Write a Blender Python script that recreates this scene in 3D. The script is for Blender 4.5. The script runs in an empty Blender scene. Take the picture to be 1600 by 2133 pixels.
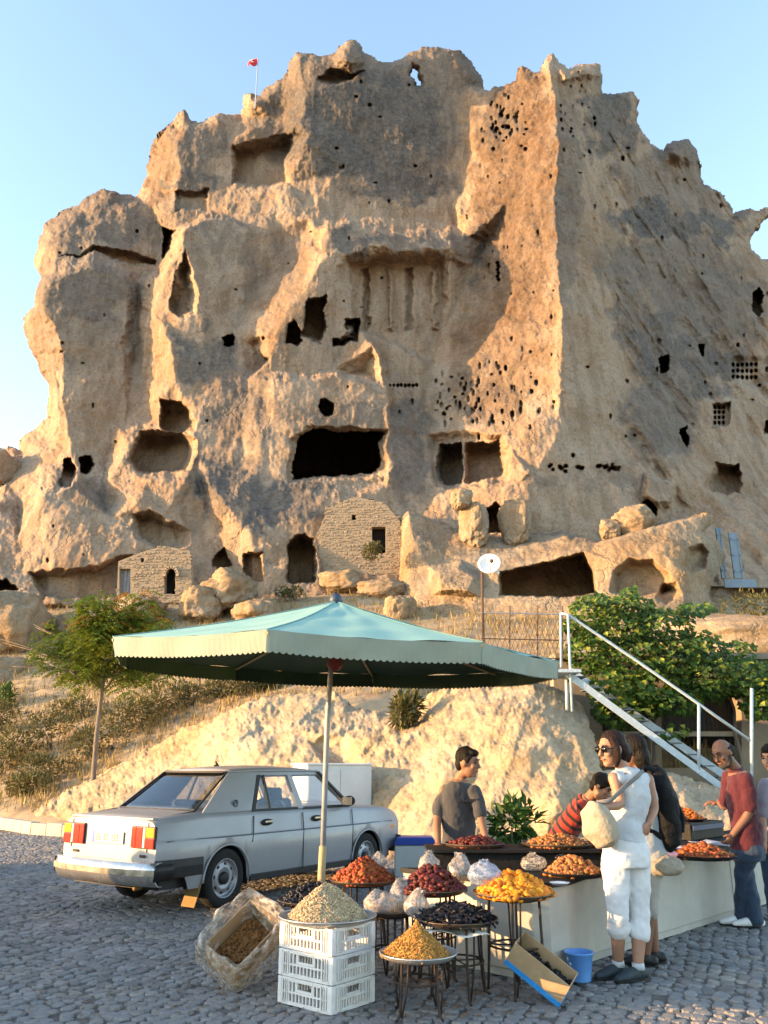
import bpy, bmesh, math, random
import numpy as np
from mathutils import Vector, Matrix, Euler
from mathutils.geometry import delaunay_2d_cdt

random.seed(11)
rng = np.random.default_rng(11)
SC = bpy.context.scene
COL = SC.collection

# ------------------------------------------------------------------ camera, sky, sun, exposure
F, HOR, CAMH = 1700.0, 1592.0, 1.45          # focal length in photo pixels, horizon row, lens height
CX, CY = 800.0, 1066.5
PITCH = math.atan((HOR - CY) / F)
cam_data = bpy.data.cameras.new("camera")
cam_data.sensor_fit = 'HORIZONTAL'
cam_data.sensor_width = 36.0
cam_data.lens = 36.0 * F / 1600.0
cam_data.clip_start = 0.05
cam_data.clip_end = 6000
cam = bpy.data.objects.new("camera", cam_data)
COL.objects.link(cam)
cam.location = (0, 0, CAMH)
cam.rotation_euler = (math.pi / 2 + PITCH, 0, 0)
SC.camera = cam

SUN_EL, SUN_AZ = math.radians(9.0), math.radians(190.0)     # azimuth of the sun measured from +X, anticlockwise
SUN_DIR = Vector((math.cos(SUN_AZ) * math.cos(SUN_EL), math.sin(SUN_AZ) * math.cos(SUN_EL), math.sin(SUN_EL)))
world = bpy.data.worlds.new("World")
SC.world = world
world.use_nodes = True
wn = world.node_tree
wn.nodes.clear()
wo = wn.nodes.new("ShaderNodeOutputWorld")
wb = wn.nodes.new("ShaderNodeBackground")
sky = wn.nodes.new("ShaderNodeTexSky")
sky.sky_type = 'NISHITA'
sky.sun_disc = False
sky.sun_elevation = SUN_EL
sky.sun_rotation = math.pi / 2 - SUN_AZ
sky.altitude = 1200
sky.air_density = 1.0
sky.dust_density = 1.4
sky.ozone_density = 0.6
wb.inputs['Strength'].default_value = 0.15
wn.links.new(sky.outputs[0], wb.inputs['Color'])
wn.links.new(wb.outputs[0], wo.inputs['Surface'])

sun_data = bpy.data.lights.new("sun", 'SUN')
sun_data.energy = 2.9
sun_data.angle = math.radians(0.5)
sun_data.color = (1.0, 0.60, 0.27)
sun = bpy.data.objects.new("sun", sun_data)
COL.objects.link(sun)
sun.rotation_euler = SUN_DIR.to_track_quat('Z', 'Y').to_euler()
sun.location = (-30, -12, 20)

SC.view_settings.view_transform = 'Standard'
SC.view_settings.look = 'None'
SC.view_settings.gamma = 1.0
SC.view_settings.exposure = 2.4
SC.cycles.max_bounces = 8
SC.cycles.transparent_max_bounces = 12
SC.cycles.use_denoising = True

# ------------------------------------------------------------------ pixel <-> world
CT, ST = math.cos(PITCH), math.sin(PITCH)


def P(px, py, Y):
    """World point at depth Y (along the ground) seen at photo pixel px, py. Works on arrays."""
    u = (px - CX) / F
    v = (CY - py) / F
    dy = CT - v * ST
    dz = ST + v * CT
    return u * Y / dy, Y + 0 * u, CAMH + dz * Y / dy


def PV(px, py, Y):
    return Vector([float(c) for c in P(px, py, Y)])


def G(px, py, z=0.0):
    """Ground point (height z) at photo pixel."""
    u = (px - CX) / F
    v = (CY - py) / F
    dy = CT - v * ST
    dz = ST + v * CT
    t = (z - CAMH) / dz
    return Vector((u * t, dy * t, z))


def pix(p):
    d = Vector(p) - Vector((0, 0, CAMH))
    zc = d.y * CT + d.z * ST
    yc = -d.y * ST + d.z * CT
    return CX + F * d.x / zc, CY - F * yc / zc


# ------------------------------------------------------------------ noise
_perm = np.random.default_rng(5).permutation(512)
_perm = np.concatenate([_perm, _perm, _perm])
_gr = np.random.default_rng(6).normal(size=(512, 3))
_gr /= np.linalg.norm(_gr, axis=1)[:, None]


def pnoise(x, y, z=None):
    x = np.asarray(x, float); y = np.asarray(y, float)
    z = np.zeros_like(x) if z is None else np.asarray(z, float)
    xi, yi, zi = np.floor(x).astype(int), np.floor(y).astype(int), np.floor(z).astype(int)
    xf, yf, zf = x - xi, y - yi, z - zi
    fu = lambda t: t * t * t * (t * (t * 6 - 15) + 10)
    u, v, w = fu(xf), fu(yf), fu(zf)
    xi &= 511; yi &= 511; zi &= 511

    def g(a, b, c):
        h = _perm[(_perm[(_perm[(xi + a) & 511] + yi + b) & 511] + zi + c) & 511]
        q = _gr[h]
        return q[..., 0] * (xf - a) + q[..., 1] * (yf - b) + q[..., 2] * (zf - c)
    x00 = g(0, 0, 0) * (1 - u) + g(1, 0, 0) * u
    x10 = g(0, 1, 0) * (1 - u) + g(1, 1, 0) * u
    x01 = g(0, 0, 1) * (1 - u) + g(1, 0, 1) * u
    x11 = g(0, 1, 1) * (1 - u) + g(1, 1, 1) * u
    return ((x00 * (1 - v) + x10 * v) * (1 - w) + (x01 * (1 - v) + x11 * v) * w) * 1.6


def fbm(x, y, z=None, octaves=4, gain=0.5, ridged=False):
    s = 0; a = 1.0; f = 1.0
    for i in range(octaves):
        n = pnoise(x * f + 17.3 * i, y * f + 9.1 * i, None if z is None else z * f + 3.7 * i)
        s = s + a * ((1 - 2 * np.abs(n)) if ridged else n)
        a *= gain; f *= 2.03
    return s


# ------------------------------------------------------------------ materials
MATS = {}


def ramp_set(r, stops):
    el = r.color_ramp.elements
    while len(el) > 1:
        el.remove(el[-1])
    el[0].position, el[0].color = stops[0][0], (*stops[0][1], 1)
    for p, c in stops[1:]:
        e = el.new(p); e.color = (*c, 1)


def mat(name, c1, c2=None, scale=8.0, rough=0.8, bump=0.0, bump_scale=None, metallic=0.0, stretch=(1, 1, 1), detail=5, spec=0.4,
        coat=0.0, c3=None, alpha=1.0, trans=0.0, island=0.0, sheen=0.0, subsurf=0.0):
    """Procedural principled material: two or three tones mixed by noise in object space, with fine relief."""
    if name in MATS:
        return MATS[name]
    m = bpy.data.materials.new(name)
    m.use_nodes = True
    nt = m.node_tree
    b = nt.nodes['Principled BSDF']
    b.inputs['Roughness'].default_value = rough
    b.inputs['Metallic'].default_value = metallic
    b.inputs['Specular IOR Level'].default_value = spec
    b.inputs['Coat Weight'].default_value = coat
    b.inputs['Alpha'].default_value = alpha
    b.inputs['Transmission Weight'].default_value = trans
    b.inputs['Sheen Weight'].default_value = sheen
    tc = nt.nodes.new('ShaderNodeTexCoord')
    mp = nt.nodes.new('ShaderNodeMapping')
    mp.inputs['Scale'].default_value = stretch
    nt.links.new(tc.outputs['Object'], mp.inputs['Vector'])
    n = nt.nodes.new('ShaderNodeTexNoise')
    n.inputs['Scale'].default_value = scale
    n.inputs['Detail'].default_value = detail
    n.inputs['Roughness'].default_value = 0.62
    nt.links.new(mp.outputs[0], n.inputs['Vector'])
    c2 = c2 or tuple(c * 0.8 for c in c1)
    r = nt.nodes.new('ShaderNodeValToRGB')
    st = [(0.36, c1), (0.64, c2)] if c3 is None else [(0.3, c1), (0.5, c2), (0.7, c3)]
    ramp_set(r, st)
    nt.links.new(n.outputs['Fac'], r.inputs['Fac'])
    out = r.outputs['Color']
    if island > 0:
        ge = nt.nodes.new('ShaderNodeNewGeometry')
        hs = nt.nodes.new('ShaderNodeHueSaturation')
        ma = nt.nodes.new('ShaderNodeMapRange')
        ma.inputs['To Min'].default_value = 1 - island
        ma.inputs['To Max'].default_value = 1 + island
        nt.links.new(ge.outputs['Random Per Island'], ma.inputs['Value'])
        nt.links.new(ma.outputs[0], hs.inputs['Value'])
        mh = nt.nodes.new('ShaderNodeMapRange')
        mh.inputs['To Min'].default_value = 0.5 - island * 0.05
        mh.inputs['To Max'].default_value = 0.5 + island * 0.05
        mu = nt.nodes.new('ShaderNodeMath'); mu.operation = 'MULTIPLY'; mu.inputs[1].default_value = 7.31
        fr = nt.nodes.new('ShaderNodeMath'); fr.operation = 'FRACT'
        nt.links.new(ge.outputs['Random Per Island'], mu.inputs[0])
        nt.links.new(mu.outputs[0], fr.inputs[0])
        nt.links.new(fr.outputs[0], mh.inputs['Value'])
        nt.links.new(mh.outputs[0], hs.inputs['Hue'])
        nt.links.new(out, hs.inputs['Color'])
        out = hs.outputs['Color']
    nt.links.new(out, b.inputs['Base Color'])
    if subsurf > 0:
        b.inputs['Subsurface Weight'].default_value = subsurf
        b.inputs['Subsurface Radius'].default_value = (0.01, 0.004, 0.002)
    if bump > 0:
        n2 = nt.nodes.new('ShaderNodeTexNoise')
        n2.inputs['Scale'].default_value = bump_scale or scale * 4
        n2.inputs['Detail'].default_value = 6
        nt.links.new(mp.outputs[0], n2.inputs['Vector'])
        bp = nt.nodes.new('ShaderNodeBump')
        bp.inputs['Strength'].default_value = bump
        bp.inputs['Distance'].default_value = 0.02
        nt.links.new(n2.outputs['Fac'], bp.inputs['Height'])
        nt.links.new(bp.outputs[0], b.inputs['Normal'])
        # slightly uneven gloss
        mr = nt.nodes.new('ShaderNodeMapRange')
        mr.inputs['To Min'].default_value = max(0, rough - 0.08)
        mr.inputs['To Max'].default_value = min(1, rough + 0.08)
        nt.links.new(n.outputs['Fac'], mr.inputs['Value'])
        nt.links.new(mr.outputs[0], b.inputs['Roughness'])
    MATS[name] = m
    return m


def rock_material(name, warm, pale, grey, bump=0.6, scale=1.0):
    """Tuff: warm and pale tones by noise, vertical run marks, dark lichen where the 'lichen' attribute says it grows."""
    if name in MATS:
        return MATS[name]
    m = bpy.data.materials.new(name); m.use_nodes = True
    nt = m.node_tree; N = nt.nodes.new; Lk = nt.links.new
    b = nt.nodes['Principled BSDF']
    b.inputs['Roughness'].default_value = 0.95
    b.inputs['Specular IOR Level'].default_value = 0.1
    tc = N('ShaderNodeTexCoord')

    def noise(sc, det=6, stretch=None, rough=0.6):
        n = N('ShaderNodeTexNoise'); n.inputs['Scale'].default_value = sc
        n.inputs['Detail'].default_value = det; n.inputs['Roughness'].default_value = rough
        if stretch:
            mp = N('ShaderNodeMapping'); mp.inputs['Scale'].default_value = stretch
            Lk(tc.outputs['Object'], mp.inputs['Vector']); Lk(mp.outputs[0], n.inputs['Vector'])
        else:
            Lk(tc.outputs['Object'], n.inputs['Vector'])
        return n
    n1 = noise(0.22 * scale)
    r1 = N('ShaderNodeValToRGB'); ramp_set(r1, [(0.35, warm), (0.5, tuple((a + c) / 2 for a, c in zip(warm, pale))), (0.68, pale)])
    Lk(n1.outputs['Fac'], r1.inputs['Fac'])
    # run marks down the face
    n2 = noise(0.9 * scale, 5, (1, 1, 0.12))
    r2 = N('ShaderNodeValToRGB'); ramp_set(r2, [(0.42, (0.72, 0.69, 0.66)), (0.55, (1, 1, 1))])
    Lk(n2.outputs['Fac'], r2.inputs['Fac'])
    mx = N('ShaderNodeMix'); mx.data_type = 'RGBA'; mx.blend_type = 'MULTIPLY'; mx.inputs['Factor'].default_value = 0.75
    Lk(r1.outputs['Color'], mx.inputs['A']); Lk(r2.outputs['Color'], mx.inputs['B'])
    # freshly cut stone and painted sunlight (negative values); sunlit walls dimmed in the colour
    at0 = N('ShaderNodeAttribute'); at0.attribute_name = 'lichen_sun'
    pl0 = N('ShaderNodeMapRange'); pl0.inputs['From Min'].default_value = 0.0; pl0.inputs['From Max'].default_value = -1.0
    Lk(at0.outputs['Fac'], pl0.inputs['Value'])
    mp0 = N('ShaderNodeMix'); mp0.data_type = 'RGBA'; mp0.inputs['B'].default_value = (min(.6, pale[0] * 1.35), min(.6, pale[1] * 1.42), min(.6, pale[2] * 1.45), 1)
    Lk(pl0.outputs[0], mp0.inputs['Factor']); Lk(mx.outputs['Result'], mp0.inputs['A'])
    atp = N('ShaderNodeAttribute'); atp.attribute_name = 'sunlit_dim'
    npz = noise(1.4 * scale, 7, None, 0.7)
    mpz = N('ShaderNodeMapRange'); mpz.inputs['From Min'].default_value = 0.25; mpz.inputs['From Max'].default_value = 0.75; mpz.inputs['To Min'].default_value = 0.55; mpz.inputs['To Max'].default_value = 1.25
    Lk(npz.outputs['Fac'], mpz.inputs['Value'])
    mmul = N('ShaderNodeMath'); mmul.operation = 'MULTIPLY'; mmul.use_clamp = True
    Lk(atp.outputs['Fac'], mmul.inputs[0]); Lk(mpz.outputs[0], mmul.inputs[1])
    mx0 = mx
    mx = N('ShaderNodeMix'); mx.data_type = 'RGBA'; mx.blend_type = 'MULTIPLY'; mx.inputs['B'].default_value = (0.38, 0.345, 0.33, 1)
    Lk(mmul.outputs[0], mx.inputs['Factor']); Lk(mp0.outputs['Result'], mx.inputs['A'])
    # lichens and weathering crust
    at = N('ShaderNodeAttribute'); at.attribute_name = 'lichen_sun'
    n3 = noise(0.55 * scale, 8, None, 0.72)
    ad = N('ShaderNodeMath'); ad.operation = 'ADD'
    Lk(at.outputs['Fac'], ad.inputs[0]); Lk(n3.outputs['Fac'], ad.inputs[1])
    r3 = N('ShaderNodeMapRange'); r3.inputs['From Min'].default_value = 0.58; r3.inputs['From Max'].default_value = 1.5
    Lk(ad.outputs[0], r3.inputs['Value'])
    mg = N('ShaderNodeMix'); mg.data_type = 'RGBA'
    n5 = noise(2.6 * scale, 6)
    rg = N('ShaderNodeValToRGB'); ramp_set(rg, [(0.35, tuple(c * 0.62 for c in grey)), (0.6, grey), (0.75, tuple(min(1, c * 1.5) for c in grey))])
    Lk(n5.outputs['Fac'], rg.inputs['Fac'])
    Lk(r3.outputs[0], mg.inputs['Factor']); Lk(mx.outputs['Result'], mg.inputs['A']); Lk(rg.outputs['Color'], mg.inputs['B'])
    # speckle
    n4 = noise(5.0 * scale, 8, None, 0.75)
    r4 = N('ShaderNodeValToRGB'); ramp_set(r4, [(0.32, (0.5, 0.47, 0.45)), (0.5, (1, 1, 1)), (0.72, (1.14, 1.12, 1.08))])
    Lk(n4.outputs['Fac'], r4.inputs['Fac'])
    ms = N('ShaderNodeMix'); ms.data_type = 'RGBA'; ms.blend_type = 'MULTIPLY'; ms.inputs['Factor'].default_value = 0.8
    Lk(mg.outputs['Result'], ms.inputs['A']); Lk(r4.outputs['Color'], ms.inputs['B'])
    Lk(ms.outputs['Result'], b.inputs['Base Color'])
    # cracks and bedding lines
    vo = N('ShaderNodeTexVoronoi'); vo.feature = 'DISTANCE_TO_EDGE'; vo.inputs['Scale'].default_value = 0.42 * scale
    dw = noise(0.8 * scale, 4)
    av = N('ShaderNodeVectorMath'); av.operation = 'MULTIPLY_ADD'; av.inputs[1].default_value = (1.6 / scale,) * 3
    Lk(dw.outputs['Color'], av.inputs[0])
    mpv = N('ShaderNodeMapping'); mpv.inputs['Scale'].default_value = (1, 1, 0.45)
    Lk(tc.outputs['Object'], mpv.inputs['Vector']); Lk(mpv.outputs[0], av.inputs[2]); Lk(av.outputs[0], vo.inputs['Vector'])
    cr = N('ShaderNodeMapRange'); cr.inputs['From Min'].default_value = 0.0; cr.inputs['From Max'].default_value = 0.035; cr.inputs['To Min'].default_value = 0.0; cr.inputs['To Max'].default_value = 1.0
    Lk(vo.outputs['Distance'], cr.inputs['Value'])
    cm = noise(0.35 * scale, 3)
    cmr = N('ShaderNodeMapRange'); cmr.inputs['From Min'].default_value = 0.46; cmr.inputs['From Max'].default_value = 0.6
    Lk(cm.outputs['Fac'], cmr.inputs['Value'])
    one = N('ShaderNodeMath'); one.operation = 'SUBTRACT'; one.inputs[0].default_value = 1; Lk(cr.outputs[0], one.inputs[1])
    crk = N('ShaderNodeMath'); crk.operation = 'MULTIPLY'; Lk(one.outputs[0], crk.inputs[0]); Lk(cmr.outputs[0], crk.inputs[1])
    st = noise(1.1 * scale, 5, (0.25, 0.25, 2.2), 0.6)
    nb = noise(1.6 * scale, 9, None, 0.66)
    s1 = N('ShaderNodeMath'); s1.operation = 'MULTIPLY_ADD'; s1.inputs[1].default_value = 0.35
    Lk(st.outputs['Fac'], s1.inputs[0]); Lk(nb.outputs['Fac'], s1.inputs[2])
    s2 = N('ShaderNodeMath'); s2.operation = 'MULTIPLY_ADD'; s2.inputs[1].default_value = -0.5
    Lk(crk.outputs[0], s2.inputs[0]); Lk(s1.outputs[0], s2.inputs[2])
    bp = N('ShaderNodeBump'); bp.inputs['Strength'].default_value = bump; bp.inputs['Distance'].default_value = 0.35 / scale
    Lk(s2.outputs[0], bp.inputs['Height'])
    Lk(bp.outputs[0], b.inputs['Normal'])
    MATS[name] = m
    return m


# ------------------------------------------------------------------ objects
def tag(o, label=None, cat=None, group=None, kind=None):
    if label: o['label'] = label
    if cat: o['category'] = cat
    if group: o['group'] = group
    if kind: o['kind'] = kind
    return o


def thing(name, label, cat, loc=(0, 0, 0), rz=0.0, group=None):
    o = bpy.data.objects.new(name, None)
    o.empty_display_size = 0.2
    COL.objects.link(o)
    o.location = loc
    o.rotation_euler = (0, 0, rz)
    return tag(o, label, cat, group)


def link_mesh(name, me, m=None, parent=None, smooth=False):
    if m is not None:
        me.materials.append(m)
    if smooth:
        me.polygons.foreach_set('use_smooth', [True] * len(me.polygons))
    o = bpy.data.objects.new(name, me)
    COL.objects.link(o)
    if parent is not None:
        o.parent = parent
    return o


def copy_tree(o, parent=None):
    c = o.copy(); COL.objects.link(c)
    if parent is not None:
        c.parent = parent
    for ch in o.children:
        copy_tree(ch, c)
    return c


class MB:
    """Collects simple shapes into one mesh."""

    def __init__(s):
        s.v = []; s.f = []; s.mi = []

    def add(s, vs, fs, mi=0):
        o = len(s.v)
        s.v += [tuple(v) for v in vs]
        s.f += [tuple(i + o for i in f) for f in fs]
        s.mi += [mi] * len(fs)

    def box(s, c, d, rot=None, mi=0, taper=1.0):
        hx, hy, hz = d[0] / 2, d[1] / 2, d[2] / 2
        vs = [Vector((x * hx * (taper if z > 0 else 1), y * hy * (taper if z > 0 else 1), z * hz)) for z in (-1, 1) for y in (-1, 1) for x in (-1, 1)]
        if rot is not None:
            R = rot if isinstance(rot, Matrix) else Euler(rot).to_matrix()
            vs = [R @ v for v in vs]
        vs = [v + Vector(c) for v in vs]
        s.add(vs, [(0, 2, 3, 1), (4, 5, 7, 6), (0, 1, 5, 4), (2, 6, 7, 3), (0, 4, 6, 2), (1, 3, 7, 5)], mi)

    def tube(s, pts, r, n=8, mi=0, cap=True, ell=None, up=None):
        pts = [Vector(p) for p in pts]
        rs = r if isinstance(r, (list, tuple)) else [r] * len(pts)
        vs = []
        ref = Vector(up) if up is not None else None
        for i, p in enumerate(pts):
            t = (pts[min(i + 1, len(pts) - 1)] - pts[max(i - 1, 0)])
            t = t.normalized() if t.length > 1e-9 else Vector((0, 0, 1))
            if ref is None:
                ref = Vector((0, 0, 1)) if abs(t.z) < 0.9 else Vector((1, 0, 0))
            a = t.cross(ref)
            if a.length < 1e-4:
                a = t.cross(Vector((0.3, 1, 0.2)))
            a.normalize()
            b = a.cross(t).normalized()
            if up is None:
                ref = b
            rr = rs[i]
            ra, rb = (rr if isinstance(rr, (tuple, list)) else (rr, rr))
            for k in range(n):
                th = 2 * math.pi * k / n
                vs.append(p + a * math.cos(th) * ra + b * math.sin(th) * rb)
        fs = []
        for i in range(len(pts) - 1):
            for k in range(n):
                k2 = (k + 1) % n
                fs.append((i * n + k, i * n + k2, (i + 1) * n + k2, (i + 1) * n + k))
        if cap:
            fs.append(tuple(range(n - 1, -1, -1)))
            fs.append(tuple((len(pts) - 1) * n + k for k in range(n)))
        s.add(vs, fs, mi)

    def lathe(s, prof, c=(0, 0, 0), n=24, mi=0, sx=1, sy=1, cap=False):
        vs = []; fs = []
        for r, z in prof:
            for k in range(n):
                th = 2 * math.pi * k / n
                vs.append((c[0] + r * sx * math.cos(th), c[1] + r * sy * math.sin(th), c[2] + z))
        for i in range(len(prof) - 1):
            for k in range(n):
                k2 = (k + 1) % n
                fs.append((i * n + k, i * n + k2, (i + 1) * n + k2, (i + 1) * n + k))
        if cap:
            fs.append(tuple(range(n - 1, -1, -1)))
            fs.append(tuple((len(prof) - 1) * n + k for k in range(n)))
        s.add(vs, fs, mi)

    def ball(s, c, r, n=10, m=7, mi=0, rot=None):
        rx, ry, rz = r if isinstance(r, (tuple, list)) else (r, r, r)
        R = rot if isinstance(rot, Matrix) else (Euler(rot).to_matrix() if rot is not None else None)
        vs = []; fs = []

        def put(x, y, z):
            v = Vector((x * rx, y * ry, z * rz))
            if R is not None: v = R @ v
            vs.append(v + Vector(c))
        put(0, 0, -1)
        for i in range(1, m):
            ph = -math.pi / 2 + math.pi * i / m
            for k in range(n):
                th = 2 * math.pi * k / n
                put(math.cos(ph) * math.cos(th), math.cos(ph) * math.sin(th), math.sin(ph))
        put(0, 0, 1)
        for k in range(n):
            fs.append((0, 1 + (k + 1) % n, 1 + k))
            fs.append((len(vs) - 1, 1 + (m - 2) * n + k, 1 + (m - 2) * n + (k + 1) % n))
        for i in range(m - 2):
            for k in range(n):
                k2 = (k + 1) % n
                fs.append((1 + i * n + k, 1 + i * n + k2, 1 + (i + 1) * n + k2, 1 + (i + 1) * n + k))
        s.add(vs, fs, mi)

    def quad(s, a, b, c, d, mi=0):
        s.add([a, b, c, d], [(0, 1, 2, 3)], mi)

    def grid(s, pts, mi=0, closed=False):
        """pts[i][j] -> quads"""
        n, m = len(pts), len(pts[0])
        vs = [p for row in pts for p in row]
        fs = []
        for i in range(n - 1):
            for j in range(m if closed else m - 1):
                j2 = (j + 1) % m
                fs.append((i * m + j, i * m + j2, (i + 1) * m + j2, (i + 1) * m + j))
        s.add(vs, fs, mi)

    def mesh(s, name):
        me = bpy.data.meshes.new(name)
        me.from_pydata(s.v, [], s.f)
        me.update()
        return me

    def build(s, name, m=None, parent=None, smooth=False, mats=None, bevel=0.0, subdiv=0, solid=0.0, merge=False):
        me = s.mesh(name)
        if merge:
            bm = bmesh.new(); bm.from_mesh(me)
            bmesh.ops.remove_doubles(bm, verts=bm.verts, dist=0.0008)
            bm.to_mesh(me); bm.free()
        if mats:
            for q in mats: me.materials.append(q)
            if not merge:
                me.polygons.foreach_set('material_index', s.mi)
            m = None
        o = link_mesh(name, me, m, parent, smooth)
        if solid:
            md = o.modifiers.new('solid', 'SOLIDIFY'); md.thickness = solid; md.offset = 0
        if bevel:
            md = o.modifiers.new('bevel', 'BEVEL'); md.width = bevel; md.segments = 2; md.limit_method = 'ANGLE'
        if subdiv:
            md = o.modifiers.new('subdiv', 'SUBSURF'); md.levels = subdiv; md.render_levels = subdiv
        return o


# ------------------------------------------------------------------ relief surfaces (rock faces, slopes)
def cdt_raster(pts, edges, W, H, x0, y0, step, fill=0.0):
    """pts: (px, py, value). Triangulates with the given constraint edges and samples linearly on a grid."""
    out = np.full((H, W), np.nan)
    vs = [Vector((p[0], p[1])) for p in pts]
    nv, _e, nf, ov, _oe, _of = delaunay_2d_cdt(vs, edges, [], 0, 1e-4)
    val = []
    for i, v in enumerate(nv):
        if ov[i]:
            val.append(pts[ov[i][0]][2])
        else:      # a crossing of two edges
            d = sorted(((v.x - p[0]) ** 2 + (v.y - p[1]) ** 2, p[2]) for p in pts)[:2]
            val.append((d[0][1] + d[1][1]) / 2)
    for f in nf:
        for k in range(1, len(f) - 1):
            i0, i1, i2 = f[0], f[k], f[k + 1]
            a, b, c = nv[i0], nv[i1], nv[i2]
            xa, xb = min(a.x, b.x, c.x), max(a.x, b.x, c.x)
            ya, yb = min(a.y, b.y, c.y), max(a.y, b.y, c.y)
            ix0 = max(0, int((xa - x0) / step)); ix1 = min(W - 1, int((xb - x0) / step) + 1)
            iy0 = max(0, int((ya - y0) / step)); iy1 = min(H - 1, int((yb - y0) / step) + 1)
            if ix1 < ix0 or iy1 < iy0: continue
            gx, gy = np.meshgrid(x0 + np.arange(ix0, ix1 + 1) * step, y0 + np.arange(iy0, iy1 + 1) * step)
            den = (b.y - c.y) * (a.x - c.x) + (c.x - b.x) * (a.y - c.y)
            if abs(den) < 1e-9: continue
            l0 = ((b.y - c.y) * (gx - c.x) + (c.x - b.x) * (gy - c.y)) / den
            l1 = ((c.y - a.y) * (gx - c.x) + (a.x - c.x) * (gy - c.y)) / den
            l2 = 1 - l0 - l1
            ok = (l0 >= -1e-6) & (l1 >= -1e-6) & (l2 >= -1e-6)
            sub = out[iy0:iy1 + 1, ix0:ix1 + 1]
            vv = l0 * val[i0] + l1 * val[i1] + l2 * val[i2]
            sub[ok] = vv[ok]
    out[np.isnan(out)] = fill
    return out


def in_poly(gx, gy, poly):
    r = np.zeros(gx.shape, bool)
    n = len(poly)
    for i in range(n):
        x1, y1 = poly[i][:2]; x2, y2 = poly[(i + 1) % n][:2]
        if y1 == y2: continue
        c = ((y1 > gy) != (y2 > gy)) & (gx < (x2 - x1) * (gy - y1) / (y2 - y1) + x1)
        r ^= c
    return r


def dist_poly(gx, gy, poly, closed=True):
    d = np.full(gx.shape, 1e9)
    n = len(poly)
    for i in range(n if closed else n - 1):
        x1, y1 = poly[i][:2]; x2, y2 = poly[(i + 1) % n][:2]
        L = (x2 - x1) ** 2 + (y2 - y1) ** 2 + 1e-9
        t = np.clip(((gx - x1) * (x2 - x1) + (gy - y1) * (y2 - y1)) / L, 0, 1)
        d = np.minimum(d, (gx - x1 - t * (x2 - x1)) ** 2 + (gy - y1 - t * (y2 - y1)) ** 2)
    return np.sqrt(d)


def bil(A, fx, fy):
    H, W = A.shape
    fx = np.clip(fx, 0, W - 1.001); fy = np.clip(fy, 0, H - 1.001)
    ix = fx.astype(int); iy = fy.astype(int)
    tx = fx - ix; ty = fy - iy
    return (A[iy, ix] * (1 - tx) + A[iy, ix + 1] * tx) * (1 - ty) + (A[iy + 1, ix] * (1 - tx) + A[iy + 1, ix + 1] * tx) * ty


def blur(A, r):
    for ax in (0, 1):
        k = 2 * r + 1
        B = np.pad(A, [(r + 1, r) if a == ax else (0, 0) for a in (0, 1)], mode='edge')
        c = np.cumsum(B, axis=ax)
        A = (np.take(c, range(k, c.shape[ax]), axis=ax) - np.take(c, range(0, c.shape[ax] - k), axis=ax)) / k
    return A


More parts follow.
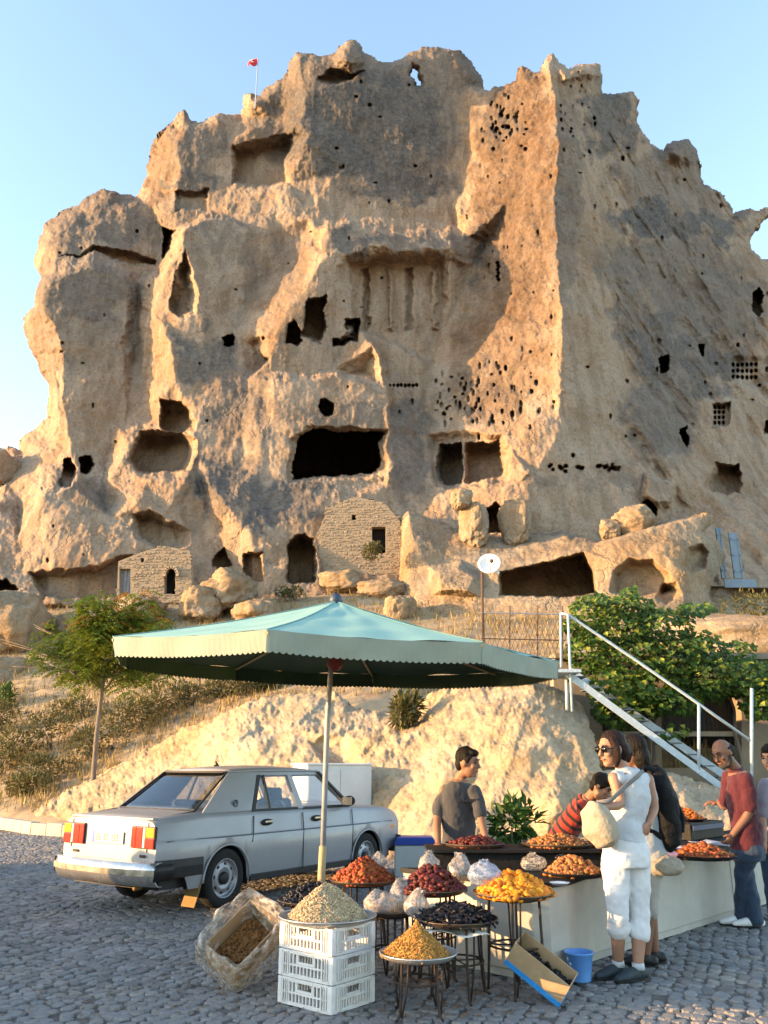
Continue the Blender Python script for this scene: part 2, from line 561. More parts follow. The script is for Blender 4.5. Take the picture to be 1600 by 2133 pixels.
def relief(name, m, outline, lines, feats=(), holes=(), pits=(), step=2.0, warp=5.0, warp_sc=40.0, noise_fn=None,
           roll=(0, 0), skirt=0.0, lichen_sun=(), sunlit_dim=(), soft=1, kind='structure', thin=None):
    """A rock face or slope: lines = polylines of (px, py, depth); feats = (outer, inner, offset in metres) hollows and bulges."""
    ox = [p[0] for p in outline]; oy = [p[1] for p in outline]
    x0, y0 = min(ox) - 6, min(oy) - 6
    W = int((max(ox) + 6 - x0) / step) + 1; H = int((max(oy) + 6 - y0) / step) + 1
    pts = []; edges = []; seen = {}
    for ln in lines:
        prev = None
        for p in ln:
            k = (round(p[0], 1), round(p[1], 1))
            if k not in seen:
                seen[k] = len(pts); pts.append(p)
            i = seen[k]
            if prev is not None and prev != i: edges.append((prev, i))
            prev = i
    xm, xM, ym, yM = min(p[0] for p in pts), max(p[0] for p in pts), min(p[1] for p in pts), max(p[1] for p in pts)
    D0 = cdt_raster(pts, edges, W, H, x0, y0, step, np.nan)
    # outside the control points: nearest value
    bad = np.isnan(D0)
    if bad.any():
        ii = np.argwhere(bad); pa = np.array(pts, float)
        for s0 in range(0, len(ii), 20000):
            q = ii[s0:s0 + 20000]
            xx = x0 + q[:, 1] * step; yy = y0 + q[:, 0] * step
            d = (xx[:, None] - pa[:, 0]) ** 2 + (yy[:, None] - pa[:, 1]) ** 2
            w = 1 / (d + 1) ** 1.5
            D0[q[:, 0], q[:, 1]] = (w * pa[:, 2]).sum(1) / w.sum(1)
    if soft: D0 = blur(D0, soft)
    gx, gy = np.meshgrid(x0 + np.arange(W) * step, y0 + np.arange(H) * step)
    wx = warp * fbm(gx / warp_sc, gy / warp_sc, octaves=4, gain=0.6)
    wy = warp * fbm(gx / warp_sc + 31, gy / warp_sc + 77, octaves=4, gain=0.6)
    ux, uy = gx + wx, gy + wy
    D = bil(D0, (ux - x0) / step, (uy - y0) / step)
    mask = in_poly(ux, uy, outline)
    for h in holes:
        mask &= ~in_poly(ux, uy, h)
    if roll[0]:
        st2 = 4
        sgx, sgy = gx[::st2, ::st2], gy[::st2, ::st2]
        d = dist_poly(sgx, sgy, outline)
        for h in holes: d = np.minimum(d, dist_poly(sgx, sgy, h) * 2.5)
        d = bil(d, (ux - x0) / step / st2, (uy - y0) / step / st2)
        q = np.clip(1 - d / roll[0], 0, 1)
        D = D + roll[1] * (1 - np.sqrt(np.clip(1 - q * q, 0, 1)))
    X, Y, Z = P(gx, gy, D)
    if noise_fn is not None:
        D = D + noise_fn(X, Z, D, gx, gy)
    for outer, inner, off in feats:
        n = len(outer)
        fp = [(p[0], p[1], p[2] if len(p) > 2 else 0.0) for p in outer] + [(p[0], p[1], p[2] if len(p) > 2 else off) for p in inner]
        fe = [(i, (i + 1) % n) for i in range(n)] + [(n + i, n + (i + 1) % len(inner)) for i in range(len(inner))]
        bx0, bx1 = min(p[0] for p in fp), max(p[0] for p in fp); by0, by1 = min(p[1] for p in fp), max(p[1] for p in fp)
        ww = int((bx1 - bx0) / step) + 3; hh = int((by1 - by0) / step) + 3
        R = cdt_raster(fp, fe, ww, hh, bx0 - step, by0 - step, step, 0.0)
        sel = (ux > bx0) & (ux < bx1) & (uy > by0) & (uy < by1)
        ix = np.argwhere(sel)
        if len(ix) == 0: continue
        a, b = ux[sel], uy[sel]
        ins = in_poly(a, b, [p[:2] for p in outer])
        val = bil(R, (a - bx0 + step) / step, (b - by0 + step) / step) * ins
        D[sel] += val
    for (cx_, cy_, rx, ry, dep) in pits:
        sx0, sx1 = int((cx_ - rx * 1.6 - x0) / step), int((cx_ + rx * 1.6 - x0) / step) + 2
        sy0, sy1 = int((cy_ - ry * 1.6 - y0) / step), int((cy_ + ry * 1.6 - y0) / step) + 2
        if sx0 < 0 or sy0 < 0 or sx1 > W or sy1 > H: continue
        a, b = gx[sy0:sy1, sx0:sx1], gy[sy0:sy1, sx0:sx1]
        q = ((a - cx_) / rx) ** 2 + ((b - cy_) / ry) ** 2
        D[sy0:sy1, sx0:sx1] += dep * np.clip(1.5 - q, 0, 1)
    X, Y, Z = P(gx, gy, D)
    lich = np.zeros_like(D)
    for (cx_, cy_, rx, ry, am) in lichen_sun:
        q = ((gx - cx_ + wx * 5) / rx) ** 2 + ((gy - cy_ + wy * 5) / ry) ** 2
        lich = np.maximum(lich, am * np.clip(1.6 - q * 1.1, 0, 1)) if am > 0 else lich + am * np.clip(1.6 - q, 0, 1)
    dim = np.zeros_like(D)
    for (cx_, cy_, rx, ry, am) in sunlit_dim:
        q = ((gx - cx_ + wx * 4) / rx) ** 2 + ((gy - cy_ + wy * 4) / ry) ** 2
        dim = np.maximum(dim, am * np.clip(2.0 - q * 1.5, 0, 1))
    cell = mask[:-1, :-1] & mask[1:, :-1] & mask[:-1, 1:] & mask[1:, 1:]
    used = np.zeros_like(mask)
    used[:-1, :-1] |= cell; used[1:, :-1] |= cell; used[:-1, 1:] |= cell; used[1:, 1:] |= cell
    idx = np.full(mask.shape, -1); idx[used] = np.arange(used.sum())
    co = np.stack([X[used], Y[used], Z[used]], 1)
    c = np.argwhere(cell)
    i, j = c[:, 0], c[:, 1]
    quads = np.stack([idx[i, j], idx[i + 1, j], idx[i + 1, j + 1], idx[i, j + 1]], 1)
    li = lich[used]; pa_ = dim[used]
    fac = np.ones(len(li))
    for h in holes:
        fac = np.minimum(fac, np.clip(dist_poly(gx[used], gy[used], h) / 260 - .02, .03, 1))
    if skirt:
        # close the sides: every border edge runs back into the hill
        e = np.concatenate([quads[:, [0, 1]], quads[:, [1, 2]], quads[:, [2, 3]], quads[:, [3, 0]]])
        es = np.sort(e, 1)
        key = es[:, 0].astype(np.int64) * len(co) + es[:, 1]
        _u, first, cnt = np.unique(key, return_index=True, return_counts=True)
        be = e[first[cnt == 1]]
        bv = np.unique(be)
        back = np.full(len(co), -1); prevmap = np.arange(len(co))
        allq = [quads]; allc = [co]; alll = [li]; allp = [pa_]; base = len(co)
        for s_ in (0.12, 0.4, 1.0):
            nc = co[bv].copy(); nc[:, 1] += skirt * s_ * fac[bv]
            k = skirt * s_ * 0.25 * fac[bv]
            nc[:, 2] -= k * k / (k + 2)
            newmap = np.full(len(co), -1); newmap[bv] = base + np.arange(len(bv))
            pm_ = prevmap
            allq.append(np.stack([pm_[be[:, 1]], pm_[be[:, 0]], newmap[be[:, 0]], newmap[be[:, 1]]], 1))
            allc.append(nc); alll.append(li[bv]); allp.append(pa_[bv]); base += len(bv); prevmap = newmap
        quads = np.concatenate(allq); co = np.concatenate(allc); li = np.concatenate(alll); pa_ = np.concatenate(allp)
    me = bpy.data.meshes.new(name)
    me.vertices.add(len(co)); me.vertices.foreach_set('co', co.astype(np.float32).ravel())
    me.loops.add(len(quads) * 4); me.loops.foreach_set('vertex_index', quads.astype(np.int32).ravel())
    me.polygons.add(len(quads)); me.polygons.foreach_set('loop_start', np.arange(len(quads), dtype=np.int32) * 4)
    me.polygons.foreach_set('loop_total', np.full(len(quads), 4, np.int32))
    me.update(calc_edges=True)
    at = me.attributes.new('lichen_sun', 'FLOAT', 'POINT'); at.data.foreach_set('value', li.astype(np.float32))
    at = me.attributes.new('sunlit_dim', 'FLOAT', 'POINT'); at.data.foreach_set('value', pa_.astype(np.float32))
    o = link_mesh(name, me, m, None, smooth=True)
    if kind: o['kind'] = kind
    return o, (x0, y0, step, D)

# ------------------------------------------------------------------ the rock castle
CLIFF_OUT = [(-170, 1290), (-170, 985), (-80, 960), (-20, 940), (0, 935), (20, 930), (40, 938), (42, 925), (48, 905), (75, 893), (95, 860), (100, 830), (95, 800), (75, 745),
             (58, 715), (47, 680), (50, 655), (66, 640), (68, 620), (75, 595), (88, 570), (73, 545), (80, 490), (100, 455), (130, 435), (165, 425), (180, 410),
             (218, 390), (250, 405), (283, 408), (300, 370), (302, 345), (330, 275), (365, 250), (370, 235), (388, 232), (400, 250), (430, 250), (452, 238),
             (500, 235), (507, 200), (540, 195), (560, 172), (590, 163), (600, 125), (612, 105), (640, 110), (680, 112), (697, 105), (700, 92), (720, 83),
             (745, 86), (757, 105), (770, 115), (785, 118), (800, 130), (830, 125), (860, 108), (875, 97), (920, 98), (965, 108), (978, 125), (1000, 150),
             (1008, 187), (1015, 190), (1025, 180), (1080, 168), (1082, 140), (1092, 133), (1112, 155), (1125, 150), (1138, 118), (1150, 110), (1164, 130),
             (1185, 138), (1210, 132), (1248, 128), (1252, 160), (1255, 190), (1280, 195), (1320, 193), (1332, 205), (1328, 250), (1340, 275), (1350, 295),
             (1385, 308), (1395, 293), (1440, 290), (1450, 310), (1460, 350), (1470, 380), (1500, 395), (1520, 420), (1527, 440), (1560, 438), (1600, 430),
             (1640, 425), (1720, 440), (1790, 520), (1790, 1310), (1250, 1310), (900, 1300), (400, 1300)]
CLIFF_HOLES = [[(853, 147), (862, 135), (876, 143), (874, 158), (881, 168), (879, 181), (868, 178), (866, 165), (858, 158)],
               [(1640, 452), (1605, 449), (1583, 464), (1567, 493), (1570, 520), (1585, 536), (1615, 540), (1660, 530), (1668, 480)]]
L = []
# main arris of the big buttress, shade to its right, sunlit wall to its left
L.append([(1140, 118, 59.5), (1150, 160, 58.5), (1160, 230, 57), (1163, 300, 55.5), (1160, 380, 54.5), (1158, 450, 53.5), (1163, 540, 52.3), (1166, 600, 51.5), (1172, 700, 50.3), (1168, 780, 49.6), (1163, 850, 49), (1155, 920, 48.2), (1110, 985, 47.6), (1070, 1010, 47.2)])
# inner corner between the central face and the sunlit wall
L.append([(985, 130, 65), (970, 180, 64.2), (955, 250, 63.6), (962, 340, 63.3), (952, 420, 63), (948, 470, 62.8), (1012, 505, 60.6), (985, 560, 59.6), (950, 640, 58.4), (920, 700, 57.4), (888, 780, 55.8), (880, 860, 54.2), (880, 905, 52.8)])
L.append([(1060, 200, 61), (1065, 300, 59.8), (1060, 420, 58.8), (1060, 520, 57.4), (1050, 640, 55.6), (1030, 760, 53.6), (1020, 850, 52), (1000, 900, 50.5)])
# central upper face
L.append([(1005, 160, 65.4), (960, 110, 64.6), (880, 100, 63.8), (800, 128, 62.8), (720, 90, 62.2), (650, 112, 61.6), (615, 108, 61.5)])
L.append([(640, 210, 60.5), (700, 190, 61.1), (800, 160, 62.4)])
L.append([(620, 250, 60.2), (700, 260, 60.9), (800, 250, 61.9), (955, 250, 63.6)])
L.append([(638, 300, 59.9), (720, 350, 60.6), (850, 350, 62), (962, 340, 63.3)])
L.append([(600, 390, 60.2), (640, 440, 59.4), (750, 450, 60.4), (870, 455, 61.8), (948, 470, 62.8)])
# left rim of the central face: a sunlit return
L.append([(600, 125, 63.2), (596, 180, 63.6), (585, 230, 63.6), (600, 290, 63), (640, 300, 59.8)])
L.append([(615, 108, 61.5), (640, 210, 60.5), (620, 250, 60.2), (645, 285, 59.8), (638, 300, 59.9)])
# left shoulder block with the flag
L.append([(507, 200, 65.4), (520, 205, 63), (585, 168, 64)])
L.append([(500, 240, 65), (512, 280, 62.4), (575, 250, 63.4)])
L.append([(365, 250, 64.2), (330, 290, 65), (302, 350, 65.6), (295, 400, 65), (340, 400, 63.4), (372, 400, 61), (436, 398, 61.9), (440, 440, 61)])
L.append([(370, 240, 63), (368, 290, 61.3), (372, 345, 61.1), (372, 400, 61)])
L.append([(400, 250, 62.5), (450, 242, 62.9), (500, 240, 65)])
L.append([(368, 290, 61.3), (470, 300, 62.4), (485, 330, 62.5), (485, 385, 62.2), (600, 385, 61), (600, 290, 63)])
L.append([(485, 330, 62.5), (520, 310, 62.4), (610, 285, 62.8)])
# ledge below it
L.append([(330, 440, 61), (340, 490, 60.5), (370, 480, 59.8), (440, 440, 61), (520, 405, 60.6), (590, 395, 60), (640, 440, 59.4)])
# left block under the shoulder
L.append([(283, 410, 65), (218, 392, 63.5), (165, 428, 63), (100, 458, 62.4), (80, 490, 62), (75, 545, 60)])
L.append([(90, 530, 58.8), (130, 480, 58.9), (200, 470, 59.7), (260, 440, 60.8), (320, 420, 62.4)])
L.append([(75, 560, 59), (115, 535, 57), (200, 520, 57.9), (260, 530, 58.8), (330, 545, 60.7)])
L.append([(320, 420, 62.4), (328, 480, 61.6), (330, 545, 60.7)])
# the large grey leaning face
L.append([(80, 575, 57), (72, 600, 55.4), (74, 640, 55), (95, 690, 54.4), (108, 740, 53.8), (110, 800, 53), (125, 850, 52), (150, 940, 50.4), (160, 980, 49.6)])
L.append([(115, 560, 56), (180, 530, 57), (230, 560, 57), (290, 590, 57.6), (288, 640, 57.3), (281, 700, 56.7), (278, 770, 55.9), (240, 880, 53.2), (222, 960, 51.2), (215, 1040, 49.2)])
L.append([(66, 640, 58.4), (48, 680, 59.4), (60, 715, 58.8), (92, 790, 56.8), (98, 850, 55.2), (70, 895, 54.8), (45, 925, 54.6), (10, 1000, 53), (-30, 1050, 51)])
L.append([(0, 935, 55.5), (-80, 960, 56.5), (-170, 985, 58)])
L.append([(80, 960, 52), (60, 1000, 51), (40, 1040, 49.4)])
# the sunlit spear
L.append([(288, 640, 57.3), (302, 640, 55.8), (322, 655, 54.6), (345, 685, 52.6), (358, 740, 51.8), (366, 800, 51.4), (335, 830, 51.9), (330, 890, 51.8)])
L.append([(281, 700, 56.7), (296, 780, 55.6), (310, 880, 53.6)])
# pointed niche
L.append([(380, 510, 54.6), (345, 570, 55), (290, 605, 56.8)])
L.append([(380, 490, 55), (398, 470, 55.4), (440, 455, 56.8), (520, 470, 58), (590, 470, 58.6), (640, 478, 58.9)])
L.append([(380, 510, 54.6), (400, 560, 54.1), (412, 610, 53.6), (412, 650, 53.1), (365, 680, 53.0), (345, 685, 52.6)])
L.append([(412, 610, 53.6), (480, 600, 55.2), (500, 650, 55.6), (560, 560, 57.4), (600, 510, 58.2), (640, 478, 58.9)])
L.append([(366, 800, 51.9), (400, 840, 51.2), (440, 770, 52.5), (500, 700, 54.2), (530, 720, 54.6), (555, 755, 54.6)])
# diagonal sunlit return
L.append([(655, 475, 56.2), (685, 470, 54.4), (680, 530, 53.6), (640, 600, 53), (600, 650, 52.6), (575, 700, 52.2), (562, 750, 52), (520, 790, 52.2)])
# middle mass, its ledge
L.append([(640, 455, 58.6), (690, 458, 58.8), (790, 468, 59.8), (900, 475, 61.2), (948, 470, 62.8)])
L.append([(685, 470, 54.4), (730, 480, 54.8), (800, 490, 55.8), (900, 495, 57.2), (985, 490, 58.8), (1012, 505, 60.6)])
L.append([(720, 530, 53.8), (770, 515, 54.2), (850, 520, 55.2), (930, 520, 56.6)])
# carved panel
L.append([(735, 550, 55.6), (850, 550, 56.8), (935, 545, 57.9)])
L.append([(735, 550, 55.6), (738, 640, 55), (740, 680, 54.6)])
L.append([(860, 560, 56.8), (865, 680, 55.9)])
L.append([(700, 560, 53.9), (690, 620, 53.3), (640, 640, 52.7)])
# bench under it and the return to the right
L.append([(562, 750, 52), (570, 778, 52.2), (690, 775, 53.5), (760, 775, 54.6)])
L.append([(570, 790, 50.4), (690, 785, 51.4), (800, 795, 52.8)])
L.append([(760, 690, 54), (775, 720, 53), (795, 765, 52.2), (805, 820, 51.6), (810, 880, 50.8)])
L.append([(775, 700, 55.4), (810, 780, 55.2), (825, 830, 54.6), (870, 830, 55)])
L.append([(570, 880, 49.4), (690, 870, 50.2), (790, 880, 51)])
L.append([(540, 900, 49), (530, 980, 48.2), (600, 1010, 48), (700, 1010, 48.7), (800, 1000, 49.6)])
L.append([(460, 800, 51.6), (500, 900, 50.2), (520, 980, 48.9)])
L.append([(410, 880, 50.4), (415, 960, 49.6), (405, 980, 49.3)])
L.append([(810, 900, 51), (815, 970, 49.6), (803, 1020, 48.4), (870, 1060, 48.6), (960, 1040, 48)])
L.append([(880, 905, 53.5), (890, 960, 51.4), (900, 1020, 50)])
L.append([(1060, 930, 48.8), (1060, 990, 47.8), (1070, 1010, 47.2), (1045, 1030, 47.2)])
# spear foot, left cave and mound below
L.append([(270, 920, 50.6), (262, 950, 50), (275, 985, 49), (350, 985, 49.4), (400, 960, 49)])
L.append([(215, 1040, 48.4), (230, 990, 49), (262, 950, 50)])
L.append([(240, 1010, 48.2), (300, 1000, 47.4), (390, 1000, 47)])
L.append([(235, 1080, 46.2), (280, 1050, 46), (340, 1070, 46.4), (400, 1080, 47.6)])
L.append([(405, 980, 48.8), (430, 1060, 47.8), (470, 1150, 47), (480, 1180, 46.8)])
L.append([(430, 1000, 47.6), (470, 1050, 46.4), (520, 1110, 45.4), (530, 1140, 45.2)])
L.append([(520, 1110, 45.4), (600, 1090, 46.4), (680, 1040, 47)])
# lowest band
L.append([(-170, 1120, 47), (-60, 1090, 47), (0, 1050, 47.6), (40, 1040, 46)])
L.append([(40, 1040, 47.2), (90, 1030, 46.2), (150, 1010, 46.2), (215, 1040, 48.4)])
L.append([(36, 1130, 46.4), (50, 1180, 45.2), (110, 1190, 44.2), (205, 1170, 44.2)])
L.append([(-170, 1290, 44), (0, 1260, 43.2), (100, 1260, 43.2), (250, 1260, 44), (420, 1255, 44), (520, 1250, 44.6), (700, 1250, 45), (830, 1250, 45), (1000, 1260, 45.4), (1250, 1270, 45.6), (1600, 1280, 48), (1790, 1300, 50)])
L.append([(520, 1140, 45.6), (600, 1130, 46), (665, 1120, 46.3), (665, 1180, 45.8)])
L.append([(835, 1060, 48), (835, 1130, 46.8), (830, 1220, 45.4)])
# under the buttress
L.append([(1165, 890, 48.6), (1230, 885, 50.6), (1300, 890, 52.2), (1335, 905, 52.4), (1330, 960, 51.2)])
L.append([(1100, 990, 46.9), (1180, 985, 48.2), (1280, 975, 50), (1330, 970, 50.6)])
L.append([(1090, 1060, 46.4), (1200, 1090, 47.6), (1340, 1040, 50)])
# the shaded right flank
L.append([(1250, 135, 63.5), (1250, 200, 63), (1330, 207, 67), (1335, 270, 66.5), (1450, 310, 72), (1470, 385, 72), (1527, 440, 75), (1640, 428, 80), (1720, 440, 83), (1790, 520, 85)])
L.append([(1250, 300, 60.5), (1240, 420, 58), (1260, 560, 56.6), (1270, 660, 55.6), (1280, 780, 54), (1285, 870, 52.6)])
L.append([(1340, 420, 64), (1420, 440, 67.5), (1500, 480, 72)])
L.append([(1300, 480, 60), (1380, 500, 63.5), (1480, 560, 68)])
L.append([(1300, 600, 58.5), (1400, 640, 62.5), (1500, 640, 66), (1600, 660, 70), (1790, 680, 78)])
L.append([(1340, 790, 56.4), (1420, 800, 59.5), (1500, 800, 62.5), (1600, 800, 66.5), (1790, 820, 72)])
L.append([(1390, 930, 54.6), (1480, 920, 58), (1600, 930, 62), (1790, 940, 67)])
L.append([(1380, 1020, 52), (1460, 1040, 53.6), (1540, 1030, 56), (1600, 1040, 58), (1790, 1060, 61)])
L.append([(1360, 1090, 49.6), (1480, 1100, 50.6), (1600, 1110, 52.6), (1790, 1140, 54)])

# hollows and bulges: outer ring, inner ring, metres (+ into the rock)
def ell(cx, cy, rx, ry, n=10, a0=0.0):
    return [(cx + rx * math.cos(a0 + 2 * math.pi * k / n), cy + ry * math.sin(a0 + 2 * math.pi * k / n)) for k in range(n)]


def inset(poly, l=0, t=0, r=0, b=0, rest=0):
    """A smaller copy of a ring, moved in by l, t, r, b pixels on its sides."""
    xs = [p[0] for p in poly]; ys = [p[1] for p in poly]
    x0, x1, y0, y1 = min(xs), max(xs), min(ys), max(ys)
    return [(x0 + l + (p[0] - x0) * (x1 - x0 - l - r) / (x1 - x0), y0 + t + (p[1] - y0) * (y1 - y0 - t - b) / (y1 - y0)) for p in poly]


FT = []
def hollow(poly, d, l=3, t=3, r=3, b=3):
    FT.append((poly, inset(poly, l, t, r, b), d if d > 10 else min(d, 4.2)))


hollow([(612, 935), (625, 905), (665, 893), (720, 900), (770, 897), (800, 903), (792, 930), (795, 965), (780, 985), (735, 990), (690, 992), (640, 996), (615, 1000), (610, 965)], 20, 2, 2, 8, 2)
FT.append(([(600, 915), (640, 890), (720, 884), (808, 895), (806, 985), (760, 1000), (680, 1002), (600, 1008)], [(614, 925), (640, 904), (720, 898), (798, 905), (796, 975), (750, 990), (680, 992), (612, 998)], 1.2))
hollow([(912, 925), (960, 925), (966, 960), (962, 1008), (915, 1008), (908, 970)], 7, 14, 4, 3, 2)
hollow([(968, 925), (1040, 918), (1052, 950), (1052, 990), (1030, 1003), (968, 1006)], 3.4, 10, 4, 12, 3)
FT.append(([(890, 905), (960, 895), (1046, 905), (1064, 950), (1060, 1000), (1000, 1016), (905, 1018), (893, 970)], [(905, 920), (960, 914), (1040, 916), (1054, 950), (1054, 996), (1000, 1010), (910, 1011), (905, 970)], 1.0))
hollow([(634, 640), (640, 618), (678, 613), (678, 690), (668, 716), (630, 705)], 7, 3, 4, 4, 14)
hollow([(598, 680), (612, 668), (630, 690), (632, 712), (620, 720), (597, 717)], 6, 4, 4, 2, 3)
hollow([(720, 665), (748, 660), (748, 715), (690, 720), (688, 708), (712, 700), (722, 690), (714, 678)], 5, 3, 4, 3, 5)
hollow(ell(681, 849, 17, 17), 4, 3, 4, 5, 2)
hollow([(462, 698), (484, 697), (484, 724), (462, 724)], 6, 2, 2, 2, 2)
hollow([(270, 935), (290, 900), (330, 893), (385, 900), (408, 915), (410, 955), (395, 980), (340, 985), (290, 985), (268, 960)], 5.5, 12, 14, 22, 6)
hollow([(335, 830), (380, 835), (404, 860), (410, 895), (395, 905), (345, 898), (332, 880)], 3, 6, 4, 16, 4)
hollow([(136, 960), (150, 952), (156, 975), (152, 1010), (125, 1012), (128, 985)], 3, 3, 2, 6, 2)
hollow([(162, 955), (186, 950), (195, 965), (190, 985), (164, 985)], 4, 3, 3, 6, 2)
hollow([(383, 515), (400, 560), (413, 620), (412, 650), (370, 660), (350, 640), (365, 570)], 2.6, 4, 14, 22, 6)
FT.append(([(484, 300), (560, 285), (632, 270), (628, 300), (600, 330), (600, 385), (484, 390)], [(494, 322), (560, 312), (604, 306), (602, 316), (592, 335), (590, 378), (492, 382)], 2.6))
hollow([(362, 398), (436, 396), (436, 438), (364, 442)], 1.2, 5, 5, 8, 2)
hollow([(332, 470), (372, 478), (352, 530), (338, 545)], 4, 2, 3, 10, 3)
FT.append(([(728, 545), (800, 528), (930, 528), (936, 640), (905, 760), (760, 690), (735, 690)], [(740, 558), (800, 546), (918, 546), (922, 640), (893, 745), (765, 682), (742, 680)], 1.1))
for x in (762, 815, 852, 905):      # pilasters and flutes left by the masons
    FT.append(([(x - 9, 560), (x + 9, 558), (x + 8, 690), (x - 8, 690)], [(x - 3, 566), (x + 3, 566), (x + 3, 684), (x - 3, 684)], 0.7 if x in (762, 852) else -0.6))
# arched doorway, doorway with square head, low arch left
hollow([(597, 1215), (598, 1140), (610, 1118), (632, 1112), (655, 1122), (663, 1145), (663, 1215)], 4.5, 4, 10, 8, 1)
hollow([(508, 1212), (508, 1152), (548, 1146), (550, 1212)], 1.6, 3, 4, 5, 1)
hollow([(668, 1190), (665, 1110), (685, 1060), (740, 1038), (800, 1050), (832, 1090), (836, 1200)], 1.8, 8, 14, 10, 1)
hollow([(440, 1183), (455, 1150), (470, 1140), (480, 1180)], 2.2, 3, 3, 6, 1)
hollow([(-10, 1228), (-5, 1210), (15, 1205), (35, 1215), (38, 1230), (10, 1240)], 3, 3, 6, 4, 1)
# lower left overhang
FT.append(([(275, 1065), (310, 1062), (360, 1085), (400, 1105), (395, 1140), (330, 1150), (280, 1120)], [(292, 1080), (310, 1078), (355, 1100), (372, 1114), (370, 1130), (330, 1140), (300, 1115)], 2.0))
FT.append(([(60, 1190), (190, 1180), (245, 1160), (345, 1140), (380, 1160), (395, 1240), (80, 1250)], [(75, 1205), (190, 1196), (245, 1176), (340, 1156), (365, 1172), (380, 1235), (95, 1245)], 1.6))
# the grey face stands out under its own ledge; a dark seam under the upper block
FT.append(([(66, 610), (84, 572), (130, 540), (195, 522), (285, 562), (292, 640), (262, 880), (190, 930), (136, 880), (96, 690)], [(84, 626), (104, 590), (150, 566), (196, 556), (262, 584), (268, 650), (256, 700), (190, 720), (126, 710), (108, 680)], -1.7))
FT.append(([(120, 538), (195, 516), (260, 522), (330, 540), (332, 556), (285, 556), (195, 528)], [(140, 536), (195, 521), (258, 528), (322, 545), (322, 551), (282, 549), (195, 525)], 1.6))
# right flank windows
hollow([(1374, 742), (1390, 736), (1396, 755), (1390, 778), (1376, 775)], 6, 2, 2, 3, 2)
hollow([(1455, 718), (1466, 720), (1464, 740), (1456, 738)], 4, 2, 2, 2, 1)
hollow([(1416, 886), (1432, 885), (1434, 920), (1428, 930), (1418, 915)], 6, 2, 2, 2, 1)
hollow([(1563, 605), (1580, 598), (1592, 612), (1590, 650), (1580, 660), (1565, 640)], 8, 2, 2, 3, 2)
hollow([(1482, 840), (1520, 836), (1518, 885), (1482, 892)], 1.6, 3, 3, 3, 1)
hollow([(1460, 1020), (1490, 965), (1535, 965), (1545, 1030)], 3.2, 24, 5, 5, 2)
hollow([(1594, 880), (1640, 878), (1640, 905), (1594, 905)], 4, 2, 2, 2, 2)
FT.append(([(1520, 745), (1600, 742), (1604, 800), (1560, 812), (1522, 800)], [(1527, 752), (1594, 750), (1596, 792), (1560, 803), (1530, 794)], 0.8))
hollow([(1010, 1095), (1012, 1060), (1030, 1044), (1050, 1055), (1056, 1105), (1012, 1108)], 4, 3, 8, 6, 1)
# dark gap under the fallen block on the right
hollow([(1330, 1052), (1350, 1040), (1372, 1062), (1362, 1088), (1345, 1080)], 4, 3, 3, 3, 2)
FT.append(([(1340, 985), (1400, 998), (1416, 1010), (1400, 1060), (1365, 1062), (1335, 1035)], [(1352, 1000), (1395, 1008), (1402, 1015), (1390, 1045), (1365, 1048), (1348, 1028)], -1.6))
# rounded summit boulders
FT.append((ell(728, 118, 34, 36, 12), ell(728, 114, 16, 16, 12), -2.2))
FT.append((ell(1420, 322, 40, 30, 12), ell(1420, 316, 18, 12, 12), -2.0))
FT.append(([(1165, 140), (1248, 132), (1250, 165), (1170, 172)], [(1178, 150), (1238, 146), (1238, 156), (1180, 162)], -1.4))
FT.append(([(655, 165), (690, 140), (770, 150), (700, 180)], [(670, 162), (695, 152), (740, 156), (700, 170)], 1.6))
PITS = []
for k in range(46):     # dovecote holes in the sunlit wall and round the arris
    PITS.append((rng.normal(1050, 30), rng.normal(258, 26), rng.uniform(1.8, 4.4), rng.uniform(2.0, 5.5), rng.uniform(0.25, 0.9)))
for k in range(22):
    PITS.append((rng.uniform(1165, 1235), rng.uniform(150, 330), rng.uniform(1.6, 3.4), rng.uniform(2.0, 4.6), rng.uniform(0.2, 0.8)))
for k in range(85):
    PITS.append((rng.normal(1005, 62), rng.normal(822, 36), rng.uniform(1.6, 4.0), rng.uniform(2.2, 7), rng.uniform(0.2, 0.8)))
for k in range(24):
    PITS.append((rng.uniform(965, 1160), rng.uniform(330, 740), rng.uniform(1.4, 3.0), rng.uniform(2, 6), rng.uniform(0.15, 0.5)))
for k in range(6):
    PITS.append((1037 + (k % 2) * 2, 548 + k * 7, 3.2, 3.2, 1.4))
for r_ in range(3):
    for c_ in range(6):
        PITS.append((1527 + c_ * 9.5, 760 + r_ * 13 + rng.uniform(-1, 1), 2.8, 3.6, 1.6))
for r_ in range(4):
    for c_ in range(3):
        PITS.append((1489 + c_ * 9, 848 + r_ * 11, 2.6, 3.6, 1.5))
for k in range(8):
    PITS.append((812 + k * 8, 803 + rng.uniform(-1, 1), 2.6, 3.2, 1.2))
for k in range(14):
    PITS.append((rng.uniform(640, 950), rng.uniform(140, 440), rng.uniform(1.4, 4.2), rng.uniform(1.4, 4), rng.uniform(0.3, 1.1)))
for k in range(16):
    PITS.append((rng.uniform(330, 800), rng.uniform(440, 900), rng.uniform(1.4, 4), rng.uniform(1.4, 4), rng.uniform(0.3, 0.9)))
for k in range(40):
    PITS.append((rng.uniform(1180, 1600), rng.uniform(200, 1000), rng.uniform(1.6, 4.2), rng.uniform(1.8, 6), rng.uniform(0.3, 1.1)))
for k in range(16):
    PITS.append((rng.uniform(60, 330), rng.uniform(430, 1180), rng.uniform(1.6, 4.2), rng.uniform(1.6, 5), rng.uniform(0.3, 0.9)))
for k in range(26):
    PITS.append((rng.uniform(1140, 1290), rng.uniform(968, 982), rng.uniform(3, 6), rng.uniform(2.4, 4), rng.uniform(0.6, 1.2)))

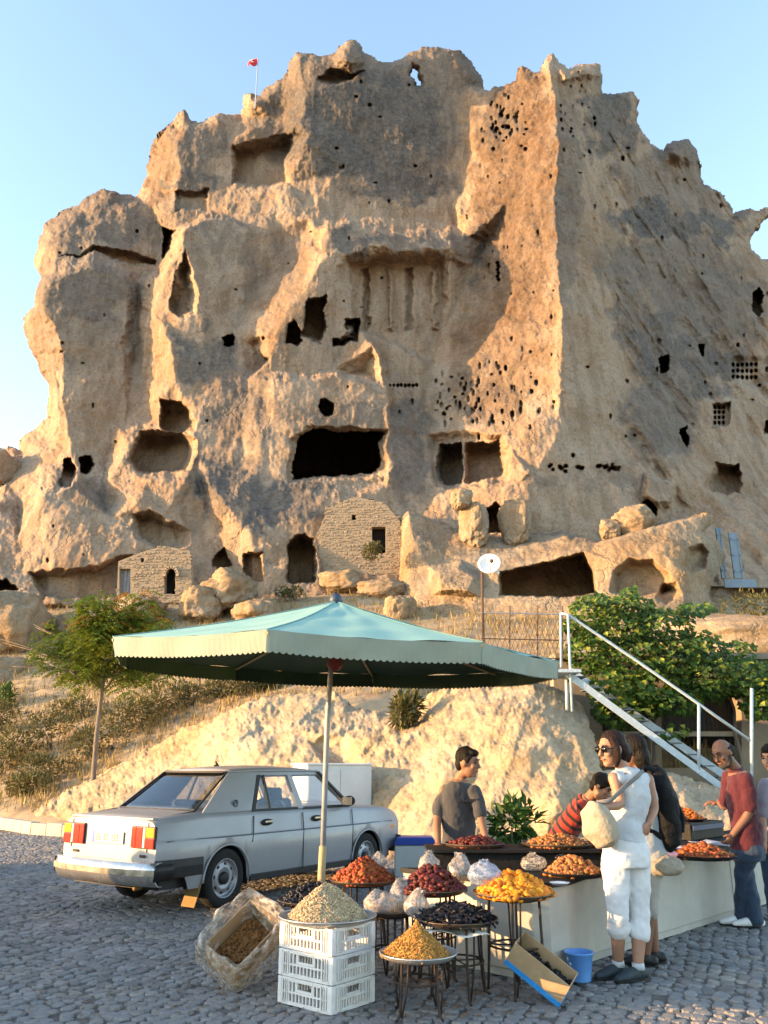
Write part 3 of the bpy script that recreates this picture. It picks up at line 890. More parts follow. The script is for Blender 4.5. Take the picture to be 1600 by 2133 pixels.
LICH_SUN = [(170, 600, 120, 60, 0.62), (190, 700, 110, 80, 0.3), (200, 470, 130, 60, 0.6), (430, 430, 90, 50, 0.35), (470, 1010, 70, 60, 0.75), (560, 1055, 120, 45, 0.8), (500, 830, 70, 90, 0.55), (430, 745, 70, 50, 0.7),
        (480, 560, 80, 80, 0.3), (700, 850, 120, 45, 0.45), (760, 260, 180, 120, 0.85), (840, 385, 100, 36, 0.8), (900, 150, 120, 50, 0.55), (740, 500, 70, 24, 0.7), (900, 500, 120, 24, 0.55),
        (990, 530, 36, 50, 0.55), (1270, 250, 50, 90, 0.75), (1340, 450, 60, 40, 0.85), (1440, 470, 110, 30, 0.8), (1400, 560, 150, 60, 0.55), (1480, 640, 120, 80, 0.6), (1370, 720, 50, 90, 0.75), (1470, 760, 90, 50, 0.75), (1310, 640, 30, 110, 0.55),
        (1380, 870, 80, 90, 0.6), (850, 930, 46, 100, 0.62), (1180, 420, 30, 220, 0.45), (170, 1040, 60, 34, 0.5), (680, 130, 100, 46, 0.6), (560, 200, 50, 40, 0.6), (410, 300, 50, 50, 0.65), (405, 375, 40, 22, 0.8),
        (1040, 255, 50, 40, 0.4), (990, 830, 80, 40, 0.3), (1420, 315, 60, 30, 0.6), (940, 970, 30, 60, 0.45), (1230, 1000, 120, 20, 0.3), (600, 560, 30, 60, 0.3),
        (690, 815, 110, 36, -.9), (800, 472, 160, 12, -.7), (325, 745, 44, 110, -.75), (830, 640, 90, 90, -.35), (470, 1120, 50, 60, -.5), (240, 870, 40, 60, -.3), (1250, 800, 60, 80, -.25), (1500, 930, 60, 80, -.4), (110, 1120, 100, 70, -.55), (320, 1045, 90, 50, -.55), (1410, 400, 110, 90, .45), (450, 600, 60, 60, -.25)]  # negative entries: pale stone; spear and lower left painted brighter as sunlit
SUNLIT_DIM = [(1078, 400, 92, 330, .95), (1040, 740, 100, 140, .7), (610, 230, 40, 100, .7), (330, 330, 40, 90, .7), (80, 720, 40, 90, .5), (560, 300, 70, 30, .6), (590, 610, 60, 130, .4), (980, 130, 40, 50, .6), (215, 405, 60, 24, .6)]  # sunlit faces darkened in the colour to hold down their brightness


CALM = [(322, 745, 46, 120), (690, 815, 130, 42), (1245, 790, 70, 110), (250, 850, 60, 120), (440, 1080, 50, 100), (830, 600, 110, 80), (540, 340, 70, 40), (1500, 930, 70, 90), (1200, 1040, 130, 60)]


def cliff_noise(X, Z, Y, gx, gy):
    n = 0.6 * fbm(X / 9, Z / 11, Y / 9, octaves=3, gain=0.5)
    n += 0.5 * fbm(X / 2.6, Z / 3.4, Y / 3, octaves=4, gain=0.55, ridged=True) * 0.2
    n += 0.06 * fbm(X / 0.8, Z / 1.6, Y / 0.9, octaves=3, gain=0.6)
    n += 0.07 * fbm(X / 0.9, Z / 7, octaves=3, gain=0.6)
    # slanting bedding on the right flank
    k = np.clip((gx - 1170) / 120, 0, 1)
    q = X * 1.5 + Z
    n += k * 0.9 * fbm(X / 4.2, Z / 8, Y / 5, octaves=3)
    n += k * 0.22 * fbm(q / 2.2, (X - 1.5 * Z) / 12, octaves=3, gain=0.6)
    # calmer on the carved faces
    calm = np.clip(1 - (((gx - 760) / 210) ** 2 + ((gy - 680) / 130) ** 2), 0, 1)
    for cx_, cy_, rx_, ry_ in CALM:
        calm = np.maximum(calm, np.clip(1.5 - 1.5 * (((gx - cx_) / rx_) ** 2 + ((gy - cy_) / ry_) ** 2), 0, 1))
    return n * (1 - 0.72 * calm)


LICH_SUN = [(a, b, c * 1.1, d * 1.1, e * 1.12) if e > 0 else (a, b, c, d, e) for a, b, c, d, e in LICH_SUN]
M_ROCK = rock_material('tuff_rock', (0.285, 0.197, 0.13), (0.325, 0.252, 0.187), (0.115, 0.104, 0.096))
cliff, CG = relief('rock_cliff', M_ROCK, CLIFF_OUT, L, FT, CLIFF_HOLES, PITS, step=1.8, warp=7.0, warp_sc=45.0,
                   noise_fn=cliff_noise, roll=(24, 3.2), skirt=14.0, lichen_sun=LICH_SUN, sunlit_dim=SUNLIT_DIM)

# ------------------------------------------------------------------ ledges in front of the castle
M_LEDGE = rock_material('pale_tuff', (0.28, 0.195, 0.115), (0.29, 0.24, 0.18), (0.115, 0.11, 0.105), scale=1.2)


def ledge_noise(X, Z, Y, gx, gy):
    return 0.16 * fbm(X / 2.2, Z / 2.0, Y / 2, octaves=3) + 0.045 * fbm(X / 0.5, Z / 0.5, octaves=3, gain=0.6)


LEDGE_OUT = [(832, 1290), (830, 1210), (836, 1130), (834, 1075), (850, 1062), (880, 1072), (930, 1094), (1000, 1112), (1060, 1106), (1110, 1112), (1160, 1104),
             (1215, 1116), (1240, 1130), (1300, 1110), (1380, 1086), (1470, 1066), (1490, 1070), (1486, 1088), (1462, 1108), (1500, 1128), (1514, 1160),
             (1492, 1200), (1478, 1235), (1500, 1300), (1200, 1310), (950, 1310)]
relief('rock_ledge', M_LEDGE, LEDGE_OUT, [
    [(832, 1300, 43.4), (830, 1210, 44.2), (834, 1075, 46.4)],
    [(850, 1300, 42.2), (856, 1210, 43.2), (860, 1120, 44.4), (850, 1062, 46)],
    [(880, 1290, 41), (900, 1200, 42.8), (930, 1150, 44.2), (930, 1094, 46.2)],
    [(950, 1300, 39.8), (1000, 1240, 41), (1030, 1180, 42.4), (1050, 1150, 44), (1060, 1106, 46.6)],
    [(1030, 1185, 41.8), (1130, 1165, 41.6), (1210, 1140, 41.4), (1240, 1130, 42.4)],
    [(1100, 1310, 39), (1240, 1300, 38.6), (1245, 1240, 39.4), (1225, 1150, 40.6)],
    [(1110, 1112, 46), (1160, 1104, 46), (1215, 1116, 45)],
    [(1225, 1150, 40.6), (1300, 1120, 40.6), (1400, 1090, 41), (1480, 1068, 42)],
    [(1290, 1180, 39.4), (1380, 1150, 39.2), (1460, 1140, 40)],
    [(1300, 1300, 38), (1420, 1300, 37.8), (1430, 1200, 38.8), (1480, 1180, 40.4), (1514, 1160, 43)],
    [(1500, 1300, 40), (1490, 1230, 41)],
], feats=[
    ([(1040, 1192), (1130, 1172), (1215, 1150), (1238, 1190), (1246, 1238), (1180, 1245), (1040, 1240)], [(1054, 1200), (1130, 1182), (1208, 1164), (1226, 1195), (1232, 1230), (1180, 1238), (1056, 1234)], 9),
    ([(1268, 1235), (1275, 1190), (1310, 1162), (1360, 1165), (1400, 1200), (1412, 1232), (1330, 1250)], [(1284, 1232), (1290, 1200), (1316, 1178), (1352, 1180), (1385, 1206), (1390, 1228), (1330, 1242)], 1.3),
    ([(1420, 1180), (1432, 1140), (1462, 1130), (1478, 1150), (1470, 1185), (1440, 1200)], [(1430, 1176), (1440, 1148), (1460, 1140), (1468, 1154), (1462, 1178), (1440, 1188)], 1.2),
    ([(1365, 1245), (1380, 1215), (1410, 1212), (1420, 1240), (1390, 1258)], [(1376, 1240), (1386, 1226), (1404, 1224), (1410, 1238), (1390, 1248)], 1.5),
    ([(890, 1180), (960, 1165), (1010, 1200), (1000, 1245), (900, 1240)], [(915, 1195), (955, 1185), (985, 1205), (975, 1230), (920, 1228)], -1.2),
], step=1.8, warp=2.5, warp_sc=28, noise_fn=ledge_noise, roll=(12, 1.2), skirt=6, lichen_sun=[(980, 1130, 120, 30, 0.42), (1150, 1125, 90, 25, 0.45), (1350, 1110, 100, 30, 0.25), (960, 1190, 60, 25, 0.3), (1500, 1180, 30, 60, 0.3), (1080, 1128, 130, 16, -.4)])

# mushroom-topped pillar and boulders
def boulder(px, py, Y, w, h, label, d=None, mat_=None, seed=0, name='boulder', tilt=0.0, cat='boulder', sink=0.3):
    """Irregular lump of rock: w, h in photo pixels at depth Y."""
    c = PV(px, py, Y)
    k = Y / F
    rx, rz = w * k / 2, h * k / 2 * (1 + sink)
    ry = d if d else (rx + rz) / 2
    n, m = 64, 40
    th, ph = np.meshgrid(np.arange(n) * 2 * math.pi / n, -math.pi / 2 + math.pi * np.arange(m + 1) / m)
    x, y, z = np.cos(ph) * np.cos(th), np.cos(ph) * np.sin(th), np.sin(ph)
    s = 1 + 0.24 * fbm(x * 1.1 + seed * 7.1, y * 1.1, z * 1.1 + seed, octaves=5, gain=.55) + 0.045 * fbm(x * 3, y * 3 + seed, z * 3, octaves=4, ridged=True)
    p = 0.8
    x, y, z = [np.sign(a) * np.abs(a) ** p for a in (x, y, z)]
    pts = np.stack([x * s * rx, y * s * ry, z * s * rz], -1)
    mb = MB(); mb.grid([[tuple(v) for v in row] for row in pts], closed=True)
    o = mb.build(name, mat_ or M_LEDGE, None, smooth=True, merge=True)
    o.location = c - Vector((0, 0, rz * sink))
    o.rotation_euler = (0, tilt, 0.3 * seed)
    tag(o, label, cat)
    return o


boulder(962, 1040, 44.2, 44, 44, 'rounded mushroom cap boulder glowing in sun on a narrow rock pillar', seed=1, name='cap_boulder', sink=0)
boulder(985, 1082, 44.6, 46, 70, 'narrow sunlit rock pillar under the mushroom cap boulder', seed=2, name='rock_pillar', cat='rock')
boulder(1072, 1075, 44.9, 36, 80, 'pale rock stub beside the small dark arched doorway', seed=3, cat='rock')
boulder(1318, 1085, 42.6, 66, 60, 'tilted pale slab leaning on the long rock ledge', seed=4, tilt=-0.7, d=1.2)
boulder(1270, 1100, 42.4, 44, 30, 'small sunlit wedge of rock at foot of the tilted slab', seed=5, tilt=0.4)
boulder(480, 1222, 42.4, 130, 62, 'broad grey boulder below the square doorway, half buried in dry grass', seed=6)
boulder(420, 1252, 41.6, 90, 56, 'light boulder under the arched window of the masonry wall', seed=7)
boulder(535, 1268, 40.8, 110, 42, 'low pale boulder half sunk in dry grass above the parasol', seed=8)
boulder(712, 1204, 44.8, 84, 34, 'smooth lit boulder at foot of the walled-up arch', seed=9)
boulder(795, 1224, 43.8, 96, 32, 'sunlit block right of the little green bush', seed=10)
boulder(30, 1290, 40.5, 130, 110, 'huge grey boulder at the left edge above the young tree', seed=11, d=2.2)
boulder(830, 1262, 40.4, 60, 44, 'small grey boulder behind the parasol top', seed=12)
boulder(20, 1402, 37.5, 110, 60, 'white weathered boulder low on slope at the left edge', seed=13)
boulder(-5, 968, 53, 80, 70, 'dark brown knob of rock at the far left of the skyline', mat_=M_ROCK, seed=14)
boulder(1540, 1318, 30, 250, 76, 'long smooth grey rock rising above the vine', seed=15, d=3, tilt=0.18)
boulder(300, 1265, 42, 120, 40, 'broken low rock in front of the masonry wall with window', seed=16)
boulder(160, 1300, 41, 90, 40, 'pale rock peeping over the crown of the young tree', seed=17)

# ------------------------------------------------------------------ ground, road, slope
M_EARTH = mat('dry_earth', (0.24, 0.17, 0.10), (0.33, 0.25, 0.16), scale=1.3, rough=0.95, bump=0.5, bump_scale=9, c3=(0.19, 0.135, 0.08))
mb = MB()
mb.grid([[(x, y, -0.06) for x in (-3000, -60, -20, 20, 60, 3000)] for y in (-3000, -60, -20, 30, 90, 3000)])
g = mb.build('ground', M_EARTH); g['kind'] = 'structure'

M_BED = mat('joint_sand', (0.135, 0.115, 0.10), (0.09, 0.082, 0.076), scale=14, rough=0.95, bump=0.5, c3=(0.20, 0.15, 0.10))
mb = MB()
nx, ny = 60, 60
mb.grid([[(-16 + 32 * i / nx, -6 + 31 * j / ny, -0.016 + 0.0) for i in range(nx + 1)] for j in range(ny + 1)])
pave = mb.build('cobbled_pavement', M_BED); pave['kind'] = 'structure'
M_COB = mat('cobble_stone', (0.235, 0.225, 0.215), (0.175, 0.17, 0.165), scale=1.1, rough=0.72, bump=0.5, bump_scale=60, c3=(0.27, 0.235, 0.19), island=0.24, spec=0.35)


def lot_z(x, y):
    return 0.0


def cobble_verts(w, l, seed):
    """A worn sett: domed top, sloping sides, corners knocked off unevenly."""
    r = random.Random(seed)
    vs = []
    n = 8
    for ring, (k, z) in enumerate(((1.06, -0.022), (1.02, -0.006), (0.84, 0.001))):
        for a in range(n):
            th = 2 * math.pi * (a + 0.5) / n
            c, s = math.cos(th), math.sin(th)
            e = 1 / max(abs(c), abs(s)) * (0.97 if ring else 1.0)
            rr = 0.5 * k * min(e, 1.24)
            q = 1 + r.uniform(-0.13, 0.06)
            vs.append(Vector((c * rr * w * q, s * rr * l * q, z + (r.uniform(-0.002, 0.003) if ring else 0))))
    vs.append(Vector((0, 0, 0.002)))
    fs = []
    for ring in range(2):
        for a in range(n):
            b = (a + 1) % n
            fs.append((ring * n + a, ring * n + b, (ring + 1) * n + b, (ring + 1) * n + a))
    for a in range(n):
        fs.append((2 * n + a, 2 * n + (a + 1) % n, 3 * n))
    return vs, fs


COB_PROTO = [cobble_verts(random.Random(k).uniform(.085, .118), random.Random(k + 50).uniform(.085, .108), k) for k in range(9)]
cob_meshes = []
for vs, fs in COB_PROTO:
    me = bpy.data.meshes.new('cobble'); me.from_pydata([tuple(v) for v in vs], [], fs); me.update()
    me.materials.append(M_COB); cob_meshes.append(me)
spots = []
colw, rowh, npc = 1.5, 0.100, 16
rr = random.Random(3)
for c in range(-9, 10):
    for r_ in range(-14, 170):
        jit = rr.uniform(-.012, .012)
        for k in range(npc):
            t = (k + 0.5 + rr.uniform(-.16, .16)) / npc * 2 - 1
            x = c * colw + t * colw / 2
            y = 4.2 + r_ * rowh + 0.62 * math.sqrt(max(0, 1.06 - t * t)) + (0.0 if c % 2 else 0.05) + jit
            slope = -0.62 * t / math.sqrt(1.06 - t * t) / (colw / 2)
            a0 = math.radians(-24)
            X = x * math.cos(a0) - (y - 9) * math.sin(a0)
            Y = x * math.sin(a0) + (y - 9) * math.cos(a0) + 9
            if Y < 4.9 or Y > 19.5 or abs(X) > 0.49 * Y + 0.7: continue
            if Y > 12.5 and X > 1.5: continue
            X += 0.03 * math.sin(Y * 1.7 + X); Y += 0.04 * math.sin(X * 1.3 + 0.6 * Y)
            if rr.random() < 0.012: continue
            spots.append((X + rr.uniform(-.012, .012), Y + rr.uniform(-.012, .012), max(-1.1, min(1.1, math.atan(slope))) * 0.8 + a0 + rr.uniform(-.3, .3), rr.randrange(9), rr.uniform(0.80, 1.05)))
spots.sort(key=lambda s: s[1])
vis = [s for s in spots if abs(pix((s[0], s[1], 0))[0] - 800) < 800 and pix((s[0], s[1], 0))[1] < 2133]
near = vis[:300]; nearset = set(map(id, near))
for X, Y, a, k, s in near:
    o = bpy.data.objects.new('cobble', cob_meshes[k]); COL.objects.link(o); o.parent = pave
    o.location = (X, Y, rr.uniform(-.006, .003)); o.rotation_euler = (rr.uniform(-.08, .08), rr.uniform(-.08, .08), a); o.scale = (s, s, 1)
mb = MB()
for q in spots:
    if id(q) in nearset: continue
    X, Y, a, k, s = q
    vs, fs = COB_PROTO[k]
    ca, sa = math.cos(a) * s, math.sin(a) * s
    dz = rr.uniform(-.009, .003); tx, ty = rr.uniform(-.09, .09), rr.uniform(-.09, .09)
    mb.add([(X + v.x * ca - v.y * sa, Y + v.x * sa + v.y * ca, v.z + dz + tx * v.x + ty * v.y) for v in vs], fs)
cb = mb.build('cobbles', M_COB, pave); cb['kind'] = 'stuff'


def hill_noise(X, Z, Y, gx, gy):
    return 0.35 * fbm(X / 3, Y / 3, octaves=3) + 0.08 * fbm(X / 0.6, Y / 0.6, octaves=3)


M_SLOPE = mat('slope_soil', (0.25, 0.175, 0.095), (0.31, 0.235, 0.145), scale=0.9, rough=0.95, bump=0.7, bump_scale=6, c3=(0.18, 0.125, 0.07))
hill_lines = [
    [(-300, 1745, 24.2), (0, 1722, 22.7), (120, 1748, 19.7), (400, 1775, 17.8), (800, 1780, 16.9), (1250, 1778, 16.6), (1900, 1778, 16.6)],
    [(-300, 1690, 25.4), (0, 1686, 23.6), (120, 1712, 20.6), (400, 1738, 18.7), (800, 1745, 17.6), (1250, 1742, 17.4), (1900, 1740, 17.4)],
    [(-300, 1600, 32), (0, 1650, 26.6), (100, 1648, 25.2), (250, 1640, 23.6), (500, 1600, 22), (800, 1600, 20.5), (1250, 1560, 20), (1900, 1610, 20)],
    [(-300, 1470, 37), (0, 1500, 33), (150, 1480, 32.6), (350, 1450, 31.6), (500, 1430, 30), (700, 1420, 28.4), (1000, 1400, 26.5), (1250, 1400, 26), (1900, 1450, 28)],
    [(-300, 1340, 42), (0, 1350, 39.6), (200, 1340, 39.8), (500, 1325, 38.6), (800, 1335, 36.8), (1000, 1345, 35), (1300, 1335, 33), (1900, 1350, 34)],
    [(-300, 1250, 46), (100, 1262, 44), (500, 1248, 44.2), (800, 1232, 43.8), (1000, 1260, 42), (1250, 1270, 40.5), (1500, 1262, 42), (1900, 1265, 45)],
    [(-300, 1225, 54), (500, 1215, 54), (1000, 1215, 54), (1900, 1225, 56)],
]
HILL_OUT = [(-300, 1225), (500, 1215), (1000, 1215), (1900, 1225), (1900, 1778), (1250, 1778), (800, 1780), (400, 1775), (120, 1748), (0, 1722), (-300, 1745)]
hill, HG = relief('hillside', M_SLOPE, HILL_OUT, hill_lines, step=3.0, warp=0, noise_fn=hill_noise, soft=5)


def hill_depth(px, py):
    x0, y0, st, D = HG
    return float(bil(D, np.array([(px - x0) / st]), np.array([(py - y0) / st]))[0])


def on_hill(px, py, off=0.0):
    return PV(px, py, hill_depth(px, py) + off)


# the pale outcrop behind the stall
def out_noise(X, Z, Y, gx, gy):
    q = X * 0.8 - Z * 0.55
    n = np.clip((gx - 250) / 300, .25, 1) * 0.17 * fbm(q / 1.0, (X * 0.55 + Z * 0.8) / 7, octaves=4, gain=0.58)
    n += 0.3 * fbm(X / 1.8, Z / 1.8, Y / 2, octaves=3)
    return n + 0.010 * fbm(X / 0.22, Z / 0.3, octaves=3, gain=0.6)


M_OUT = rock_material('cream_tuff', (0.34, 0.25, 0.15), (0.38, 0.315, 0.225), (0.19, 0.165, 0.14), scale=2.0, bump=0.2)
OUT = [(330, 1800), (200, 1760), (40, 1735), (62, 1694), (112, 1660), (200, 1616), (300, 1562), (380, 1515), (440, 1496), (480, 1476), (540, 1452), (640, 1440), (700, 1442), (738, 1470), (800, 1482), (852, 1498),
       (892, 1446), (940, 1426), (1030, 1420), (1110, 1414), (1180, 1440), (1216, 1470), (1240, 1530), (1254, 1602), (1300, 1602), (1400, 1607), (1500, 1640),
       (1600, 1650), (1800, 1640), (1800, 1830), (1100, 1840), (800, 1820)]
relief('rock_outcrop', M_OUT, OUT, [
    [(40, 1735, 21.2), (200, 1760, 18.4), (330, 1800, 17), (700, 1820, 14.6), (900, 1830, 13.4), (1100, 1840, 12.6), (1300, 1830, 12.3), (1800, 1830, 12.2)],
    [(62, 1694, 22.6), (200, 1690, 20), (352, 1650, 19.2), (420, 1630, 18.6), (600, 1620, 17), (760, 1620, 15.8), (900, 1620, 15), (1000, 1620, 14.6), (1150, 1620, 13.9), (1225, 1610, 14), (1254, 1625, 14.6)],
    [(62, 1694, 22.6), (112, 1660, 23), (200, 1616, 23.2), (300, 1562, 23.2), (380, 1515, 23), (440, 1496, 22.2), (540, 1452, 21.5), (640, 1440, 20.8), (738, 1470, 20), (852, 1498, 18.4), (940, 1426, 18), (1110, 1414, 17.2), (1190, 1450, 16.4), (1240, 1530, 15.4)],
    [(480, 1540, 19.6), (620, 1520, 18.6), (760, 1540, 17), (880, 1520, 16.6), (1000, 1490, 16), (1120, 1490, 15.3), (1200, 1530, 14.7)],
    [(1180, 1700, 13.2), (1300, 1690, 13), (1500, 1700, 13)],
    [(1300, 1602, 15), (1400, 1607, 14.8), (1500, 1640, 14.4), (1800, 1640, 14.4)],
    [(1300, 1640, 13.9), (1420, 1650, 13.5), (1520, 1680, 13.5)],
    [(1160, 1660, 13.4), (1100, 1690, 13.6), (1010, 1640, 14.4)],
], feats=[
    ([(720, 1470), (742, 1440), (760, 1452), (750, 1480)], [(727, 1468), (741, 1450), (752, 1457), (745, 1473)], 1.2),
    (ell(1160, 1690, 62, 60), ell(1150, 1680, 24, 22), -0.5),
    (ell(940, 1590, 60, 70), ell(935, 1580, 24, 30), -0.3),
    (ell(520, 1560, 60, 50), ell(515, 1550, 24, 20), -0.5),
    ([(640, 1540), (720, 1520), (760, 1600), (700, 1640)], [(670, 1560), (710, 1550), (730, 1590), (700, 1610)], 0.5),
], step=2.0, warp=4, warp_sc=26, noise_fn=out_noise, roll=(14, 0.7), skirt=5, lichen_sun=[(1190, 1470, 40, 40, 0.35), (1060, 1650, 60, 30, 0.2), (650, 1480, 80, 30, 0.2)])

# kerb stones along the far side of the lot
M_KERB = mat('kerb_stone', (0.46, 0.40, 0.32), (0.36, 0.31, 0.25), scale=9, rough=0.85, bump=0.5, island=0.15)
kerb = thing('kerb', None, None)
kerb['kind'] = 'structure'
kp = [Vector((-13.6, 25.4, 0)), Vector((-10.9, 22.7, 0)), Vector((-7.6, 19.0, 0)), Vector((-5.4, 17.6, 0)), Vector((-2.4, 16.8, 0)), (Vector((1.6, 16.4, 0)))]
kr = random.Random(8)
for a, b in zip(kp, kp[1:]):
    n = max(1, round((b - a).length / 0.55))
    for i in range(n):
        p, q = a.lerp(b, i / n), a.lerp(b, (i + 1) / n)
        mb = MB(); ln = (q - p).length - 0.014
        mb.box((0, 0, 0.11), (ln, 0.2, 0.26))
        o = mb.build('kerb_stone', M_KERB, kerb, bevel=0.015)
        o.location = (p + q) / 2 + Vector((0, 0, kr.uniform(-.012, .012)))
        o.rotation_euler = (kr.uniform(-.02, .02), 0, math.atan2(q.y - p.y, q.x - p.x) + kr.uniform(-.02, .02))

# an unseen wall added left of the lot, its height stepped to shade the paving
M_WALL = mat('shade_wall_stone', (0.40, 0.32, 0.23), (0.30, 0.24, 0.18), scale=4, rough=0.9, bump=0.5)
bw = thing('shade_wall', 'unseen low wall added to shade the paving', 'wall', (-7.2, 3, 0))
mb = MB(); mb.box((0, -2.5, 0.63), (0.4, 15, 1.34)); mb.build('wall_body', M_WALL, bw)
mb = MB(); mb.box((0, -2.5, 1.33), (0.5, 15, 0.07)); mb.build('coping', M_KERB, bw, bevel=0.01)
mb = MB(); mb.box((0, 7.6, 0.40), (0.4, 5.2, 0.88)); mb.build('wall_body', M_WALL, bw)

# ------------------------------------------------------------------ vegetation
def leaf_mat(name, a, b, c, island=0.35, trans=0.25):
    m = mat(name, a, b, scale=3, rough=0.6, c3=c, island=island, spec=0.3)
    nt = m.node_tree
    bs = nt.nodes['Principled BSDF']
    src = bs.inputs['Base Color'].links[0].from_socket
    tl = nt.nodes.new('ShaderNodeBsdfTranslucent')
    ms = nt.nodes.new('ShaderNodeMixShader'); ms.inputs[0].default_value = trans
    nt.links.new(src, tl.inputs['Color'])
    out = nt.nodes['Material Output']
    nt.links.new(bs.outputs[0], ms.inputs[1]); nt.links.new(tl.outputs[0], ms.inputs[2])
    nt.links.new(ms.outputs[0], out.inputs['Surface'])
    return m


M_LEAF_TREE = leaf_mat('robinia_leaf', (0.12, 0.185, 0.02), (0.16, 0.20, 0.025), (0.075, 0.135, 0.018))
M_LEAF_GOLD = leaf_mat('golden_pod', (0.36, 0.20, 0.035), (0.28, 0.13, 0.02), (0.42, 0.26, 0.05))
M_LEAF_VINE = leaf_mat('vine_leaf', (0.075, 0.135, 0.018), (0.04, 0.085, 0.013), (0.11, 0.16, 0.025))
M_LEAF_POT = leaf_mat('pot_leaf', (0.025, 0.075, 0.018), (0.05, 0.11, 0.02), (0.02, 0.05, 0.015))
M_LEAF_SHRUB = leaf_mat('scrub_leaf', (0.085, 0.09, 0.024), (0.13, 0.115, 0.04), (0.05, 0.055, 0.018))
M_GRASS = leaf_mat('dry_grass', (0.34, 0.24, 0.10), (0.28, 0.20, 0.075), (0.40, 0.30, 0.14), trans=0.2)
M_BARK = mat('grey_bark', (0.19, 0.155, 0.12), (0.12, 0.10, 0.08), scale=14, rough=0.95, bump=0.8, stretch=(1, 1, .25))


def leaf(mb, p, d, nrm, ln, wd, fold=0.25):
    """One folded leaf: stem end at p, growing along d."""
    d = Vector(d).normalized(); n = Vector(nrm)
    s = d.cross(n)
    if s.length < 1e-4: s = d.cross(Vector((1, .2, .1)))
    s.normalize(); n = s.cross(d).normalized()
    p = Vector(p)
    m = p + d * ln * 0.5 - n * ln * 0.06
    t = p + d * ln - n * ln * 0.2
    mb.add([p, m + s * wd / 2 + n * wd * fold, t, m - s * wd / 2 + n * wd * fold, m], [(0, 4, 1), (4, 2, 1), (0, 3, 4), (4, 3, 2)])


def rvec(r):
    while True:
        v = Vector((r.uniform(-1, 1), r.uniform(-1, 1), r.uniform(-1, 1)))
        if 0.02 < v.length < 1: return v


def shrub(name, label, c, w, h, d, n, m, seed, ln=0.12, wd=0.05, group=None, cat='shrub', up=0.3):
    r = random.Random(seed)
    t = thing(name, label, cat, c, 0, group)
    st = MB(); fo = MB()
    lobes = [(r.uniform(-.5, .5) * w * .7, r.uniform(-.5, .5) * d * .7, h * r.uniform(.35, .75), r.uniform(.28, .5)) for _ in range(7)]
    for lx, ly, lz, s in lobes:
        st.tube([(lx * .2, ly * .2, -.1), (lx * .6, ly * .6, lz * .5), (lx, ly, lz)], [.02, .014, .006], 5)
    for i in range(n):
        lx, ly, lz, s = lobes[r.randrange(len(lobes))]
        v = rvec(r); v = v.normalized() * (v.length ** 0.5)
        p = Vector((lx + v.x * w * s * .6, ly + v.y * d * s * .6, lz + v.z * h * s * .8))
        if p.z < 0: p.z = abs(p.z) * .5
        dr = v.normalized() + Vector((r.uniform(-.6, .6), r.uniform(-.6, .6), up + r.uniform(-.4, .5)))
        leaf(fo, p, dr, Vector((0, 0, 1)) + v * .5 + rvec(r) * .6, ln * r.uniform(.6, 1.3), wd * r.uniform(.7, 1.3))
    st.build('stem', M_BARK, t)
    fo.build('foliage', m, t)
    return t


# young roadside tree on the left
def young_tree():
    r = random.Random(4)
    base = PV(188, 1682, 23.0)
    t = thing('young_tree', 'slender young tree with feathery yellow-tinged crown behind the parked car', 'tree', base)
    k = 23.0 / F
    H = (1682 - 1250) * k * 1.02
    th = (1682 - 1450) * k
    tr = MB()
    tr.tube([(0, 0, -.1), (0.01, 0, .5), (-0.03, .02, th * .6), (0.0, 0, th), (0.05, 0, th * 1.25)], [.085, .07, .062, .055, .045], 10)
    tr.build('trunk', M_BARK, t, smooth=True)
    br = MB(); fo = MB(); go = MB()
    tips = []
    for i in range(20):
        a = i * 2.4 + r.uniform(-.3, .3)
        L = r.uniform(1.2, 2.7)
        z0 = th * r.uniform(.92, 1.3)
        el = r.uniform(.0, 1.0)
        p0 = Vector((.0, 0, z0))
        p1 = p0 + Vector((math.cos(a) * math.cos(el), math.sin(a) * math.cos(el), math.sin(el))) * L * .6
        p2 = p1 + Vector((math.cos(a), math.sin(a), r.uniform(-.1, .6))) * L * .55
        br.tube([p0, p0.lerp(p1, .5) + Vector((0, 0, .08)), p1, p2], [.035, .028, .018, .008], 6)
        tips += [(p1, .8), (p2, 1.0), (p1.lerp(p2, .5), .9)]
        for j in range(3):
            q = p1.lerp(p2, r.random()) + Vector((r.uniform(-.6, .6), r.uniform(-.6, .6), r.uniform(-.3, .5)))
            br.tube([p1.lerp(p2, .3), q], [.012, .005], 4); tips.append((q, .8))
    cz = (th + H) / 2 + .1
    tips = [(p, s) for p, s in tips if ((p.x - .28) / 1.95) ** 2 + (p.y / 2.0) ** 2 + ((p.z - cz) / 1.45) ** 2 < 1.1]
    for p, s in tips:
        for j in range(24):
            # a compound leaf: arching stalk with paired leaflets
            o = p + rvec(r) * .45
            a = r.uniform(0, 6.28); L = r.uniform(.28, .46)
            dr = Vector((math.cos(a), math.sin(a), r.uniform(-.2, .35))).normalized()
            tgt = go if (r.random() < .17 and o.z > cz) else fo
            for q in range(6):
                u = (q + .5) / 6
                pp = o + dr * L * u - Vector((0, 0, L * .55 * u * u))
                sd = dr.cross(Vector((0, 0, 1))).normalized()
                for sg in (-1, 1):
                    leaf(tgt, pp, sd * sg + dr * .5 - Vector((0, 0, .35)), Vector((0, 0, 1)) + rvec(r) * .3, .14 * r.uniform(.8, 1.25), .062)
    br.build('branch', M_BARK, t, smooth=True)
    cr = fo.build('crown', M_LEAF_TREE, t)
    gg = go.build('seed_pods', M_LEAF_GOLD, t); gg['kind'] = 'stuff'


young_tree()

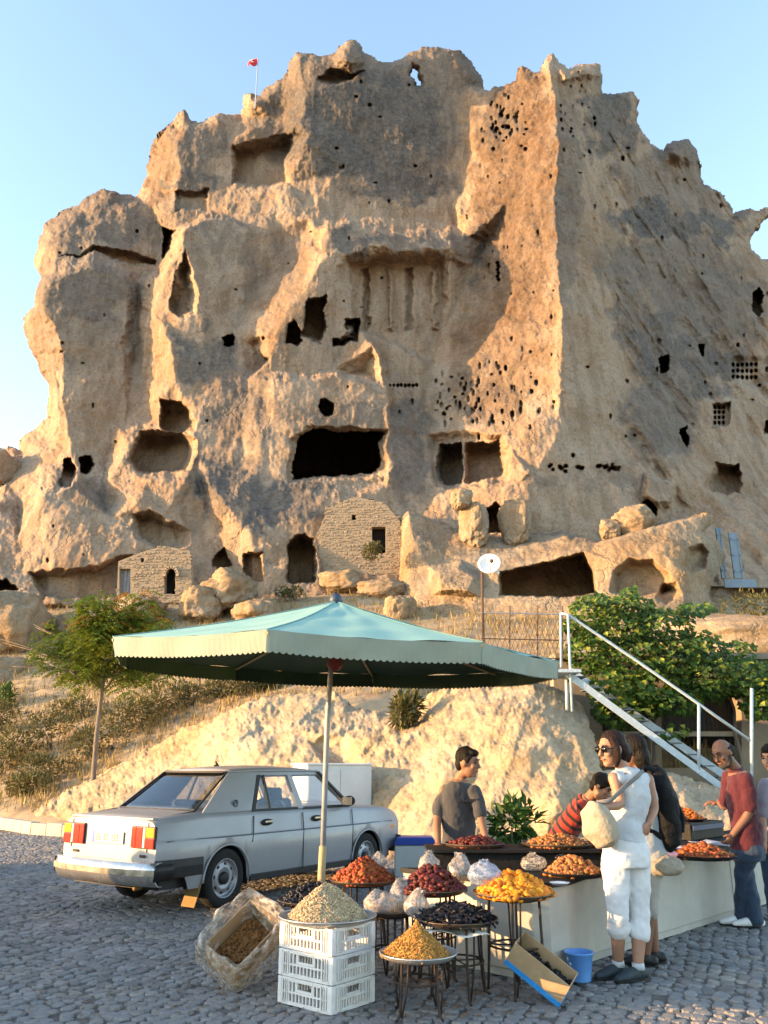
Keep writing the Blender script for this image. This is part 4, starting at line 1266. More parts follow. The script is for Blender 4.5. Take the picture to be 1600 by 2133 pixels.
# scrub along the slope
sr = random.Random(21)
band = [(-20, 1600, 120, 90), (40, 1560, 130, 90), (95, 1610, 110, 70), (120, 1530, 120, 80), (190, 1560, 120, 80), (245, 1515, 120, 80), (300, 1490, 110, 70),
        (150, 1480, 100, 60), (340, 1465, 100, 64), (390, 1450, 90, 56), (445, 1442, 100, 52), (505, 1432, 100, 46), (555, 1425, 80, 40), (60, 1640, 100, 50), (10, 1505, 90, 60)]
where = ['lowest at the left edge', 'tall and dark near the left edge', 'above the kerb left of the tree trunk', 'behind the young tree trunk', 'right of the young tree trunk',
         'on the bank above the light path', 'between the young tree and the parasol', 'high on the bank under the tree crown', 'below the parasol tip', 'under the left parasol corner',
         'beneath the scalloped parasol edge', 'where the bank meets the pale outcrop', 'topmost at the end of the bank', 'low and ragged beside the kerb', 'upper one at the left edge']
for i, (x, y, w, h) in enumerate(band):
    Y = hill_depth(x, y + h * .3); k = Y / F
    c = PV(x, y + h * .42, Y); c.z -= .05
    shrub('shrub', 'dry olive-brown shrub ' + where[i], c, w * k, h * k, w * k * .8, 750, M_LEAF_SHRUB, 100 + i, ln=.17, wd=.06, group='scrub on the slope left of the outcrop')
for i, (x, y, w, h, lab) in enumerate([(772, 1152, 54, 36, 'small green bush beside the black doorway in the walled arch'), (850, 1490, 60, 60, 'dry tuft of scrub in the notch of the pale outcrop'),
                                       (1570, 1275, 120, 60, 'olive bush on terrace at the right edge above the grey rock'), (595, 1237, 60, 26, 'low dark bush beneath the arched niche'),
                                       (5, 1475, 50, 90, 'small leafy green bush cut off by the left edge')]):
    Y = 43.4 if y < 1240 else (hill_depth(x, y) if i != 1 else 17.4)
    if i == 2: Y = 32
    k = Y / F; c = PV(x, y + h * .4, Y)
    shrub('bush', lab, c, w * k, h * k, w * k * .8, 500, M_LEAF_SHRUB if i != 4 else M_LEAF_VINE, 150 + i, ln=.2, wd=.08, cat='bush')

# dry grass over the whole slope: one mass of blades
gr = random.Random(31)
gb = MB()
for i in range(26000):
    x = gr.uniform(-60, 1660)
    y = gr.uniform(1232, 1690)
    if 560 < x < 1240 and y > 1450: continue
    dens = 0.5 + 0.5 * float(pnoise(np.array([x / 60.]), np.array([y / 30.]))[0])
    if gr.random() > dens * (1.0 if y < 1330 or x < 600 else .6): continue
    p = on_hill(x, y)
    hh = gr.uniform(.18, .5) * (1.2 if y < 1320 else .9)
    a = gr.uniform(0, 6.28)
    for q in range(3):
        a += 2.1; lean = gr.uniform(.1, .5)
        o = p + Vector((gr.uniform(-.12, .12), gr.uniform(-.12, .12), -.03))
        tip = o + Vector((math.cos(a) * lean * hh, math.sin(a) * lean * hh, hh * gr.uniform(.7, 1.1)))
        s = Vector((-math.sin(a), math.cos(a), 0)) * gr.uniform(.015, .03)
        gb.add([o - s, o + s, tip], [(0, 1, 2)])
go_ = gb.build('dry_grass', M_GRASS); tag(go_, 'straw-coloured dry grass over the slope', 'grass', kind='stuff')

# ------------------------------------------------------------------ masonry infill walls in the rock
M_STONE = mat('masonry_stone', (0.30, 0.225, 0.15), (0.26, 0.195, 0.13), scale=1.2, rough=0.95, bump=0.5, c3=(0.29, 0.225, 0.15), island=0.16)
M_MORTAR = mat('masonry_mortar', (0.27, 0.205, 0.14), (0.30, 0.235, 0.165), scale=3, rough=0.95, bump=0.4)
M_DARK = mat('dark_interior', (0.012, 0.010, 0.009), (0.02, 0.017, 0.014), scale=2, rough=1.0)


def masonry(name, label, poly, Y, openings, stone=9.0, thick=0.6, seed=0):
    """A rubble wall closing a cave mouth: outline and openings in photo pixels at depth Y; each stone stands proud of the mortar."""
    r = random.Random(seed)
    x0, x1 = min(p[0] for p in poly), max(p[0] for p in poly); y0, y1 = min(p[1] for p in poly), max(p[1] for p in poly)
    base = PV((x0 + x1) / 2, y1, Y)
    t = thing(name, label, 'wall', base)

    def inside(px, py, g=0):
        a, b = np.array([px]), np.array([py])
        if not in_poly(a, b, poly)[0]: return False
        for o in openings:
            if in_poly(a, b, o)[0]: return False
            if g and dist_poly(a, b, o)[0] < g: return False
        return True
    bm = bmesh.new()
    vs = [bm.verts.new(PV(p[0], p[1], Y) - base) for p in poly]
    hv = [[bm.verts.new(PV(p[0], p[1], Y) - base) for p in o] for o in openings]
    ed = [bm.edges.new((vs[i], vs[(i + 1) % len(vs)])) for i in range(len(vs))]
    for h in hv: ed += [bm.edges.new((h[i], h[(i + 1) % len(h)])) for i in range(len(h))]
    bmesh.ops.triangle_fill(bm, use_beauty=True, use_dissolve=False, edges=ed)
    bmesh.ops.recalc_face_normals(bm, faces=bm.faces)
    me = bpy.data.meshes.new('mortar_bed'); bm.to_mesh(me); bm.free()
    o = link_mesh('mortar_bed', me, M_MORTAR, t)
    md = o.modifiers.new('solid', 'SOLIDIFY'); md.thickness = thick; md.offset = 0
    mb = MB()
    y = y0
    while y < y1:
        h = stone * r.uniform(.45, .85)
        x = x0 + r.uniform(-8, 0)
        while x < x1:
            w = stone * r.uniform(.7, 1.4)
            if inside(x + w / 2, y + h / 2, 2):
                c = PV(x + w / 2, y + h / 2 + r.uniform(-1.6, 1.6), Y) - base
                k = Y / F
                mb.box((c.x, -thick / 2 + .075 + r.uniform(-.025, .02), c.z), ((w - 2.2) * k, .2, (h - 2.0) * k), rot=(0, r.uniform(-.08, .08), 0))
            x += w
        y += h
    s = mb.build('stones', M_STONE, t, bevel=.05); s['kind'] = 'stuff'
    return t, base


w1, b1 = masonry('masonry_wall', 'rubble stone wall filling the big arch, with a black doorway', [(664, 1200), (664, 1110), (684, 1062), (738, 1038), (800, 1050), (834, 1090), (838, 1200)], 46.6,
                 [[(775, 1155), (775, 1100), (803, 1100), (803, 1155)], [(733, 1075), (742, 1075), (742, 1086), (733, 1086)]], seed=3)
w2, b2 = masonry('masonry_wall', 'sunlit rubble wall with a tall arched window and a grey door, lower left', [(246, 1258), (250, 1172), (300, 1152), (345, 1140), (398, 1150), (404, 1258)], 44.4,
                 [[(345, 1240), (345, 1196), (351, 1186), (358, 1183), (364, 1187), (368, 1197), (368, 1240)], [(252, 1250), (252, 1187), (275, 1187), (275, 1250)], [(296, 1165), (303, 1165), (303, 1174), (296, 1174)]], seed=5)
# dressed stones round the arched window, and the grey door
mb = MB()
for i in range(9):
    a = math.pi * i / 8
    c = PV(356.5 - 13.5 * math.cos(a), 1197 - 15 * math.sin(a), 44.0) - b2
    mb.box(c, (.2, .2, .14), rot=(0, -(math.pi / 2 - a), 0))
mb.build('window_arch', mat('dressed_stone', (0.42, 0.33, 0.22), (0.36, 0.28, 0.19), rough=.9), w2)
M_GREYDOOR = mat('grey_door_paint', (0.25, 0.27, 0.30), (0.20, 0.21, 0.23), scale=6, rough=0.6, bump=.2)
mb = MB()
a, c = PV(252, 1187, 44.5) - b2, PV(275, 1250, 44.5) - b2
for i in range(4):
    x0, x1 = a.x + (c.x - a.x) * i / 4, a.x + (c.x - a.x) * (i + 1) / 4
    mb.box(((x0 + x1) / 2, a.y, (a.z + c.z) / 2), (x1 - x0 - .02, .06, a.z - c.z))
mb.build('door', M_GREYDOOR, w2)
# inside faces behind the openings
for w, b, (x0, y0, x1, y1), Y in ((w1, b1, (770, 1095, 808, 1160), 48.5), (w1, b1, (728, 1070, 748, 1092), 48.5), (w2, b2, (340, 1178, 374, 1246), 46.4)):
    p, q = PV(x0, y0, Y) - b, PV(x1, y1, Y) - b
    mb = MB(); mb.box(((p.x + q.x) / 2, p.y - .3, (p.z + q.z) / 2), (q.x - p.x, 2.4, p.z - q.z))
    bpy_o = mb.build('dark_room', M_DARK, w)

# blue metal doors on the right terrace
M_BLUE = mat('faded_blue_paint', (0.16, 0.24, 0.33), (0.22, 0.27, 0.31), scale=5, rough=0.6, bump=.2)
bd = thing('metal_gate', 'faded blue metal gate and panels between rocks at the right edge', 'gate', PV(1525, 1222, 44))
k = 44 / F
for (x0, x1, y0, y1, nm) in ((1490, 1514, 1100, 1205, 'gate_leaf'), (1517, 1548, 1110, 1205, 'gate_leaf'), (1508, 1576, 1207, 1224, 'plinth')):
    p, q = PV(x0, y0, 44) - bd.location, PV(x1, y1, 44) - bd.location
    mb = MB(); mb.box(((p.x + q.x) / 2, 0, (p.z + q.z) / 2), (q.x - p.x, .08, p.z - q.z))
    if nm == 'gate_leaf':
        for z in (.15, .5, .85): mb.box(((p.x + q.x) / 2, -.05, q.z + (p.z - q.z) * z), (q.x - p.x, .05, .07))
        for x in (p.x + .04, q.x - .04): mb.box((x, -.05, (p.z + q.z) / 2), (.07, .05, p.z - q.z))
    mb.build(nm, M_BLUE, bd)

# flag on the summit
M_STEEL = mat('galvanised_steel', (0.42, 0.45, 0.48), (0.34, 0.37, 0.40), scale=10, rough=0.45, metallic=0.7, bump=.15)
M_RED = mat('flag_red', (0.55, 0.02, 0.03), (0.48, 0.015, 0.025), scale=3, rough=.8)
fl = thing('flag', 'red flag with white crescent on thin pole at the summit', 'flag', PV(533, 200, 63.5))
k = 63.5 / F * 1.1
top = (PV(534, 122, 63.5) - fl.location).z
mb = MB(); mb.tube([(0, 0, -1.5), (0, 0, top)], .055, 6); mb.build('flagpole', M_STEEL, fl)
rows = []
for i in range(13):
    u = i / 12
    rows.append([(-u * 24 * k, .25 * math.sin(u * 7) * u, top - .05 - j / 6 * 17 * k - .3 * u * u + .12 * math.sin(u * 6 + j * .4)) for j in range(7)])
mb = MB(); mb.grid(rows); cl = mb.build('flag_cloth', M_RED, fl, smooth=True, solid=.02)
M_WHITE = mat('white_cloth', (0.8, 0.8, 0.8), rough=.8)
mb = MB()
cxm, czm, rad = -11 * k, top - .05 - 9 * k, 4.6 * k
n = 18
vs = []
for i in range(n + 1):
    a = math.radians(45 + 270 * i / n)
    vs.append((cxm + rad * math.cos(a) * 1.0, -.16, czm + rad * math.sin(a)))
for i in range(n, -1, -1):
    a = math.radians(45 + 270 * i / n)
    vs.append((cxm + .25 * rad + rad * .78 * math.cos(a), -.16, czm + rad * .78 * math.sin(a)))
for i in range(n):
    mb.add([vs[i], vs[i + 1], vs[2 * n - i], vs[2 * n + 1 - i]], [(0, 1, 2, 3)])
star = []
for i in range(10):
    a = math.pi + i * math.pi / 5; q = rad * (.55 if i % 2 == 0 else .22)
    star.append((cxm - 1.35 * rad + q * math.cos(a), -.2, czm + q * math.sin(a)))
mb.add(star, [tuple(range(10))])
mb.build('crescent_and_star', M_WHITE, fl, solid=.03)

# dish on a post, and the wire fence of the upper terrace
M_RUST = mat('rusty_iron', (0.085, 0.055, 0.04), (0.13, 0.075, 0.045), scale=16, rough=.8, metallic=.3, bump=.3)
M_WHITEP = mat('white_paint', (0.72, 0.72, 0.70), (0.62, 0.62, 0.60), scale=5, rough=.5, bump=.1)
dp = thing('satellite_dish', 'white satellite dish on a thin post above the wire fence', 'satellite dish', PV(1008, 1372, 17.6))
k = 17.6 / F
ztop = (PV(1010, 1192, 17.6) - dp.location).z
mb = MB(); mb.tube([(0, 0, -.2), (.01, 0, ztop * .6), (.03, 0, ztop)], .03, 8); mb.build('post', M_RUST, dp)
c = PV(1020, 1178, 17.5) - dp.location
mb = MB()
prof = [(r_ * 24 * k, (r_ ** 2) * 9 * k) for r_ in (0.02, .25, .5, .75, 1.0)]
mb.lathe(prof, n=24)
o = mb.build('reflector', M_WHITEP, dp, smooth=True, solid=.012); o.location = c; o.rotation_euler = (math.radians(72), 0, math.radians(-12))
mb = MB()
tip = c + Vector((-.0, -.34, .02))
mb.tube([c + Vector((0, -.02, -22 * k)), tip], .008, 6)
mb.ball(tip, (.045, .06, .045), 10, 6)
mb.build('receiver', M_RUST, dp)
mb = MB(); mb.box(c + Vector((.13, -.1, -.16)), (.14, .05, .05), rot=(0, .6, 0)); mb.build('arm', M_WHITEP, dp)

fn = thing('wire_fence', 'rusty wire mesh fence panel on the terrace below the satellite dish', 'fence', PV(1090, 1372, 17.2))
fb = fn.location
k = 17.2 / F
mb = MB()
for x in (1005, 1062, 1120, 1172):
    p, q = PV(x, 1378, 17.2) - fb, PV(x, 1262, 17.2) - fb
    m1 = MB(); m1.tube([p, q], .014, 6); m1.build('post', M_RUST, fn)
for y in (1276, 1330, 1368):
    m1 = MB(); m1.tube([PV(1002, y, 17.2) - fb, PV(1178, y + 4, 17.2) - fb], .012, 6); m1.build('rail', M_STEEL if y == 1276 else M_RUST, fn)
for i in range(17):
    x = 1005 + i * 10.5
    mb.tube([PV(x, 1372, 17.19) - fb, PV(x + 30, 1290, 17.19) - fb], .005, 4)
    mb.tube([PV(x + 10, 1372, 17.17) - fb, PV(x - 22, 1290, 17.17) - fb], .005, 4)
ms = mb.build('mesh_wire', M_RUST, fn); ms['kind'] = 'stuff'

# ------------------------------------------------------------------ metal staircase
M_BLUEST = mat('pale_blue_steel_paint', (0.42, 0.50, 0.55), (0.34, 0.41, 0.46), scale=9, rough=.5, bump=.15, c3=(0.46, 0.53, 0.57))
YS = 15.6
st = thing('metal_staircase', 'pale blue steel staircase with handrail coming down to the stalls', 'staircase', PV(1500, 1640, YS))
sb = st.location


def seg(name, pts, r, m=M_BLUEST, n=8):
    mb = MB(); mb.tube([Vector(p) - sb for p in pts], r, n); return mb.build(name, m, st, smooth=True)


def bar(name, p, q, w, h, m=M_BLUEST):
    p, q = Vector(p) - sb, Vector(q) - sb
    d = (q - p); L = d.length
    mb = MB(); mb.box((0, 0, 0), (L, w, h))
    o = mb.build(name, m, st)
    o.location = (p + q) / 2
    o.rotation_euler = d.to_track_quat('X', 'Z').to_euler()
    return o


bar('stringer', PV(1180, 1402, YS), PV(1520, 1652, YS), .05, .12)
bar('stringer', PV(1188, 1398, YS + .95), PV(1560, 1650, YS + .95), .05, .14)
for i in range(11):
    u = (i + .5) / 11
    a = PV(1180, 1402, YS).lerp(PV(1520, 1652, YS), u); b = PV(1188, 1398, YS + .95).lerp(PV(1560, 1650, YS + .95), u)
    mb = MB(); mb.box((a + b) / 2 - sb + Vector((0, 0, -.03)), (.22, .9, .025)); mb.build('tread', mat('grey_tread', (0.10, 0.11, 0.115), (0.075, 0.08, 0.085), rough=.6), st)
seg('handrail', [PV(1168, 1278, YS), PV(1182, 1280, YS), PV(1320, 1372, YS), PV(1455, 1466, YS), PV(1562, 1542, YS)], .028)
seg('handrail_post', [PV(1169, 1390, YS), PV(1168, 1278, YS)], .022)
seg('handrail_post', [PV(1192, 1482, YS - .05), PV(1183, 1280, YS - .03)], .024)
seg('handrail_post', [PV(1456, 1604, YS), PV(1456, 1466, YS)], .03)
seg('handrail_post', [PV(1566, 1640, YS), PV(1566, 1434, YS)], .032)
bar('landing', PV(1120, 1404, YS + .3), PV(1196, 1404, YS + .3), 1.2, .06)
seg('strut', [PV(1182, 1482, YS + .3), PV(1180, 1400, YS + .3)], .035)

# ------------------------------------------------------------------ vine-covered house on the right
M_PLASTER = mat('tan_plaster', (0.26, 0.21, 0.155), (0.21, 0.17, 0.125), scale=2, rough=.9, bump=.4)
M_SHUT = mat('dark_shutter', (0.035, 0.04, 0.042), (0.05, 0.055, 0.055), scale=6, rough=.7, bump=.2)
YH = 19.0
hs = thing('vine_house', 'low tan house with dark arched openings under the vine', 'house', PV(1440, 1640, YH))
hb = hs.location


def hp(px, py, dy=0.0):
    return PV(px, py, YH + dy) - hb


def arch(cx, w, ytop, ybot, n=12):
    r_ = w / 2
    pts = [(cx - r_, ybot), (cx - r_, ytop + r_ * .8)]
    for i in range(1, n):
        a = math.pi * i / n
        pts.append((cx - r_ * math.cos(a), ytop + r_ * .8 - r_ * .8 * math.sin(a)))
    pts += [(cx + r_, ytop + r_ * .8), (cx + r_, ybot)]
    return pts


bm = bmesh.new()
outl = [(1150, 1700), (1150, 1380), (1800, 1380), (1800, 1700)]
ops = [arch(1455, 165, 1425, 1600), arch(1300, 100, 1440, 1610), arch(1690, 120, 1425, 1600)]
rings = [outl] + ops
ed = []
for rg in rings:
    vs = [bm.verts.new(hp(*p)) for p in rg]
    ed += [bm.edges.new((vs[i], vs[(i + 1) % len(vs)])) for i in range(len(vs))]
bmesh.ops.triangle_fill(bm, use_beauty=True, use_dissolve=False, edges=ed)
bmesh.ops.recalc_face_normals(bm, faces=bm.faces)
me = bpy.data.meshes.new('facade'); bm.to_mesh(me); bm.free()
o = link_mesh('facade', me, M_PLASTER, hs); md = o.modifiers.new('solid', 'SOLIDIFY'); md.thickness = .4; md.offset = 0
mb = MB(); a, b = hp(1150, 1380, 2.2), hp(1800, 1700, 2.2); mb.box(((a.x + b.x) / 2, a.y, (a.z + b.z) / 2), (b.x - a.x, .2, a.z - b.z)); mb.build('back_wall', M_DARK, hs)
mb = MB(); a, b = hp(1150, 1378, 0), hp(1800, 1378, 0); mb.box(((a.x + b.x) / 2, 1.1, a.z + .08), (b.x - a.x, 3.0, .14)); mb.build('roof', M_PLASTER, hs)
for cx_, w in ((1455, 165), (1300, 100), (1690, 120)):
    n = int(w / 8.5)
    for i in range(n):
        x = cx_ - w / 2 + w * (i + .5) / n
        a, b = hp(x, 1440, .35), hp(x, 1522, .35)
        mb = MB(); mb.box(((a.x + b.x) / 2, a.y, (a.z + b.z) / 2), (.075, .03, a.z - b.z)); mb.build('shutter_slat', M_SHUT, hs)
    a, b = hp(cx_ - w / 2, 1524, .2), hp(cx_ + w / 2, 1534, .2)
    mb = MB(); mb.box(((a.x + b.x) / 2, a.y, (a.z + b.z) / 2), (b.x - a.x, .3, a.z - b.z)); mb.build('sill', mat('cream_sill', (0.40, 0.36, 0.28), (0.34, 0.30, 0.24), rough=.8), hs)

# the vine itself
vr = random.Random(77)
vn = thing('grape_vine', 'broad sunlit grape vine spilling over the pergola beside the staircase', 'vine', PV(1400, 1640, 17.9))
vb = vn.location
fo = MB(); stem = MB()
lobes = []
for (x, y, rx, ry, w) in [(1225, 1290, 38, 52, 1.5), (1222, 1355, 40, 50, 1.2), (1300, 1262, 60, 24, 1.2), (1290, 1310, 60, 40, 1.4), (1380, 1300, 60, 36, 1.1), (1320, 1370, 80, 50, 1.8),
                          (1410, 1370, 60, 50, 1.5), (1460, 1350, 45, 40, 1), (1480, 1410, 70, 45, 1.6), (1560, 1410, 60, 40, 1.4), (1620, 1430, 70, 50, 1.6), (1350, 1430, 70, 40, 1.3), (1275, 1430, 50, 50, 1.2),
                          (1400, 1460, 60, 30, .8), (1300, 1480, 60, 34, .8), (1585, 1465, 40, 30, .7), (1450, 1268, 40, 14, .4), (1310, 1236, 14, 16, .25), (1185, 1300, 14, 14, .2), (1250, 1250, 24, 16, .3),
                          (1720, 1420, 70, 60, 1.2), (1400, 1520, 30, 16, .14), (1540, 1355, 30, 24, .4)]:
    lobes += [(x, y, rx, ry)] * max(1, int(w * 10))
lit_fo = MB()  # brighter yellow-green leaves, sunlight put into their colour
for i in range(7000):
    x, y, rx, ry = lobes[vr.randrange(len(lobes))]
    v = rvec(vr); v = v.normalized() * (v.length ** .45)
    dep = 17.7 + v.y * 1.0 + (y - 1250) * -.004
    p = PV(x + v.x * rx, y + v.z * -ry, dep) - vb
    dr = Vector((v.x * .6 + vr.uniform(-.6, .6), v.y - .4 + vr.uniform(-.4, .4), -.45 + vr.uniform(-.4, .5)))
    leaf(lit_fo if (v.z > -.2 and vr.random() < .30) else fo, p, dr, Vector((v.x * .4, -.55 + v.y * .3, .8)) + rvec(vr) * .6, vr.uniform(.10, .18), vr.uniform(.10, .17), .18)
for (x0, y0, x1, y1, r_) in [(1350, 1640, 1372, 1470, .05), (1372, 1480, 1420, 1400, .03), (1372, 1470, 1320, 1390, .03), (1545, 1640, 1530, 1480, .05), (1530, 1480, 1490, 1400, .03), (1240, 1420, 1225, 1300, .02), (1250, 1330, 1290, 1285, .02)]:
    a, b = PV(x0, y0, 17.8) - vb, PV(x1, y1, 17.8) - vb
    stem.tube([a, a.lerp(b, .35) + Vector((.06, .02, 0)), a.lerp(b, .7) + Vector((-.04, 0, 0)), b], [r_, r_ * .9, r_ * .75, r_ * .6], 7)
sx_ = stem.build('stem', M_BARK, vn, smooth=True); sx_['kind'] = 'stuff'
fo.build('foliage', M_LEAF_VINE, vn)
lit_fo.build('sunlit_foliage', leaf_mat('sunlit_vine_leaf', (0.20, 0.23, 0.03), (0.15, 0.19, 0.025), (0.26, 0.26, 0.045)), vn)

# ------------------------------------------------------------------ the parked saloon
def paint(name, c, rough=.32, metallic=.35, coat=.35):
    return mat(name, c, tuple(v * .9 for v in c), scale=2.2, rough=rough, metallic=metallic, coat=coat, bump=.03, bump_scale=140, spec=.5)


M_CAR = paint('silver_car_paint', (0.30, 0.305, 0.32), metallic=.1, rough=.42, coat=.2)
M_TRIM = mat('black_plastic_trim', (0.011, 0.011, 0.012), (0.018, 0.0175, 0.0175), scale=9, rough=.55, bump=.1)
M_RUBBER = mat('tyre_rubber', (0.010, 0.010, 0.011), (0.02, 0.019, 0.0175), scale=9, rough=.85, bump=.3, bump_scale=60)
M_RIM = mat('dusty_wheel_steel', (0.36, 0.37, 0.39), (0.26, 0.265, 0.28), scale=12, rough=.45, metallic=.6, bump=.1)
M_CHROME = mat('worn_chrome', (0.62, 0.60, 0.56), (0.45, 0.42, 0.38), scale=7, rough=.28, metallic=.85, bump=.12)
M_AMBER = mat('amber_lens', (0.85, 0.33, 0.03), (0.78, 0.26, 0.02), scale=30, rough=.18, coat=.5)
M_REDL = mat('red_lens', (0.60, 0.035, 0.02), (0.52, 0.03, 0.018), scale=30, rough=.18, coat=.5)
M_CLEARL = mat('clear_lens', (0.75, 0.68, 0.60), (0.66, 0.60, 0.54), scale=30, rough=.18, coat=.5)
M_PLATE = mat('number_plate', (0.42, 0.42, 0.41), (0.36, 0.36, 0.35), scale=12, rough=.4)
M_PBLUE = mat('plate_blue', (0.03, 0.08, 0.35), rough=.4)
M_SEAT = mat('blue_grey_seat_cloth', (0.11, 0.17, 0.26), (0.08, 0.125, 0.2), scale=18, rough=.9, bump=.3, sheen=.2)
M_FLAP = mat('tan_mud_flap', (0.27, 0.165, 0.055), (0.21, 0.125, 0.04), scale=7, rough=.8, bump=.2)


def glass_mat(name, tint=(0.55, 0.62, 0.66), refl=.12):
    m = bpy.data.materials.new(name); m.use_nodes = True
    nt = m.node_tree
    nt.nodes.remove(nt.nodes['Principled BSDF'])
    tr = nt.nodes.new('ShaderNodeBsdfTransparent'); tr.inputs[0].default_value = (*tint, 1)
    gl = nt.nodes.new('ShaderNodeBsdfGlossy'); gl.inputs['Roughness'].default_value = .03
    lw = nt.nodes.new('ShaderNodeFresnel'); lw.inputs['IOR'].default_value = 1.5
    ad = nt.nodes.new('ShaderNodeMath'); ad.operation = 'ADD'; ad.inputs[1].default_value = refl - .04; ad.use_clamp = True
    mx = nt.nodes.new('ShaderNodeMixShader')
    ge = nt.nodes.new('ShaderNodeNewGeometry'); inv = nt.nodes.new('ShaderNodeMath'); inv.operation = 'SUBTRACT'; inv.inputs[0].default_value = 1
    mul = nt.nodes.new('ShaderNodeMath'); mul.operation = 'MULTIPLY'
    nt.links.new(ge.outputs['Backfacing'], inv.inputs[1])
    nt.links.new(lw.outputs[0], ad.inputs[0]); nt.links.new(ad.outputs[0], mul.inputs[0]); nt.links.new(inv.outputs[0], mul.inputs[1]); nt.links.new(mul.outputs[0], mx.inputs[0])
    nt.links.new(tr.outputs[0], mx.inputs[1]); nt.links.new(gl.outputs[0], mx.inputs[2])
    nt.links.new(mx.outputs[0], nt.nodes['Material Output'].inputs['Surface'])
    return m


M_GLASS = glass_mat('window_glass', (0.95, 0.96, 0.96), .07)
M_GLASSR = glass_mat('tinted_rear_glass', (0.55, 0.58, 0.62), .12)

car = thing('parked_car', 'old silver-grey saloon with worn chrome bumper parked left of the parasol pole', 'car', (-2.31, 9.86, 0.0), math.radians(55.4))
car.scale = (0.985, 0.965, 1.02)
WB, RA, WR = 2.60, .345, .288            # wheelbase, arch radius, wheel radius


def belt(x):            # height of the shoulder along the car
    pts = [(-.97, .875), (-.90, .905), (-.3, .945), (.5, .935), (2.1, .915), (3.0, .875), (3.32, .835), (3.40, .80)]
    for (a, za), (b, zb) in zip(pts, pts[1:]):
        if x <= b: return za + (zb - za) * max(0, (x - a) / (b - a))
    return pts[-1][1]


def half(x):            # half width at the crease
    if x < -.75: return .765 + .05 * (x + .98) / .23 if x > -.98 else .765
    if x > 2.9: return .815 - .05 * ((x - 2.9) / .5) ** 1.6
    return .815


def sill(x):
    z = .235
    for xw in (0, WB):
        if abs(x - xw) < RA:
            z = max(z, .275 + math.sqrt(RA ** 2 - (x - xw) ** 2) * .98)
    if x < -.55: z = max(z, .40)
    if x > WB + .5: z = max(z, .36)
    return z


xs = sorted(set([-.97, -.94, -.90, -.8, -.7, -.6, -.52, 3.40, 3.37, 3.3, 3.2] + [round(-.345 + .69 * i / 20, 4) for i in range(21)] + [-.346, .346, .42] + [round(.42 + 1.8 * i / 12, 3) for i in range(13)] +
                [WB - .346, WB + .346] + [round(WB - .345 + .69 * i / 20, 4) for i in range(21)] + [3.0, 3.1]))
bodyg = []
for x in xs:
    zb, zt, h = sill(x), belt(x), half(x)
    zc = .70                                        # crease line along the flank
    zm = max(zb + .02, .52)
    row = [(h * .955, zb), (h * .975, zb + (zm - zb) * .3), (h * .995, zm), (h, max(zm + .01, zc - .02)), (h - .012, max(zm + .02, zc)), (h - .02, max(zm + .03, zc + .02)), (h - .035, zt - .06), (h - .055, zt - .02), (h - .09, zt), (h * .8, zt + .012), (h * .4, zt + .022), (0, zt + .025)]
    full = row + [(-y, z) for y, z in row[-2::-1]]
    bodyg.append([(x, y, z) for y, z in full])
mb = MB(); mb.grid(bodyg)
m0 = len(bodyg[0])
# rear and front panels
mb.add(bodyg[0], [tuple(range(m0))]); mb.add(bodyg[-1], [tuple(range(m0 - 1, -1, -1))])
body = mb.build('body', M_CAR, car, smooth=True, merge=True)
md = body.modifiers.new('edge', 'EDGE_SPLIT'); md.split_angle = math.radians(35)
# underside, wheel wells, bulkheads
mb = MB(); mb.box((1.2, 0, .36), (4.1, 1.40, .22)); mb.build('underbody', M_TRIM, car)
for xw in (0, WB):
    for sy in (-1, 1):
        mb = MB()
        rows = []
        for i in range(13):
            a = math.pi * i / 12 * 1.16 - math.pi * .08
            rows.append([(xw + .35 * math.cos(a), sy * .79, .285 + .345 * math.sin(a)), (xw + .35 * math.cos(a), sy * .50, .285 + .345 * math.sin(a))])
        mb.grid(rows)
        mb.build('wheel_well', M_TRIM, car)


def side(x, z, sy, off=0.0):
    """Point on the side glass plane."""
    y = .752 - (z - .93) * .46
    return Vector((x, sy * (y + off), z))


ROOF = 1.372
